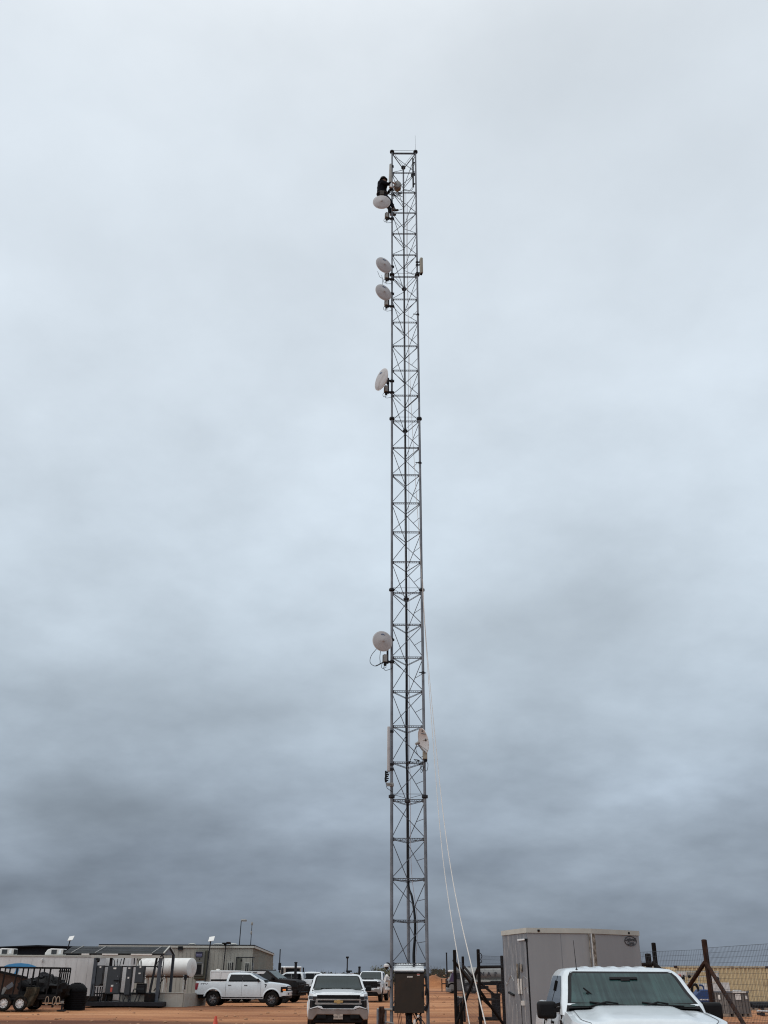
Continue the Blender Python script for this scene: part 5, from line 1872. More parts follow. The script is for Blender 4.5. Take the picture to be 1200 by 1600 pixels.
# cabinets, each a thing
cabs = [(148, 162.5, 1508.5, 1540.5, 'narrow grey switch box on the left end of the canopy rail'), (163.5, 190.5, 1509.5, 1553.5, 'widest grey switchgear cabinet with red warning label under the canopy'),
        (193, 207, 1509.5, 1555.5, 'tall narrow grey cabinet just right of the widest one'), (209.5, 226.5, 1509, 1536, 'short grey switch box rightmost under the canopy')]
for i, (pa_, pb_, ya, yb, lab) in enumerate(cabs):
    A, B = at(pa_, yb, Yc + .1), at(pb_, ya, Yc + .1)
    wdt, hgt = B.x - A.x, B.z - A.z
    q = thing('switch_cabinet', lab, 'electrical cabinet', ((A.x + B.x) / 2, Yc + .1, A.z), 0, 'grey switch cabinets under the canopy')
    MB().box((0, .18, hgt / 2), (wdt, .34, hgt)).build('case', 'grey_box', q, bevel=.015)
    MB().box((-wdt * .02, -.005, hgt / 2), (wdt * .90, .03, hgt * .94)).build('door', 'grey_box', q, bevel=.01)
    MB().box((wdt * .02, -.024, hgt * .92 if i != 2 else hgt * .60), (.17 if i == 1 else .10, .006, .09)).build('rating_label', 'paper', q)
    if i >= 2:
        MB().box((.0, -.024, hgt * .56 if i == 3 else hgt * .93), (.13, .006, .07)).build('rating_label', 'paper', q)
    if i == 1:
        MB().box((-.03, -.024, hgt * .30), (.14, .006, .09)).build('warning_label', 'paper', q)
        MB().box((-.05, -.024, hgt * .16), (.12, .006, .24)).build('warning_print', 'red_label', q)
        MB().box((.18, -.03, hgt * .485), (.30, .04, .07)).build('handle', 'black', q)
        for zz in (.64, .38):
            MB().box((.24, -.03, hgt * zz), (.05, .03, .05)).build('lock', 'galv', q)
    MB().box((wdt * .46, .02, hgt * .5), (.03, .06, .3)).build('switch_lever', 'black', q)
q = at(219, 1552, Yc + .2)
tr = thing('transformer_box', 'black vented transformer box beneath the short rightmost switch box', 'transformer', q)
MB().box((0, .2, .26), (.56, .4, .54)).build('case', 'black', tr, bevel=.02)
for k in range(5):
    MB().box((0, -.008, .12 + .07 * k), (.44, .02, .02)).build('louvre', 'grey_box', tr)
# conduits and cable loops
cdt = thing('conduit_run', 'bundle of thin conduits and drooping cables strung round the grey cabinets', 'conduit', (x0, Yc, 0))
mb = MB()
rr_ = random.Random(4)
for px in (172, 176, 181, 184, 213, 216, 219, 244):
    xx = gp(px, Yc, 2).x - x0
    mb.path(catmull([(xx, .3, at(0, 1510, Yc).z - .05), (xx + rr_.uniform(-.05, .05), .3, at(0, 1503, Yc).z), (xx + rr_.uniform(-.15, .15), .3, at(0, 1497, Yc).z)], 4), .022, 6)
mb.path(catmull([(gp(190, Yc, 2).x - x0, .25, 2.3), (gp(192, Yc, 2).x - x0, .2, 2.75), (gp(199, Yc, 2).x - x0, .2, 2.88), (gp(206, Yc, 2).x - x0, .2, 2.7), (gp(207, Yc, 2).x - x0, .25, 2.3)], 6), .035, 7)
mb.path(catmull([(gp(247, Yc, 2).x - x0, .1, 2.6), (gp(250, Yc, 2).x - x0, .0, 2.8), (gp(254, Yc, 2).x - x0, 0, 2.65), (gp(254, Yc, 2).x - x0, .05, 2.1), (gp(252, Yc, 2).x - x0, .1, .5)], 6), .03, 7)
for pa_, pb_, dz_ in ((187, 196, .45), (192, 204, .52), (200, 214, .5), (203, 219, .55), (152, 158, .3), (207, 214, -.3)):
    a, b3 = gp(pa_, Yc, 1).x - x0, gp(pb_, Yc, 1).x - x0
    zz = at(0, 1553, Yc).z
    mb.path(catmull([(a, .2, zz), (a + (b3 - a) * .15, .12, zz - dz_ * .75), ((a + b3) / 2, .1, zz - dz_), (b3 - (b3 - a) * .15, .12, zz - dz_ * .7), (b3, .2, zz)], 6), .03, 6)
mb.build('cable_loop', 'dark_steel', cdt)
for px in (147, 151, 155, 158, 166):
    xx = gp(px, Yc, 1).x - x0
    MB().tube((xx, .25, at(0, 1541, Yc).z), (xx, .25, .3), .035, n=8).build('conduit', 'dark_steel', cdt)
mb = MB()
for px in (164, 170):
    mb.box((gp(px, Yc, 1).x - x0, .4, .55), (.35, .3, .45))
mb.box((gp(157, Yc, 1).x - x0, .1, at(0, 1538, Yc).z), (.2, .1, .12))
mb.build('junction_box', 'rust_dark', cdt, bevel=.03)
p = at(153, 1500, Yc - .1)
cm_ = thing('security_camera', 'small dark camera under the left end of the canopy beam', 'camera', p)
MB().box((0, 0, .05), (.2, .16, .1)).build('bracket', 'black', cm_, bevel=.02)
MB().sph((.04, -.03, -.04), .09).build('dome', 'black', cm_)

# ---- white fuel tank on its stand
Yk = 68.0
ka, kb = at(222, 1512, Yk + 1.5), at(300, 1512, Yk - .2)
kr = 15.2 * Yk / 1820
tk = thing('fuel_tank', 'white horizontal cylinder tank on a high stand right of the canopy', 'tank', ((ka.x + kb.x) / 2, Yk, 0))
o = V(((ka.x + kb.x) / 2, Yk, 0))
ax = (kb - ka).normalized()
lng = (kb - ka).length
MB().lathe([(.0005, -.05), (kr * .5, -.035), (kr * .92, 0), (kr, .03), (kr, lng * .5 - .012), (kr * 1.004, lng * .5), (kr, lng * .5 + .012), (kr, lng - .03), (kr * .92, lng), (kr * .5, lng + .035), (.0005, lng + .05)], ka - o, ax, 36, caps=False).build('shell', 'tank_white', tk)
mb = MB()
for f in (.12, .5, .88):
    c = ka.lerp(kb, f) - o
    for s in (-1, 1):
        MB().bar((c.x, c.y + s * .4, c.z - kr * .80), (c.x + (.12 if f < .3 else -.06 if f < .7 else 0), c.y + s * .5, .02), .08, .08).build('leg', 'tank_white', tk)
    MB().bar((c.x, c.y - .5, c.z - kr - .02), (c.x, c.y + .5, c.z - kr - .02), .08, .08).build('cross_beam', 'tank_white', tk)
mb = MB()
a, b3 = ka - o, kb - o
mb.bar((a.x, a.y - .4, a.z - kr * .95), (b3.x - .1, b3.y - .4, b3.z - kr * .95), .09, .10)
mb.bar((a.x, a.y + .4, a.z - kr * .95), (b3.x - .1, b3.y + .4, b3.z - kr * .95), .09, .10)
mb.bar((lerp(a.x, b3.x, .45), a.y - .4, a.z - kr - .02), (lerp(a.x, b3.x, .28), a.y - .4, a.z - kr - .8), .06, .06)
mb.build('cradle_beam', 'rust', tk)
MB().tube((lerp(a.x, b3.x, .93), b3.y - .55, b3.z - kr), (lerp(a.x, b3.x, .93), b3.y - .55, .9), .035, n=8).box((lerp(a.x, b3.x, .93), b3.y - .6, 1.9 - .3), (.16, .14, .28)).build('dispenser_pipe', 'dark_steel', tk)
# containment wall below
Yw = 63.5
wa, wb, wc = gp(186, Yw, .5).x, gp(286, Yw, .5).x, gp(298, Yw, .5).x
zt2 = at(270, 1551.5, Yw).z
cwl = thing('containment_wall', 'low pale containment wall around the foot of the white tank stand', 'wall', (wa, Yw, 0))
MB().box(((wb - wa) / 2, .06, zt2 / 2), (wb - wa, .12, zt2)).build('panel', 'concrete', cwl, bevel=.008)
MB().bar((wb - wa + .03, .06, zt2 / 2 - .01), (wc - wa + .2, 4.0, zt2 / 2 - .01), .10, zt2 - .02).build('panel', 'concrete', cwl)
MB().box(((wb - wa) / 2, .05, zt2 + .015), (wb - wa + .02, .18, .03)).build('cap_rail', 'roof_trim', cwl)
mb = MB()
for i in range(5):
    mb.box(((wb - wa) * (i + .5) / 5, -.004, zt2 / 2 - .02), (.02, .012, zt2 - .08))
mb.build('panel_seam', 'roof_trim', cwl)

# ---- beige metal building
Yb = 78.0
ba, bb_ = gp(152, Yb, 2).x, gp(393, Yb, 2).x
zf = at(393, 1479, Yb).z
far = at(427, 1487.5, 112.0)
bl = thing('metal_building', 'long beige ribbed-metal office building behind the white tank', 'building', (bb_, Yb, 0))
far = V((far.x - bb_, far.y - Yb, 0))
zb_ = zf - .05
Lf = bb_ - ba
wv = MB()
wv.prism([(-Lf, 0), (0, 0), (far.x, far.y), (far.x - Lf, far.y)], ((0, 0, 0), (1, 0, 0), (0, 1, 0)), (0, 0, zb_))
wo = wv.build('wall', 'beige_wall', bl)
rb2 = MB()
n_ = int(Lf / .30)
for i in range(n_):
    rb2.box((-Lf + (i + .5) * Lf / n_, -.012, zb_ / 2), (.05, .03, zb_ - .05))
u_ = far.normalized()
for i in range(60):
    c = far * ((i + .5) / 60)
    rb2.box((c.x + .012, c.y, zb_ / 2), (.05, .05, zb_ - .05), rz=math.atan2(u_.y, u_.x))
rb2.build('wall_ribs', 'beige_wall', wo)
MB().box((-Lf / 2, -.05, zb_ + .02), (Lf + .2, .16, .14)).bar((.06, 0, zb_ + .02), (far.x + .06, far.y, zb_ + .02), .16, .14).build('eave_trim', 'roof_trim', bl)
MB().prism([(-Lf - .1, -.1), (.12, -.1), (far.x + .1, far.y), (far.x - Lf, far.y)], ((0, 0, zb_ + .10), (1, 0, 0), (0, 1, 0)), (0, 0, .07)).build('roof', 'dark_steel', bl)
# windows on front and flank
def window(parent, c, u, wdt, hgt):
    n_ = V((u.y, -u.x, 0))
    rz = math.atan2(u.y, u.x)
    f = MB().box(V(c) + n_ * .03, (wdt + .12, .05, hgt + .12), rz=rz).build('window', 'roof_trim', parent)
    MB().box(V(c) + n_ * .055, (wdt, .02, hgt), rz=rz).build('pane', 'window_dark', f)
    MB().box(V(c) + n_ * .068, (.04, .012, hgt), rz=rz).build('mullion', 'roof_trim', f)
    return f


for px in (358,):
    a, b3 = at(px, 1519, Yb), at(px, 1504, Yb)
    window(wo, (a.x - bb_, -.02, (a.z + b3.z) / 2), V((1, 0, 0)), .20, b3.z - a.z)
    MB().box((a.x - bb_ + .2, -.03, (a.z + b3.z) / 2), (.12, .04, b3.z - a.z)).build('shutter', 'window_dark', wo)
a, b3 = at(385.5, 1519, Yb), at(385.5, 1505, Yb)
window(wo, (a.x - bb_, -.02, (a.z + b3.z) / 2), V((1, 0, 0)), .24, b3.z - a.z)
for px in (402, 419.5):
    f = None
    lo, hi = 0.0, 1.0
    for _ in range(30):
        t = (lo + hi) / 2
        if gp(px, Yb + far.y * t, 2).x > bb_ + far.x * t:
            hi = t
        else:
            lo = t
    c = far * lo
    za, zz = at(px, 1519, Yb + c.y).z, at(px, 1505.5, Yb + c.y).z
    window(wo, (c.x, c.y, (za + zz) / 2), u_, .9 if px < 410 else 1.2, zz - za)
p = at(282, 1481.5, Yb - .1)
q = thing('wall_light_box', 'small black box fixed under the beige building eave', 'wall light', p)
MB().box((0, 0, 0), (.36, .16, .26)).build('housing', 'black', q, bevel=.02)
MB().box((0, -.07, -.12), (.3, .06, .05)).build('lens', 'grey_box', q)
# entry frame by the door
p0_, p1_ = at(368, 1519, Yb - 1.2), at(395, 1496, Yb - 1.2)
en = thing('entry_frame', 'slim dark porch frame against the beige building', 'porch', (p0_.x, Yb - 1.2, 0))
mb = MB()
ww_ = p1_.x - p0_.x
for x in (0, ww_):
    mb.tube((x, 0, 0), (x, 0, p1_.z), .035, n=8)
mb.tube((0, 0, p1_.z), (ww_, 0, p1_.z), .035, n=8)
mb.tube((0, 0, p1_.z), (0, 1.2, p1_.z), .035, n=8)
mb.tube((ww_, 0, p1_.z), (ww_, 1.2, p1_.z), .035, n=8)
mb.build('frame', 'dark_steel', en)
MB().box((.22, .05, p1_.z / 2 + .3), (.36, .05, p1_.z - .7)).build('mesh_panel', mat('grey_green_mesh', (.075, .075, .06), .8), en)
MB().box((.38, -.02, at(378, 1501, Yb).z), (.10, .10, .14)).build('lamp', 'black', en)
# roof clutter
for i, (px, py, s, lab) in enumerate(((341, 1478, (.9, .5, .16), 'low pale dome on the beige roof left of the dark vent'), (364, 1478, (.7, .5, .2), 'low pale dome on the beige roof right of the dark vent'), (300, 1477, (.6, .4, .16), 'low pale dome on the beige roof above the wall unit'))):
    p = at(px, py + 1, Yb + 3)
    q = thing('roof_vent', lab, 'vent', (p.x, Yb + 3, zb_ + .15), 0, 'vents on the beige roof')
    MB().sph((0, 0, .1), .5, s, 14, 8).build('dome', 'roof_trim', q)
    MB().lathe([(s[0] * .42, -.1), (s[0] * .42, .12)], (0, 0, 0), n=14).build('curb', 'galv', q)
p = at(353, 1474, Yb - .5)
q = thing('antenna_mast', 'thin mast with a flat dark head against the beige wall', 'antenna', (p.x, Yb - .5, 0))
MB().tube((-.12, 0, 0), (0, 0, p.z), .04, n=8).build('pole', 'dark_steel', q)
MB().box((.05, 0, p.z), (.62, .4, .10)).box((-.05, 0, p.z - .1), (.2, .2, .12)).build('head', 'black', q, bevel=.02)
MB().box((.2, -.05, p.z + .07), (.3, .3, .05)).build('cap', 'rust', q)

# wall mounted cooling unit
A, B = at(302, 1530, Yb - .35), at(323, 1484.5, Yb - .35)
q = thing('wall_cooling_unit', 'tall grey wall-hung cooling unit with dark coil and blue-black panel', 'air conditioner', ((A.x + B.x) / 2, Yb - .35, A.z))
wdt, hgt = B.x - A.x, B.z - A.z
M['unit_grey'] = mat('unit_grey', (.105, .105, .092), .5, .1, .1, 3)
MB().box((.05, .18, hgt / 2), (wdt + .08, .34, hgt)).build('back_plate', mat('unit_dark_olive', (.06, .058, .04), .7), q, bevel=.05)  # dark olive back plate, slightly wider than the case
MB().box((-.04, -.02, hgt * .54), (wdt * .86, .12, hgt * .86)).build('case', 'unit_grey', q, bevel=.03)
s_ = MB().box((-.12, -.09, hgt * .84), (wdt * .62, .03, hgt * .18)).build('upper_panel', mat('blue_black_panel', (.012, .013, .035), .3), q)
mb = MB()
for k in range(7):
    mb.box((-.12 - wdt * .22 + k * wdt * .075, -.108, hgt * .84), (.035, .006, hgt * .07))
mb.box((-.12, -.108, hgt * .785), (wdt * .48, .006, .02))
mb.build('panel_bars', mat('lilac_bars', (.20, .20, .32), .5), s_)  # row of lilac bars above one long lilac strip
MB().box((-.12, -.09, hgt * .33), (wdt * .58, .03, hgt * .34)).build('coil', 'black', q)
MB().box((.22, -.09, hgt * .36), (.08, .03, hgt * .36)).build('pipe_cover', 'radio', q)
MB().box((-.10, -.10, hgt * .56), (wdt * .7, .03, .06)).build('ledge', 'galv', q)
MB().box((-.06, -.09, hgt * .69), (.10, .02, .08)).build('latch', 'black', q)

# ---- satellite internet panels on poles
for px, py, pb, Y_, zb0, lab in ((111, 1466, 1481, Yd - 1.2, None, 'small white tilted satellite panel on a short pole over the dark roof'), (330.5, 1467, 1536, Yb - 1.4, 0.0, 'small white tilted satellite panel on a tall pole before the beige wall')):
    p = at(px, py, Y_)
    zbase = at(px, pb + 2, Y_).z if zb0 is None else 0.0
    q = thing('satellite_panel', lab, 'satellite dish', (p.x - .1, Y_, zbase), 0, 'white satellite panels on poles')
    hz = p.z - zbase
    MB().tube((-.22 if zb0 == 0 else -.05, 0, 0), (.05, 0, hz - .12), .045, n=8).build('pole', 'dark_steel', q)
    MB().box((.10, 0, hz), (.42, .52, .03), rot=Matrix.Rotation(R(38), 3, 'X') @ Matrix.Rotation(R(-10), 3, 'Y')).build('panel', 'tank_white', q, bevel=.01)
    MB().bar((.05, 0, hz - .14), (.08, .02, hz - .02), .05, .05).build('swivel', 'black', q)
    if zb0 == 0:
        MB().prism([(-.45, 0), (.1, 0), (-.14, .7), (-.26, .7)], ((0, -.02, 0), (1, 0, 0), (0, 0, 1)), (0, .05, 0)).build('tripod_base', 'dark_steel', q)

# ---- flood light pole and radio whip
p = at(378, 1438.5, 82)
pb_ = gp(371, 82, 2.2)
q = thing('flood_light_pole', 'slender leaning pole topped with a flat floodlight above the beige roof', 'light pole', (pb_.x, 82, 0))
dx = p.x - pb_.x
MB().path([(-.08, 0, 0), (0, 0, 2.2), (dx - .05, 0, p.z)], [.05, .045, .03], 8).build('pole', 'dark_steel', q)
MB().box((dx + .16, 0, p.z + .02), (.42, .4, .14)).build('lamp_head', 'radio', q, bevel=.04)
MB().box((dx + .16, -.02, p.z - .06), (.34, .3, .02)).build('lens', 'galv_light', q)
p = at(394, 1441, 80)
pb_ = gp(389, 80, 2.2)
q = thing('whip_antenna_pole', 'thin upright aerial mast right of the floodlight pole', 'antenna', (pb_.x, 80, 0))
dx = p.x - pb_.x
MB().path([(-.05, 0, 0), (0, 0, 2.2), (dx, 0, p.z)], [.045, .04, .02], 8).build('pole', 'dark_steel', q)
MB().box((dx, 0, p.z - .1), (.14, .14, .22)).box((dx - .02, 0, p.z - .75), (.12, .12, .24)).build('antenna_head', 'radio', q, bevel=.03)

# ---- black cage trailer with its load
Yu = 56.5
ua, ub = gp(-80, Yu, .5).x, gp(86, Yu, .5).x
ut = thing('cage_trailer', 'black tandem-axle utility trailer with high barred sides at the left edge', 'trailer', ((ua + ub) / 2, Yu, 0), R(1.5))
lu = ub - ua
zr_ = at(60, 1512, Yu).z
bedz = .72
MB().box((0, 1.05, bedz - .08), (lu, 2.1, .16)).build('bed', 'dark_steel', ut)
mb = MB()
for y in (0, 2.1):
    mb.bar((-lu / 2, y, zr_ + .03), (lu / 2, y, zr_ - .02), .09, .09)
    mb.bar((-lu / 2, y, bedz), (lu / 2, y, bedz), .1, .14)
mb.build('side_rail', 'black', ut)
for k, px in enumerate((-40, -22, -6, 5, 23.5, 33, 49.5, 59, 75.5)):
    xx = gp(px, Yu, 1.6).x - (ua + ub) / 2
    MB().bar((xx, 0, bedz), (xx + .06, 0, zr_), .075, .06).build('upright', 'black', ut)
    MB().bar((xx, 2.1, bedz), (xx, 2.1, zr_), .075, .06).build('upright', 'black', ut)
gt = MB()
for y in (.02, .42, .82, 1.22, 1.62, 2.06):
    gt.bar((lu / 2, y, bedz), (lu / 2 + .03, y, zr_ - .02), .06, .06)
for zz in (bedz + .1, zr_ - .16, zr_ - .02):
    gt.bar((lu / 2, -.02, zz), (lu / 2, 2.12, zz), .07, .07)
gt.build('tailgate', 'black', ut)
MB().box((-.9, -.10, bedz + .02), (2.6, .24, .05)).box((-.9, -.20, bedz - .06), (2.6, .04, .12)).build('mudguard', 'black', ut, bevel=.02)
for px in (7.5, 32.5):
    xx = gp(px, Yu, .35).x - (ua + ub) / 2
    wheel(ut, (xx, -.12, .37), .37, -1, 'white_rim', 8, .24)
    wheel(ut, (xx + .1, 2.22, .37), .37, 1, 'white_rim', 8, .24)
MB().box((-.4, .9, .42), (2.6, 1.6, .16)).build('axle_beam', 'black', ut)
for x in (lu / 2 - .2, lu / 2 - 1.0):
    MB().box((x, .3, .42), (.10, .10, .5)).build('stand_leg', 'black', ut)
jk = [(-3.6, .6, 1.25, 'dark'), ]
loads = [(44, 1550, .55, 'first'), (51, 1557, .50, ''), (60, 1544, .56, ''), (68, 1551, .60, ''), (75, 1541, .56, ''), (82, 1553, .60, ''), (90, 1546, .58, ''), (64, 1560, .50, ''), (92, 1560, .46, '')]
labs = ['black rubbish bag nearest the brown board in the cage trailer', 'black bag low beside the camouflage cloth in the cage trailer', 'black bag riding high in the middle of the cage trailer load', 'black bag in the middle row of the cage trailer load', 'topmost black bag under the grey bundle in the cage trailer', 'big black bag below the rear bars of the cage trailer', 'black bag pressed against the cage trailer tailgate', 'black bag at the bottom centre of the cage trailer load', 'small black bag at the bottom by the tailgate']
for i, (px, py, r, _) in enumerate(loads):
    p = at(px, py, Yu + .85 + .2 * (i % 3))
    p.z = max(p.z, bedz + r * .6)
    q = thing('rubbish_bag', labs[i], 'rubbish bag', p, random.uniform(0, 3), 'rubbish bags in the cage trailer')
    MB().sph((0, 0, 0), r, (1.15, .9, .85), 18, 12, jit=.55, seed=i + 3).build('sack', 'bagblack', q, smooth=50)
    MB().lathe([(.05, 0), (.03, .06), (.10, .14)], (.1, 0, r * .72), n=10).build('knot', 'bagblack', q)
p = at(16, 1540, Yu + .55)
q = thing('board', 'wide brown board leaning at a tilt in the cage trailer front', 'board', p)
MB().box((-.1, 0, .05), (1.75, .06, .95), rot=Matrix.Rotation(R(10), 3, 'Y') @ Matrix.Rotation(R(-14), 3, 'X')).build('sheet', 'brown_board', q)
MB().bar((-.95, -.05, .72), (.85, -.05, .38), .08, .12).build('edge_batten', 'black', q)
p = at(3, 1552, Yu + .25)
q = thing('metal_sheet', 'pale grey sheet leaning at the left edge of the cage trailer', 'sheet', p)
MB().box((0, 0, 0), (.20, .04, .62), rot=Matrix.Rotation(R(28), 3, 'Y')).build('sheet', 'radio', q)
MB().box((.35, .05, .35), (.36, .05, .22), rot=Matrix.Rotation(R(-35), 3, 'Y')).build('flap', 'galv', q)
p = at(69, 1527, Yu + 1.0)
q = thing('grey_bundle', 'dull grey bundle on top of the black bags in the cage trailer', 'bundle', p)
MB().sph((0, 0, 0), .26, (1.3, .9, .9), 16, 10, jit=.5, seed=31).build('cloth', 'dark_steel', q)
MB().path([(-.3, -.1, .0), (0, -.22, .12), (.3, -.1, .02)], .015, 6).build('cord', 'black', q)
M['camo'] = mat('camouflage_cloth', (0.075, 0.060, 0.042), .95, 0, .4, 3, stain=(.012, .012, .009), stain_amt=.85, stain_scale=5, spec=.1)
p = at(48, 1556, Yu - .02)
q = thing('camouflage_cloth', 'tan and dark camouflage cloth hanging over the cage trailer side', 'cloth', p)


def drape(u, v):
    return V((lerp(-.35, .35, u) - .2 * (v - .5) + .05 * math.sin(v * 5), -.05 - .06 * math.sin(u * 9 + v * 2) - .03, lerp(.42, -.55 + .25 * abs(u - .6), v)))


MB().grid(drape, 14, 10).build('cloth', 'camo', q, solid=.01, smooth=60)
p = at(75, 1562, Yu - .05)
q = thing('hose_coils', 'pale coiled hoses hanging at the lower rear of the cage trailer', 'hose', p)
mb = MB()
for k, dx in enumerate((-.05, .35, .55)):
    mb.path([(dx + .09 * math.sin(t), -.02 * k, .20 * math.cos(t) - .05) for t in [i * .5 for i in range(14)]], .022, 6)
mb.build('coil', 'pale_plywood', q)
p = gp(52, Yu + 2.6, .36)
q = thing('loose_tyre', 'bare black tyre standing behind the cage trailer wheels', 'tyre', p)
wheel(q, (0, 0, 0), .38, -1, 'alloy_dark', 5, .24)
p = gp(96, Yu + .4, .0)
q = thing('jack_stand', 'small dark jack stand under the cage trailer tail', 'jack', p)
MB().tube((0, 0, 0), (0, 0, .55), .05, n=10).build('post', 'dark_steel', q)
MB().box((0, 0, .03), (.4, .4, .06)).build('foot', 'dark_steel', q)
MB().box((0, -.08, .42), (.16, .10, .12)).build('lamp_box', 'radio', q)

# black ribbed tank beside it
p = gp(115.5, 58.5, 0)
q = thing('plastic_tank', 'round black ribbed plastic tank standing before the off-white trailer', 'tank', p)
hz = at(115, 1536, 58.5).z
rr2 = 16.3 * 58.5 / 1634
prof = [(rr2 * .97, 0)]
for k in range(9):
    z = hz * .72 * k / 9
    prof += [(rr2, z + .02), (rr2, z + hz * .055), (rr2 * .965, z + hz * .065)]
prof += [(rr2, hz * .72), (rr2 * .96, hz * .78), (rr2 * .80, hz * .88), (rr2 * .62, hz * .95), (rr2 * .5, hz * .975)]
MB().lathe(prof, (0, 0, 0), n=40).build('shell', 'poly_black', q, smooth=25)
MB().lathe([(rr2 * .34, hz * .96), (rr2 * .34, hz * 1.0), (rr2 * .3, hz * 1.015), (.001, hz * 1.02)], (0, 0, 0), n=24, caps=False).build('lid', 'poly_black', q)
mb = MB()
for k in range(14):
    a = k * 2 * math.pi / 14
    d = V((math.cos(a), math.sin(a), 0))
    mb.bar(d * rr2 * .97 + V((0, 0, hz * .78)), d * rr2 * .45 + V((0, 0, hz * .975)), .05, .05)
mb.build('shoulder_ribs', 'poly_black', q)
MB().tube((-rr2 * .95, -.2, .2), (-rr2 * 1.1, -.25, .2), .06, n=10).build('outlet', 'black', q)
MB().path(catmull([(rr2 * .9, -.2, .25), (rr2 * 1.2, -.25, .42), (rr2 * 1.45, -.1, .75), (rr2 * 1.5, 0, 1.3)], 6), .03, 7).build('hose', 'black', q)

# thin posts on the skyline
posts = [(434, 1483, 78, .045, 'tall dark pole just right of the beige building'), (460, 1504, 84, .12, 'thick dark post behind the white pickup cabs'), (542, 1496, 180, .12, 'faint thin pole on the horizon above the white pickup roof'),
         (561, 1511, 88, .11, 'short thick black post between the two front-facing pickups'), (699, 1489, 120, .09, 'slim dark pole on the horizon right of the tower')]
for px, py, Y_, r, lab in posts:
    b0 = gp(px, Y_, 0)
    t0 = at(px, py, Y_)
    q = thing('pole', lab, 'pole', b0, 0, 'poles standing beyond the vehicles')
    MB().tube((0, 0, -.1), (0, 0, t0.z), r, r * .85, 8).build('shaft', 'dark_steel', q)
    if px in (434,):
        MB().box((.02, 0, at(px, 1510, Y_).z), (.2, .2, .5)).build('fixture', 'black', q, bevel=.03)
    elif px in (542,):
        MB().box((.0, 0, t0.z), (.5, .3, .3)).build('head', 'black', q, bevel=.03)
    else:
        MB().lathe([(r * 1.15, -.04), (r * 1.15, .03), (.001, .06)], (0, 0, t0.z), n=10, caps=False).build('cap', 'black', q)

# orange marker cone at the bottom edge
p = gp(336, 40.5, 0)
q = thing('marker_cone', 'small orange-red cone on the dirt below the side-on white pickup', 'cone', p)
M['cone'] = mat('orange_cone', (.55, .06, .025), .5, 0, .1, 6)
MB().lathe([(.13, .02), (.115, .05), (.05, .36), (.042, .40), (.03, .405)], (0, 0, 0), n=20).build('body', 'cone', q)
MB().box((0, 0, .012), (.32, .32, .03)).build('base', 'cone', q, bevel=.008)
# ------------------------------------------------------------------ right side of the yard
M['trailer_grey'] = mat('grey_trailer_skin', (0.268, 0.275, 0.284), 0.5, 0.1, 0.06, 1.4, stain=(0.31, 0.312, 0.315), stain_amt=0.2, bump=0.08, bscale=1.2, stretch=(1.6, 1.6, .25))
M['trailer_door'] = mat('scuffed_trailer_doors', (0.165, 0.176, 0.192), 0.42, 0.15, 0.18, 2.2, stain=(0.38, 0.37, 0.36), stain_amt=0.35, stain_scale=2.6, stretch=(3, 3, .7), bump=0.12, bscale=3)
M['container'] = mat('cream_container_paint', (0.60, 0.48, 0.285), 0.6, 0.0, 0.08, 1.2, stain=(0.24, 0.15, 0.08), stain_amt=0.18, stain_scale=1.4)
M['tank_grey'] = mat('dull_aluminium_tank', (0.27, 0.275, 0.27), 0.5, 0.35, 0.15, 1.5, stain=(0.14, 0.12, 0.11), stain_amt=0.25)
M['crate_grey'] = mat('weathered_grey_boards', (0.14, 0.125, 0.115), 0.85, 0.0, 0.25, 5, stretch=(4, 4, .5), stain=(0.24, 0.22, 0.205), stain_amt=0.3)
M['pump_blue'] = mat('deep_blue_paint', (0.012, 0.045, 0.15), 0.4, 0.0, 0.12, 3)
M['tarnish'] = mat('tarnished_corner_plate', (0.15, 0.12, 0.085), 0.6, 0.0, 0.5, 9, stain=(0.46, 0.43, 0.38), stain_amt=0.5, stain_scale=9)
M['cab_grey'] = mat('dusty_grey_cab', (0.16, 0.155, 0.15), 0.5, 0.1, 0.15, 3)

# ---- enclosed cargo trailer with a vee nose
YT = 22.6
cA = at(823, 1450, YT)              # near top corner between doors and flank
zt = cA.z
cL = gp(784.5, YT * 1.080, zt)      # left edge of the doors
cB = gp(917.5, YT * 1.020, zt)      # flank meets nose
dirD = V((cL.x - cA.x, cL.y - cA.y, 0))
Wt = dirD.length
dD = dirD.normalized()
dF = V((dD.y, -dD.x, 0))
if dF.x < 0:
    dF = -dF
Lt = (cB - cA).dot(dF)
nose_len = 1.02
O = V((cA.x, cA.y, 0))
tr_ = thing('cargo_trailer', 'grey enclosed cargo trailer with scuffed double doors and pointed nose', 'trailer', O)
z0 = .55


def tp_(f, d, z):
    """f metres along the flank, d metres across the doors."""
    return dF * f + dD * d + V((0, 0, z))


outline = [(0, 0), (Lt, 0), (Lt + nose_len, Wt * .5), (Lt, Wt), (0, Wt)]
# find the nose tip that shows at the right photo column
tip_t = None
lo, hi = 0.2, 2.6
for _ in range(40):
    mid = (lo + hi) / 2
    P_ = O + tp_(Lt + mid, Wt * .5, 0)
    if gp(997, P_.y, zt).x > P_.x:
        lo = mid
    else:
        hi = mid
nose_len = lo
outline[2] = (Lt + nose_len, Wt * .5)
zt -= .07
mb = MB()
vs = [tp_(f, d, z0) for f, d in outline] + [tp_(f, d, zt) for f, d in outline]
n = 5
mb.add(vs, [tuple(range(n)), tuple(range(2 * n - 1, n - 1, -1))] + [(i, n + i, n + (i + 1) % n, (i + 1) % n) for i in range(n)][:4])
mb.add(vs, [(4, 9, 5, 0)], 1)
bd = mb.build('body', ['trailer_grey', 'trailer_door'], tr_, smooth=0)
# flipped normals are repaired by a recalculation
import bmesh


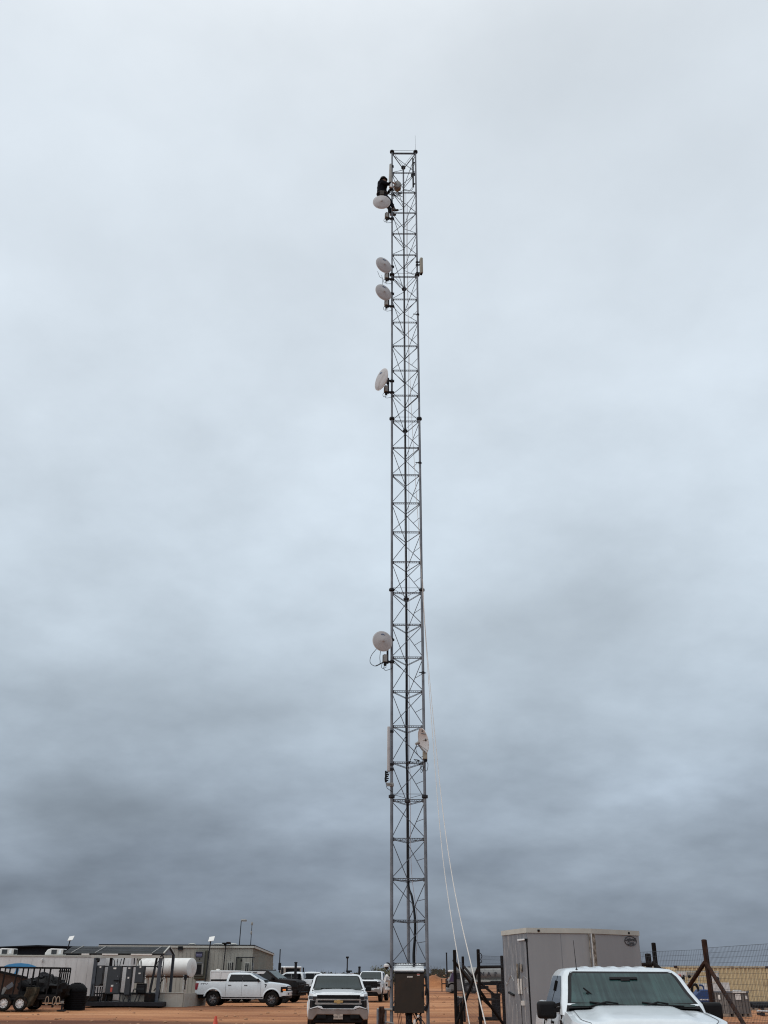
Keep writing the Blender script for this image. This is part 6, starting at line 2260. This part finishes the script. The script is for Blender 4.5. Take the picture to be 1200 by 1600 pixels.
def fix_normals(o):
    b = bmesh.new()
    b.from_mesh(o.data)
    bmesh.ops.recalc_face_normals(b, faces=b.faces)
    b.to_mesh(o.data)
    b.free()


fix_normals(bd)
# top rail
mb = MB()
for i in range(5):
    a, b3 = outline[i], outline[(i + 1) % 5]
    pa_, pb_ = tp_(*a, zt + .025), tp_(*b3, zt + .025)
    d_ = (pb_ - pa_).normalized() * .012
    mb.bar(pa_ - d_, pb_ + d_, .045, .10)
mb.build('top_rail', 'roof_trim', tr_)
mb = MB()
mb.add([tp_(f, d, zt + .05) for f, d in outline], [(0, 1, 2, 3, 4)])
mb.build('roof', 'galv_light', tr_)
# marker lamps
for f, d, o_ in ((.26, -.03, 0), (Lt + nose_len * .78, Wt * .5 * .78 - .03, 1)):
    MB().box(tp_(f, d, zt + .02), (.05, .03, .045), rz=math.atan2(dF.y, dF.x)).build('marker_lamp', 'black', tr_, bevel=.008)
# tarnished plates either side of the nose corner
nd_ = (tp_(Lt + nose_len, Wt * .5, 0) - tp_(Lt, 0, 0)).normalized()
MB().bar(tp_(Lt - .055, -.006, 1.1), tp_(Lt - .055, -.006, zt - .03), .12, .008).build('corner_plate', 'tarnish', tr_)
q_ = tp_(Lt, 0, 0) + nd_ * .055 - dD * .008
pl2 = MB()
nn = V((nd_.y, -nd_.x, 0))
for zz in (1.1,):
    a = tp_(Lt, 0, zz) + nd_ * .012 + nn * .006
    b3 = tp_(Lt, 0, zz) + nd_ * .14 + nn * .006
    pl2.add([a, b3, b3 + V((0, 0, zt - .03 - zz)), a + V((0, 0, zt - .03 - zz))], [(0, 1, 2, 3)])
pl2.build('corner_plate', 'tarnish', tr_)
MB().tube(tp_(Lt + .004, -.006, 1.0), tp_(Lt + .004, -.006, zt - .02), .014, n=6).build('corner_seam', 'galv_light', tr_)
# skirt lines and seams on the flank
for f in (Lt * .52,):
    MB().bar(tp_(f, -.002, .7), tp_(f, -.002, zt - .05), .006, .004).build('panel_seam', 'galv', tr_)
# rear doors: meeting line, lock bars, hasps, hinges
def on_door(d, z, off=.0):
    return tp_(-off, d, z)


bk_ = -dF
mb = MB()
mb.bar(on_door(Wt * .36, z0 + .05, .004), on_door(Wt * .36, zt - .62, .004), .02, .012)
mb.build('door_gap', 'black', tr_)
mb = MB()
mb.bar(on_door(.02, z0 + .02, .012), on_door(.02, zt - .17, .012), .03, .03)
mb.build('lock_rod', 'black', tr_)
mb = MB()
mb.bar(on_door(.02, zt - .155, .016), on_door(.62, zt - .155, .016), .03, .03)
mb.build('drip_rail', 'galv_light', tr_)
MB().box(on_door(.02, zt - .17, .025), (.06, .06, .06)).build('rod_end', 'black', tr_)
zq = lambda py: at(808, py, YT * 1.05).z
for d, ya, yb, m_, w2 in ((Wt * .40, 1529, 1552, 'paper', .10), (Wt * .30, 1529, 1552, 'paper', .06), (Wt * .42, 1506, 1536, 'tarnish', .05), (Wt * .27, 1507, 1518, 'tarnish', .12)):
    MB().bar(on_door(d, zq(yb), .02), on_door(d, zq(ya), .02), w2, .03).build('door_bracket', m_, tr_)
MB().bar(on_door(Wt * .80, zq(1551), .02), on_door(Wt * .60, zq(1555), .02), .05, .04).build('door_handle', 'black', tr_, bevel=.01)
MB().box(on_door(Wt * .26, zq(1566), .02), (.07, .07, .09)).build('hasp', 'paper', tr_)
sc2 = MB()
M['scratch'] = mat('pale_scratches', (.34, .34, .33), .5, .2, .2, 12)
rs_ = random.Random(9)
for pts_ in (((.92, 1541), (.78, 1529), (.70, 1524), (.60, 1533)), ((.30, 1532), (.22, 1525), (.10, 1529)), ((.95, 1534), (.88, 1538), (.80, 1536)), ((.22, 1545), (.12, 1541), (.08, 1552)), ((.55, 1568), (.52, 1582), (.54, 1596)), ((.20, 1570), (.22, 1590), (.2, 1600))):
    sc2.path([on_door(Wt * d, zq(py), .002) for d, py in pts_], .006, 4)
sc2.build('scratches', 'scratch', tr_)
# oval badge with its two lines of lettering on the nose
bt = .80
pc = tp_(Lt, 0, 0) + nd_ * ((tp_(Lt + nose_len, Wt * .5, 0) - tp_(Lt, 0, 0)).length * .81)
zc_ = at(985, 1470.5, (O + pc).y).z
pc = V((pc.x, pc.y, zc_)) + nn * .006
mb = MB()
ring = [pc + nd_ * (math.cos(t) * .225) + V((0, 0, math.sin(t) * .098)) for t in [i * math.pi / 20 for i in range(41)]]
mb.path(ring, .010, 6)
ri = [pc + nd_ * (math.cos(t) * .205) + V((0, 0, math.sin(t) * .080)) for t in [i * math.pi / 20 for i in range(41)]]
mb.build('badge_ring', 'ink', tr_)
pl3 = MB()
pl3.add([pc - nn * .002 + nd_ * (math.cos(t) * .22) + V((0, 0, math.sin(t) * .094)) for t in [i * math.pi / 20 for i in range(40)]], [tuple(range(40))])
pl3.build('badge_face', 'trailer_grey', tr_)
text('Continental', .104, 'badge_lettering', 'ink', tr_, (pc + V((0, 0, .034)) + nn * .004, nd_, (0, 0, 1)), .004, .0035, .15, .88)
text('Cargo', .108, 'badge_lettering', 'ink', tr_, (pc + V((0, 0, -.042)) + nn * .004, nd_, (0, 0, 1)), .004, .0035, .15, .95)
# running gear below the frame of the picture
for f in (Lt * .40, Lt * .40 + .8):
    for d, s in ((-.06, -1), (Wt + .06, 1)):
        w3 = wheel(tr_, tp_(f, d, .36), .36, -1, 'white_rim', 8, .2)
        w3.rotation_euler.z = math.atan2(dF.y, dF.x)
MB().bar(tp_(.05, Wt / 2, .48), tp_(Lt + .2, Wt / 2, .48), Wt - .5, .12).build('frame', 'black', tr_)
MB().bar(tp_(Lt + nose_len - .4, Wt / 2, .46), tp_(Lt + nose_len + 1.1, Wt / 2, .46), .12, .12).tube(tp_(Lt + nose_len + .8, Wt / 2, 0), tp_(Lt + nose_len + .8, Wt / 2, .7), .04, n=8).build('tongue', 'black', tr_)


# ---- pipe and wire fence
def fence_post(px, pytop, Y, label, r=.045, name='fence_post', extra=(), m='rust'):
    t_ = at(px, pytop, Y)
    b0 = V((t_.x, t_.y, 0))
    q = thing(name, label, 'fence post', b0, 0, 'rusty pipe fence posts')
    mb = MB().tube((0, 0, -.2), (0, 0, t_.z), r, n=10)
    mb.lathe([(r, t_.z), (r * .8, t_.z + .015), (.001, t_.z + .02)], (0, 0, 0), n=10, caps=False)
    mb.build('post', m, q)
    for a, b3, rr in extra:
        MB().tube(V(a) - b0, V(b3) - b0, rr, n=8).build('brace', m, q)
    return q


def wire_mesh(name, label, pa_, pb_, z0_, z1_, group='wire mesh fence runs', gap=.078):
    """Two-by-four-inch knotted wire between two points on the ground."""
    a, b3 = V((pa_.x, pa_.y, 0)), V((pb_.x, pb_.y, 0))
    q = thing(name, label, 'wire fence', a, 0, group)
    d = b3 - a
    ln_ = d.length
    mb = MB()
    n_ = max(2, int(ln_ / gap))
    r = .0029
    rnd_ = random.Random(int(ln_ * 100))
    prev = None
    for i in range(n_ + 1):
        p = d * (i / n_)
        w_ = .012 * noise.noise(V((i * .05, 3.3, 0)))
        dz_ = .008 * noise.noise(V((i * .03, 8, ln_)))
        mb.tube(p + V((0, w_, z0_)), p + V((0, -w_, z1_ + dz_)), r, n=3)
    k = int((z1_ - z0_) / .105)
    m_ = max(2, int(ln_ / .6))
    for j in range(k + 1):
        z = z0_ + (z1_ - z0_) * j / k
        pts_ = [d * (i / m_) + V((0, 0, z + .008 * (j / k) * noise.noise(V((i * m_ * .02, 8, ln_))))) for i in range(m_ + 1)]
        mb.path(pts_, r * (1.3 if j == k else 1), 3)
    mb.build('wire_mesh', 'wire', q)
    return q


rd = 'rust_dark'
# gate pen left of the cargo trailer
P710, P723, P747, P784 = at(710, 1485, 34.0), at(723, 1495, 47.0), at(747, 1484, 33.5), at(783.5, 1494, 36.0)
g0 = lambda p: V((p.x, p.y, 0))
fence_post(710, 1485, 34.0, 'dark pipe post at the left end of the gate pen', .055, extra=((at(709, 1501, 34), at(737, 1538, 40), .045), ), m=rd)
fence_post(723, 1495, 47.0, 'shorter-looking farther dark post behind the gate pen front', .06, extra=((at(724, 1509, 47), at(738, 1526, 44), .05), (at(724, 1516, 47), at(743, 1541, 42), .045)), m=rd)
fence_post(747, 1484, 33.5, 'dark pipe post between the two white ropes and grey trailer, wire loop at its top', .055,
           extra=((at(747, 1512, 33.5), at(713, 1600, 33.8), .045), (at(747, 1511, 33.5), at(784, 1510.5, 36), .045), (at(749, 1535, 33.5), at(773, 1555, 35.5), .04), (at(749, 1547, 33.5), at(787, 1601, 34), .045), (at(749, 1556, 33.5), at(772, 1578, 35), .04), (at(748, 1561, 33.5), at(772, 1562, 36), .04)), m=rd)
fence_post(783.8, 1494, 36.0, 'dark pipe post half hidden at the grey trailer left edge', .055, m=rd)
p = at(748, 1496, 33.4)
wl_ = MB()
wl_.path(catmull([(0, 0, .1), (.06, -.03, .12), (.10, -.02, .03), (.06, -.02, -.06), (.09, -.02, -.12), (.04, -.02, -.16), (.03, -.02, -.1)], 5), .014, 6)
tag(wl_.build('wire_loop', 'dark_steel', None, loc=p), 'twist of dark wire hooked on the gate pen post top', 'wire')
for i, (px, py, Y_) in enumerate(((714.5, 1556, 45.5), (720, 1557, 44.8))):
    t_ = at(px, py, Y_)
    q = thing('gate_stub_post', ('left one of the two short dark stubs with pale tops inside the gate pen', 'right one of the two short dark stubs with pale tops inside the gate pen')[i], 'post', (t_.x, t_.y, 0), 0, 'short stub posts in the gate pen')
    MB().tube((0, 0, -.1), (0, 0, t_.z - .05), .075, n=10).build('post', rd, q)
    MB().tube((0, 0, t_.z - .05), (0, 0, t_.z), .08, n=10).build('cap', 'roof_trim', q)
wire_mesh('wire_fence', 'grey wire mesh between the gate pen posts and the grey trailer', P747, at(800, 1494, 36.8), .05, 2.42)
wire_mesh('wire_fence', 'grey wire mesh panel on the left face of the gate pen', P710, P723, .9, 2.3, gap=.6)
wire_mesh('wire_fence', 'grey wire mesh crossing behind the gate pen front posts', P723, P747, .05, 1.7, gap=.4)
# dark box on a slab
p = gp(776, 48.5, 0)
q = thing('gate_operator', 'tall dark steel box standing on a slab left of the grey trailer', 'gate box', p)
hz = at(776, 1554, 48.5).z
MB().box((0, 0, hz / 2 + .05), (.38, .36, hz - .1)).build('case', rd, q, bevel=.015)
MB().box((0, 0, hz + .01), (.42, .4, .06)).build('lid', rd, q, bevel=.01)
MB().box((-.3, .1, .05), (1.0, .7, .12)).build('slab', rd, q, bevel=.01)
MB().box((.02, -.19, hz * .55), (.2, .015, .3)).build('door', 'black', q)

# right-hand run
P1021, P1100 = at(1021, 1474, 26.6), at(1100, 1469, 24.0)
P1300 = at(1310, 1462, 17.6)
fence_post(1021, 1474, 26.6, 'rusty pipe post showing over the white truck roof right of the grey trailer', .055, extra=((at(1021, 1504, 26.6), at(1040, 1522, 25.9), .045), (at(1021, 1507, 26.6), at(985, 1507, 27.6), .045)), m=rd)
fence_post(1012, 1491, 27.2, 'short thick rusty stub post just right of the grey trailer nose', .075, m=rd)
fence_post(1100, 1469, 24.0, 'tall rusty pipe post with two long braces at the right', .062,
           extra=((at(1101, 1504, 24.0), at(1101, 1504, 24.0) + (at(1074, 1545, 24.9) - at(1101, 1504, 24.0)) * 2.9, .046), (at(1103, 1504, 24.0), at(1103, 1504, 24.0) + (at(1162, 1600, 22.6) - at(1103, 1504, 24.0)) * 1.72, .046)))
fence_post(1300, 1462, 17.7, 'rusty pipe fence post beyond the right picture edge', .062)
wire_mesh('wire_fence', 'long tall wire mesh run at the right from the braced post outwards', P1100, P1300, .03, 2.45)
wire_mesh('wire_fence', 'wire mesh stretch between the braced post and the grey trailer nose', at(985, 1480, 27.7), P1100, .03, 2.42)

# ---- cream shipping containers
def container(pxa, pxb, Y, ztop, label, depth=2.4, end_left=True):
    xa_, xb2 = gp(pxa, Y, 1.5).x, gp(pxb, Y, 1.5).x
    q = thing('shipping_container', label, 'container', (xa_, Y, 0), 0, 'cream shipping containers')
    Lc = xb2 - xa_
    mb = MB()
    n_ = int(Lc / .28)
    pts_ = []
    for i in range(n_):
        s = Lc / n_
        x = i * s
        pts_ += [(x, .0), (x + s * .32, .0), (x + s * .45, .075), (x + s * .87, .075)]
    pts_.append((Lc, .0))
    vs, fs = [], []
    for x, y in pts_:
        vs += [V((x, y + .03, .16)), V((x, y + .03, ztop - .10))]
    fs = [(2 * i, 2 * i + 2, 2 * i + 3, 2 * i + 1) for i in range(len(pts_) - 1)]
    mb.add(vs, fs)
    mb.build('wall', 'container', q, smooth=0)
    MB().box((Lc / 2, depth / 2 + .04, ztop / 2 + .02), (Lc - .02, depth - .12, ztop - .2)).build('shell', 'container', q)
    mb = MB()
    mb.box((Lc / 2, .06, ztop - .05), (Lc, .12, .11))
    mb.box((Lc / 2, .06, .09), (Lc, .12, .16))
    mb.build('rail', mat('pale_container_rail', (.50, .44, .32), .6, 0, .1, 2, stain=(.2, .12, .07), stain_amt=.3), q)
    for x in (.06, Lc - .06):
        MB().box((x, .05, ztop / 2), (.14, .13, ztop)).build('corner_post', 'container', q)
        for z in (.07, ztop - .06):
            MB().box((x, .035, z), (.19, .17, .13)).build('corner_casting', 'rust', q)
    return q


zc1 = at(1120, 1509.5, 70).z
container(1057, 1203, 70, zc1, 'long cream corrugated shipping container behind the fence at right')
container(1204, 1330, 70.4, zc1 - .02, 'cream shipping container just past the right picture edge')
container(985, 1053, 76, at(1040, 1510.5, 76).z, 'farther cream container peeking over the white truck roof')
# white skid of pipes and panels before the container
Ys = 66.5
q0 = gp(1060, Ys, 0)
q = thing('pipe_skid', 'white tubular frame with pale panels standing before the cream container', 'frame', q0)
mb = MB()
X = lambda px: gp(px, Ys, 1).x - q0.x
Z = lambda py: at(1100, py, Ys).z
for px in (1061, 1078, 1094, 1112, 1126):
    mb.bar((X(px), 0, .1), (X(px), 0, Z(1517)), .07, .06)
for py in (1518, 1526, 1537):
    mb.bar((X(1060), -.01, Z(py)), (X(1126), -.01, Z(py)), .06, .07)
mb.build('frame', 'roof_trim', q)
for pa_, pb_, ya, yb, m_ in ((1061, 1075, 1519, 1525, 'panel_white'), (1076, 1092, 1519.5, 1524, 'radio'), (1112, 1125, 1520, 1534, 'panel_white'), (1113, 1140, 1535, 1549, 'panel_white'), (1096, 1110, 1538, 1549, 'panel_white')):
    MB().box(((X(pa_) + X(pb_)) / 2, -.06, (Z(ya) + Z(yb)) / 2), (X(pb_) - X(pa_), .05, Z(ya) - Z(yb))).build('panel', m_, q)
for px, py in ((1079, 1526), (1123, 1529), (1092, 1519)):
    MB().sph((X(px), -.12, Z(py)), .10, (1, .6, 1), 10, 8).build('fitting', 'black', q)
# dark machine and pole by the screen edge of the white truck
p = gp(1069, 62, 0)
q = thing('generator', 'dark machine with a red cap beside the white tubular frame', 'machine', p)
zz = at(1069, 1531, 62).z
MB().box((0, .3, zz / 2), (.55, .7, zz)).build('case', 'cab_grey', q, bevel=.03)
MB().box((.08, -.06, zz * .55), (.22, .04, zz * .6)).build('door', 'black', q)
MB().box((-.05, .2, zz + .10), (.5, .4, .14)).build('cowl', 'black', q, bevel=.03)
MB().box((.0, .1, zz + .22), (.16, .16, .14)).build('cap', 'red_label', q, bevel=.03)
MB().tube((.26, .1, 0), (.26, .1, at(1075, 1523, 62).z), .045, n=8).build('exhaust_pipe', 'black', q)
# blue pump
Yp = 59.5
p = gp(1097, Yp, 0)
q = thing('blue_pump', 'deep blue pump tank with black hoses behind the braced fence post', 'pump', p)
zt3, zb3 = at(1100, 1546, Yp).z, at(1100, 1566, Yp).z
MB().prism([(-.48, 0), (.52, 0), (.50, zt3 - zb3 - .05), (.40, zt3 - zb3), (-.05, zt3 - zb3), (-.12, .55), (-.50, .28)], ((0, -.35, zb3), (1, 0, 0), (0, 0, 1)), (0, .9, 0)).build('tank', 'pump_blue', q, bevel=.05, seg=3)
MB().path(catmull([(.25, 0, zt3 - .03), (.25, 0, zt3 + .13), (.18, -.02, zt3 + .2), (.03, -.02, zt3 + .21)], 5), .05, 8).build('handle', 'pump_blue', q)
mb = MB()
for k in range(3):
    mb.path(catmull([(-.55 + .05 * k, -.2, .9), (-.5 + .06 * k, -.25, 1.25 + .05 * k), (-.3 + .05 * k, -.25, 1.35 + .03 * k), (-.15 + .03 * k, -.2, 1.2), (-.15, -.2, .8)], 6), .035, 7)
mb.build('hose', 'black', q)
mb = MB()
for k in range(7):
    mb.box((-.12 + .085 * k, -.362, zb3 + .14), (.05, .012, .05 + .02 * (k % 2)))
mb.build('lettering', 'paper', q)
MB().box((0, 0, zb3 / 2), (1.05, .8, zb3 - .02)).build('skid', 'black', q, bevel=.02)
MB().box((-.55, -.1, .75), (.3, .3, .5)).build('engine', 'cab_grey', q, bevel=.04)
# grey board crate on a pallet
Yg = 53.0
A, B, C = gp(1120, Yg + .5, .5), gp(1137.5, Yg, .5), gp(1172.5, Yg + .15, .5)
q = thing('pallet_crate', 'weathered grey board crate with paper notices on a pallet before the container', 'crate', (B.x, B.y, 0))
zt4, zb4 = at(1155, 1550, Yg).z, at(1155, 1584, Yg).z
u1 = V((C.x - B.x, C.y - B.y, 0))
u2 = V((A.x - B.x, A.y - B.y + .7, 0))
mb = MB()
base_ = [V((0, 0, 0)), u1, u1 + u2, u2]
mb.add([p_ + V((0, 0, zb4)) for p_ in base_] + [p_ * .985 + V((0, 0, zt4)) for p_ in base_], [(0, 1, 5, 4), (1, 2, 6, 5), (2, 3, 7, 6), (3, 0, 4, 7), (4, 5, 6, 7), (3, 2, 1, 0)])
cr_ = mb.build('side', 'crate_grey', q)
mb = MB()
for i in range(7):
    for u in (u1, u2):
        c = u * ((i + .5) / 7)
        nrm = V((u.y, -u.x, 0)).normalized()
        if u is u2:
            nrm = -nrm
        mb.bar(c + nrm * .008 + V((0, 0, zb4 + .02)), c * .99 + nrm * .008 + V((0, 0, zt4 - .05)), .02, .01)
mb.build('board_gap', 'rust_dark', cr_)
mb = MB()
for a, b3 in ((V((0, 0, 0)), u1), (V((0, 0, 0)), u2), (u1, u1 + u2)):
    mb.bar(a + V((0, 0, zt4)), b3 + V((0, 0, zt4)), .08, .07)
mb.build('lid_rim', 'galv', q)
MB().bar(u1 * .28 + V((0, -.05, zt4 - .01)), u1 * .86 + V((0, -.05, zt4 - .01)), .03, .07).build('lid_strip', 'paper', q)
MB().bar(u1 * .42 + V((0, .2, zt4 + .06)), u1 * .70 + V((0, .2, zt4 + .06)), .3, .05).build('lid_sheet', 'paper', q)
for f, wd_, hh, zz in ((.50, .28, .26, .22), (.86, .10, .16, .24), (.03, .07, .2, .2)):
    MB().box(u1 * f + V((0, -.03, zt4 - zz)), (wd_, .012, hh)).build('paper_notice', 'paper', q)
MB().box(u2 * .45 + V((-.03, -.02, zt4 - .25)), (.012, .14, .22), rz=math.atan2(u2.y, u2.x) - math.pi / 2).build('paper_notice', 'paper', q)
mb = MB()
for f in (.03, .28, .5, .75, .96):
    mb.bar(u1 * f + V((0, .02, zb4 / 2)), u1 * f + u2 + V((0, 0, zb4 / 2)), .14, zb4 - .02)
mb.build('pallet_block', 'pale_plywood', q)
MB().bar(V((0, .4, zb4 * .5)), u1 + V((0, .4, zb4 * .5)), .5, zb4 * .6).build('pallet_gap_shade', 'black', q)  # solid black bar stands in for the shade between the pallet blocks
# pipe heap at the edge
p = gp(1172, 63, 0)
q = thing('black_pipes', 'bundle of thick black pipes lying by the container foot', 'pipes', p)
mb = MB()
for i, (dy, dz, ln_) in enumerate(((0, .30, 1.7), (.18, .34, 2.0), (-.16, .22, 1.4))):
    mb.tube((.05 + i * .04, dy, dz), (ln_, dy + .3, dz), .13, n=12)
mb.build('pipe', 'black', q)
for x_ in (.9, .3):
    MB().box((x_, .1, .07), (.2, .8, .14)).build('bearer', 'pale_plywood', q)
p = gp(1184, 55.5, 0)
q = thing('white_pipes', 'pale slim pipes lying on dark bearers at the right edge', 'pipes', p)
mb = MB()
for i in range(4):
    mb.tube((0 + i * .1, i * .12, .2 - .015 * i), (2.2, .4 + i * .1, .12), .045, n=8)
mb.build('pipe', 'dish_white', q)
for x_ in (.3, 1.0):
    MB().box((x_, .35, .055), (.12, .9, .11)).build('bearer', 'black', q)

# ---- tanker lorry beyond the gate
Yk2 = 112.0
xk = lambda px, z=1.5: gp(px, Yk2, z).x
q = thing('tanker_truck', 'dusty tractor and ringed grey tank trailer lettered N A R beyond the gate pen', 'truck', (xk(700), Yk2, 0))
xx0 = xk(700)
D = lambda px: xk(px) - xx0
zk = lambda py: at(740, py, Yk2).z
hd = MB().prism([(D(700.5), zk(1547)), (D(722), zk(1549)), (D(722), zk(1516)), (D(711), zk(1514)), (D(707), zk(1518)), (D(704.5), zk(1527)), (D(700.5), zk(1531))], ((0, 0, 0), (1, 0, 0), (0, 0, 1)), (0, 2.3, 0))
hd.build('cab', 'cab_grey', q, bevel=.12, seg=3)
MB().prism([(D(701.5), zk(1534)), (D(708.5), zk(1534)), (D(709.5), zk(1520)), (D(706.6), zk(1520)), (D(703.2), zk(1529))], ((0, -.02, 0), (1, 0, 0), (0, 0, 1)), (0, .04, 0)).build('hood_side', mat('dusty_violet_paint', (.06, .04, .09), .5), q)
MB().box((D(705.5), 1.1, zk(1517.5)), (.5, 2.0, .22)).build('visor', 'tank_white', q, bevel=.06)
MB().prism([(D(713), zk(1530)), (D(719), zk(1530)), (D(719), zk(1520)), (D(714), zk(1520))], ((0, -.03, 0), (1, 0, 0), (0, 0, 1)), (0, .04, 0)).build('side_window', 'window_dark', q)
MB().box((D(701.5), 1.1, zk(1547)), (.5, 2.3, .45)).build('bumper', 'cab_grey', q, bevel=.08)
MB().box((D(700.3), 1.1, zk(1539)), (.06, 1.2, .8)).build('grille', 'black', q)
kr2 = 10.3 * Yk2 / 1820
MB().lathe([(.001, -.25), (kr2 * .6, -.18), (kr2 * .93, -.02), (kr2, .06)] + [(kr2, .1), (kr2, 12.4), (kr2 * .9, 12.6), (.001, 12.75)], (D(724), 1.2, zk(1521.5)), (1, 0, 0), 28, caps=False).build('tank', 'tank_grey', q)
x = D(731)
k = 0
while x < D(724) + 12:
    MB().lathe([(kr2 * .995, -.05), (kr2 * 1.045, -.03), (kr2 * 1.045, .03), (kr2 * .995, .05)], (x, 1.2, zk(1521.5)), (1, 0, 0), 28, caps=False).build('tank_ring', 'tank_grey', q)
    x += .93
    k += 1
for ch_, px in (('N', 754.5), ('A', 765), ('R', 776)):
    text(ch_, .55, 'tank_letter', 'ink', q, ((D(px), 1.2 - kr2 * 1.05, zk(1522)), (1, 0, 0), (0, 0, 1)), .02, .02)
mb = MB().box((D(724) + 6.1, 1.2, zk(1532.5)), (12.2, 1.1, .22))
mb.build('frame', 'roof_trim', q)
MB().box((D(738) , 1.2, zk(1543)), (3.5, 1.4, .3)).box((D(740) + 5, 1.2, zk(1537)), (9, .9, .3)).build('chassis', 'black', q)
MB().box((D(730), .6, zk(1537)), (1.3, .9, .6)).build('toolbox', 'tank_grey', q, bevel=.05)
for px in (706, 731, 739.5):
    for y, s in ((.15, -1), (2.2, 1)):
        wheel(q, (D(px), y, .52), .52, s, 'alloy', 8, .3)
for px in (786, 797):
    for y, s in ((.15, -1), (2.2, 1)):
        wheel(q, (D(px) + 0, y, .52), .52, s, 'alloy_dark', 8, .3)
MB().box((D(786), 1.2, 1.15), (2.6, 2.4, .12)).build('mudguard', 'black', q)
MB().tube((D(776.5), .3, 0), (D(776.5), .3, 1.2), .08, n=8).build('landing_leg', 'black', q)
for px in (726, 733):
    MB().lathe([(.14, 0), (.14, .14), (.001, .16)], (D(px) + .1, 1.2, zk(1511.5)), n=12, caps=False).build('hatch', 'galv', q)
# slim field gate at the far side
p = gp(690, 122, 0)
q = thing('field_gate', 'thin far rail crossing the dirt just left of the tanker', 'gate', p)
zz = at(690, 1537, 122).z
MB().tube((0, 0, zz), (gp(701, 122, 0).x - p.x, 0, zz), .06, n=6).build('rail', 'black', q)
for dx in (0.05, gp(697, 122, 0).x - p.x):
    MB().tube((dx, 0, 0), (dx, 0, zz + .5), .06, n=6).build('post', 'black', q)
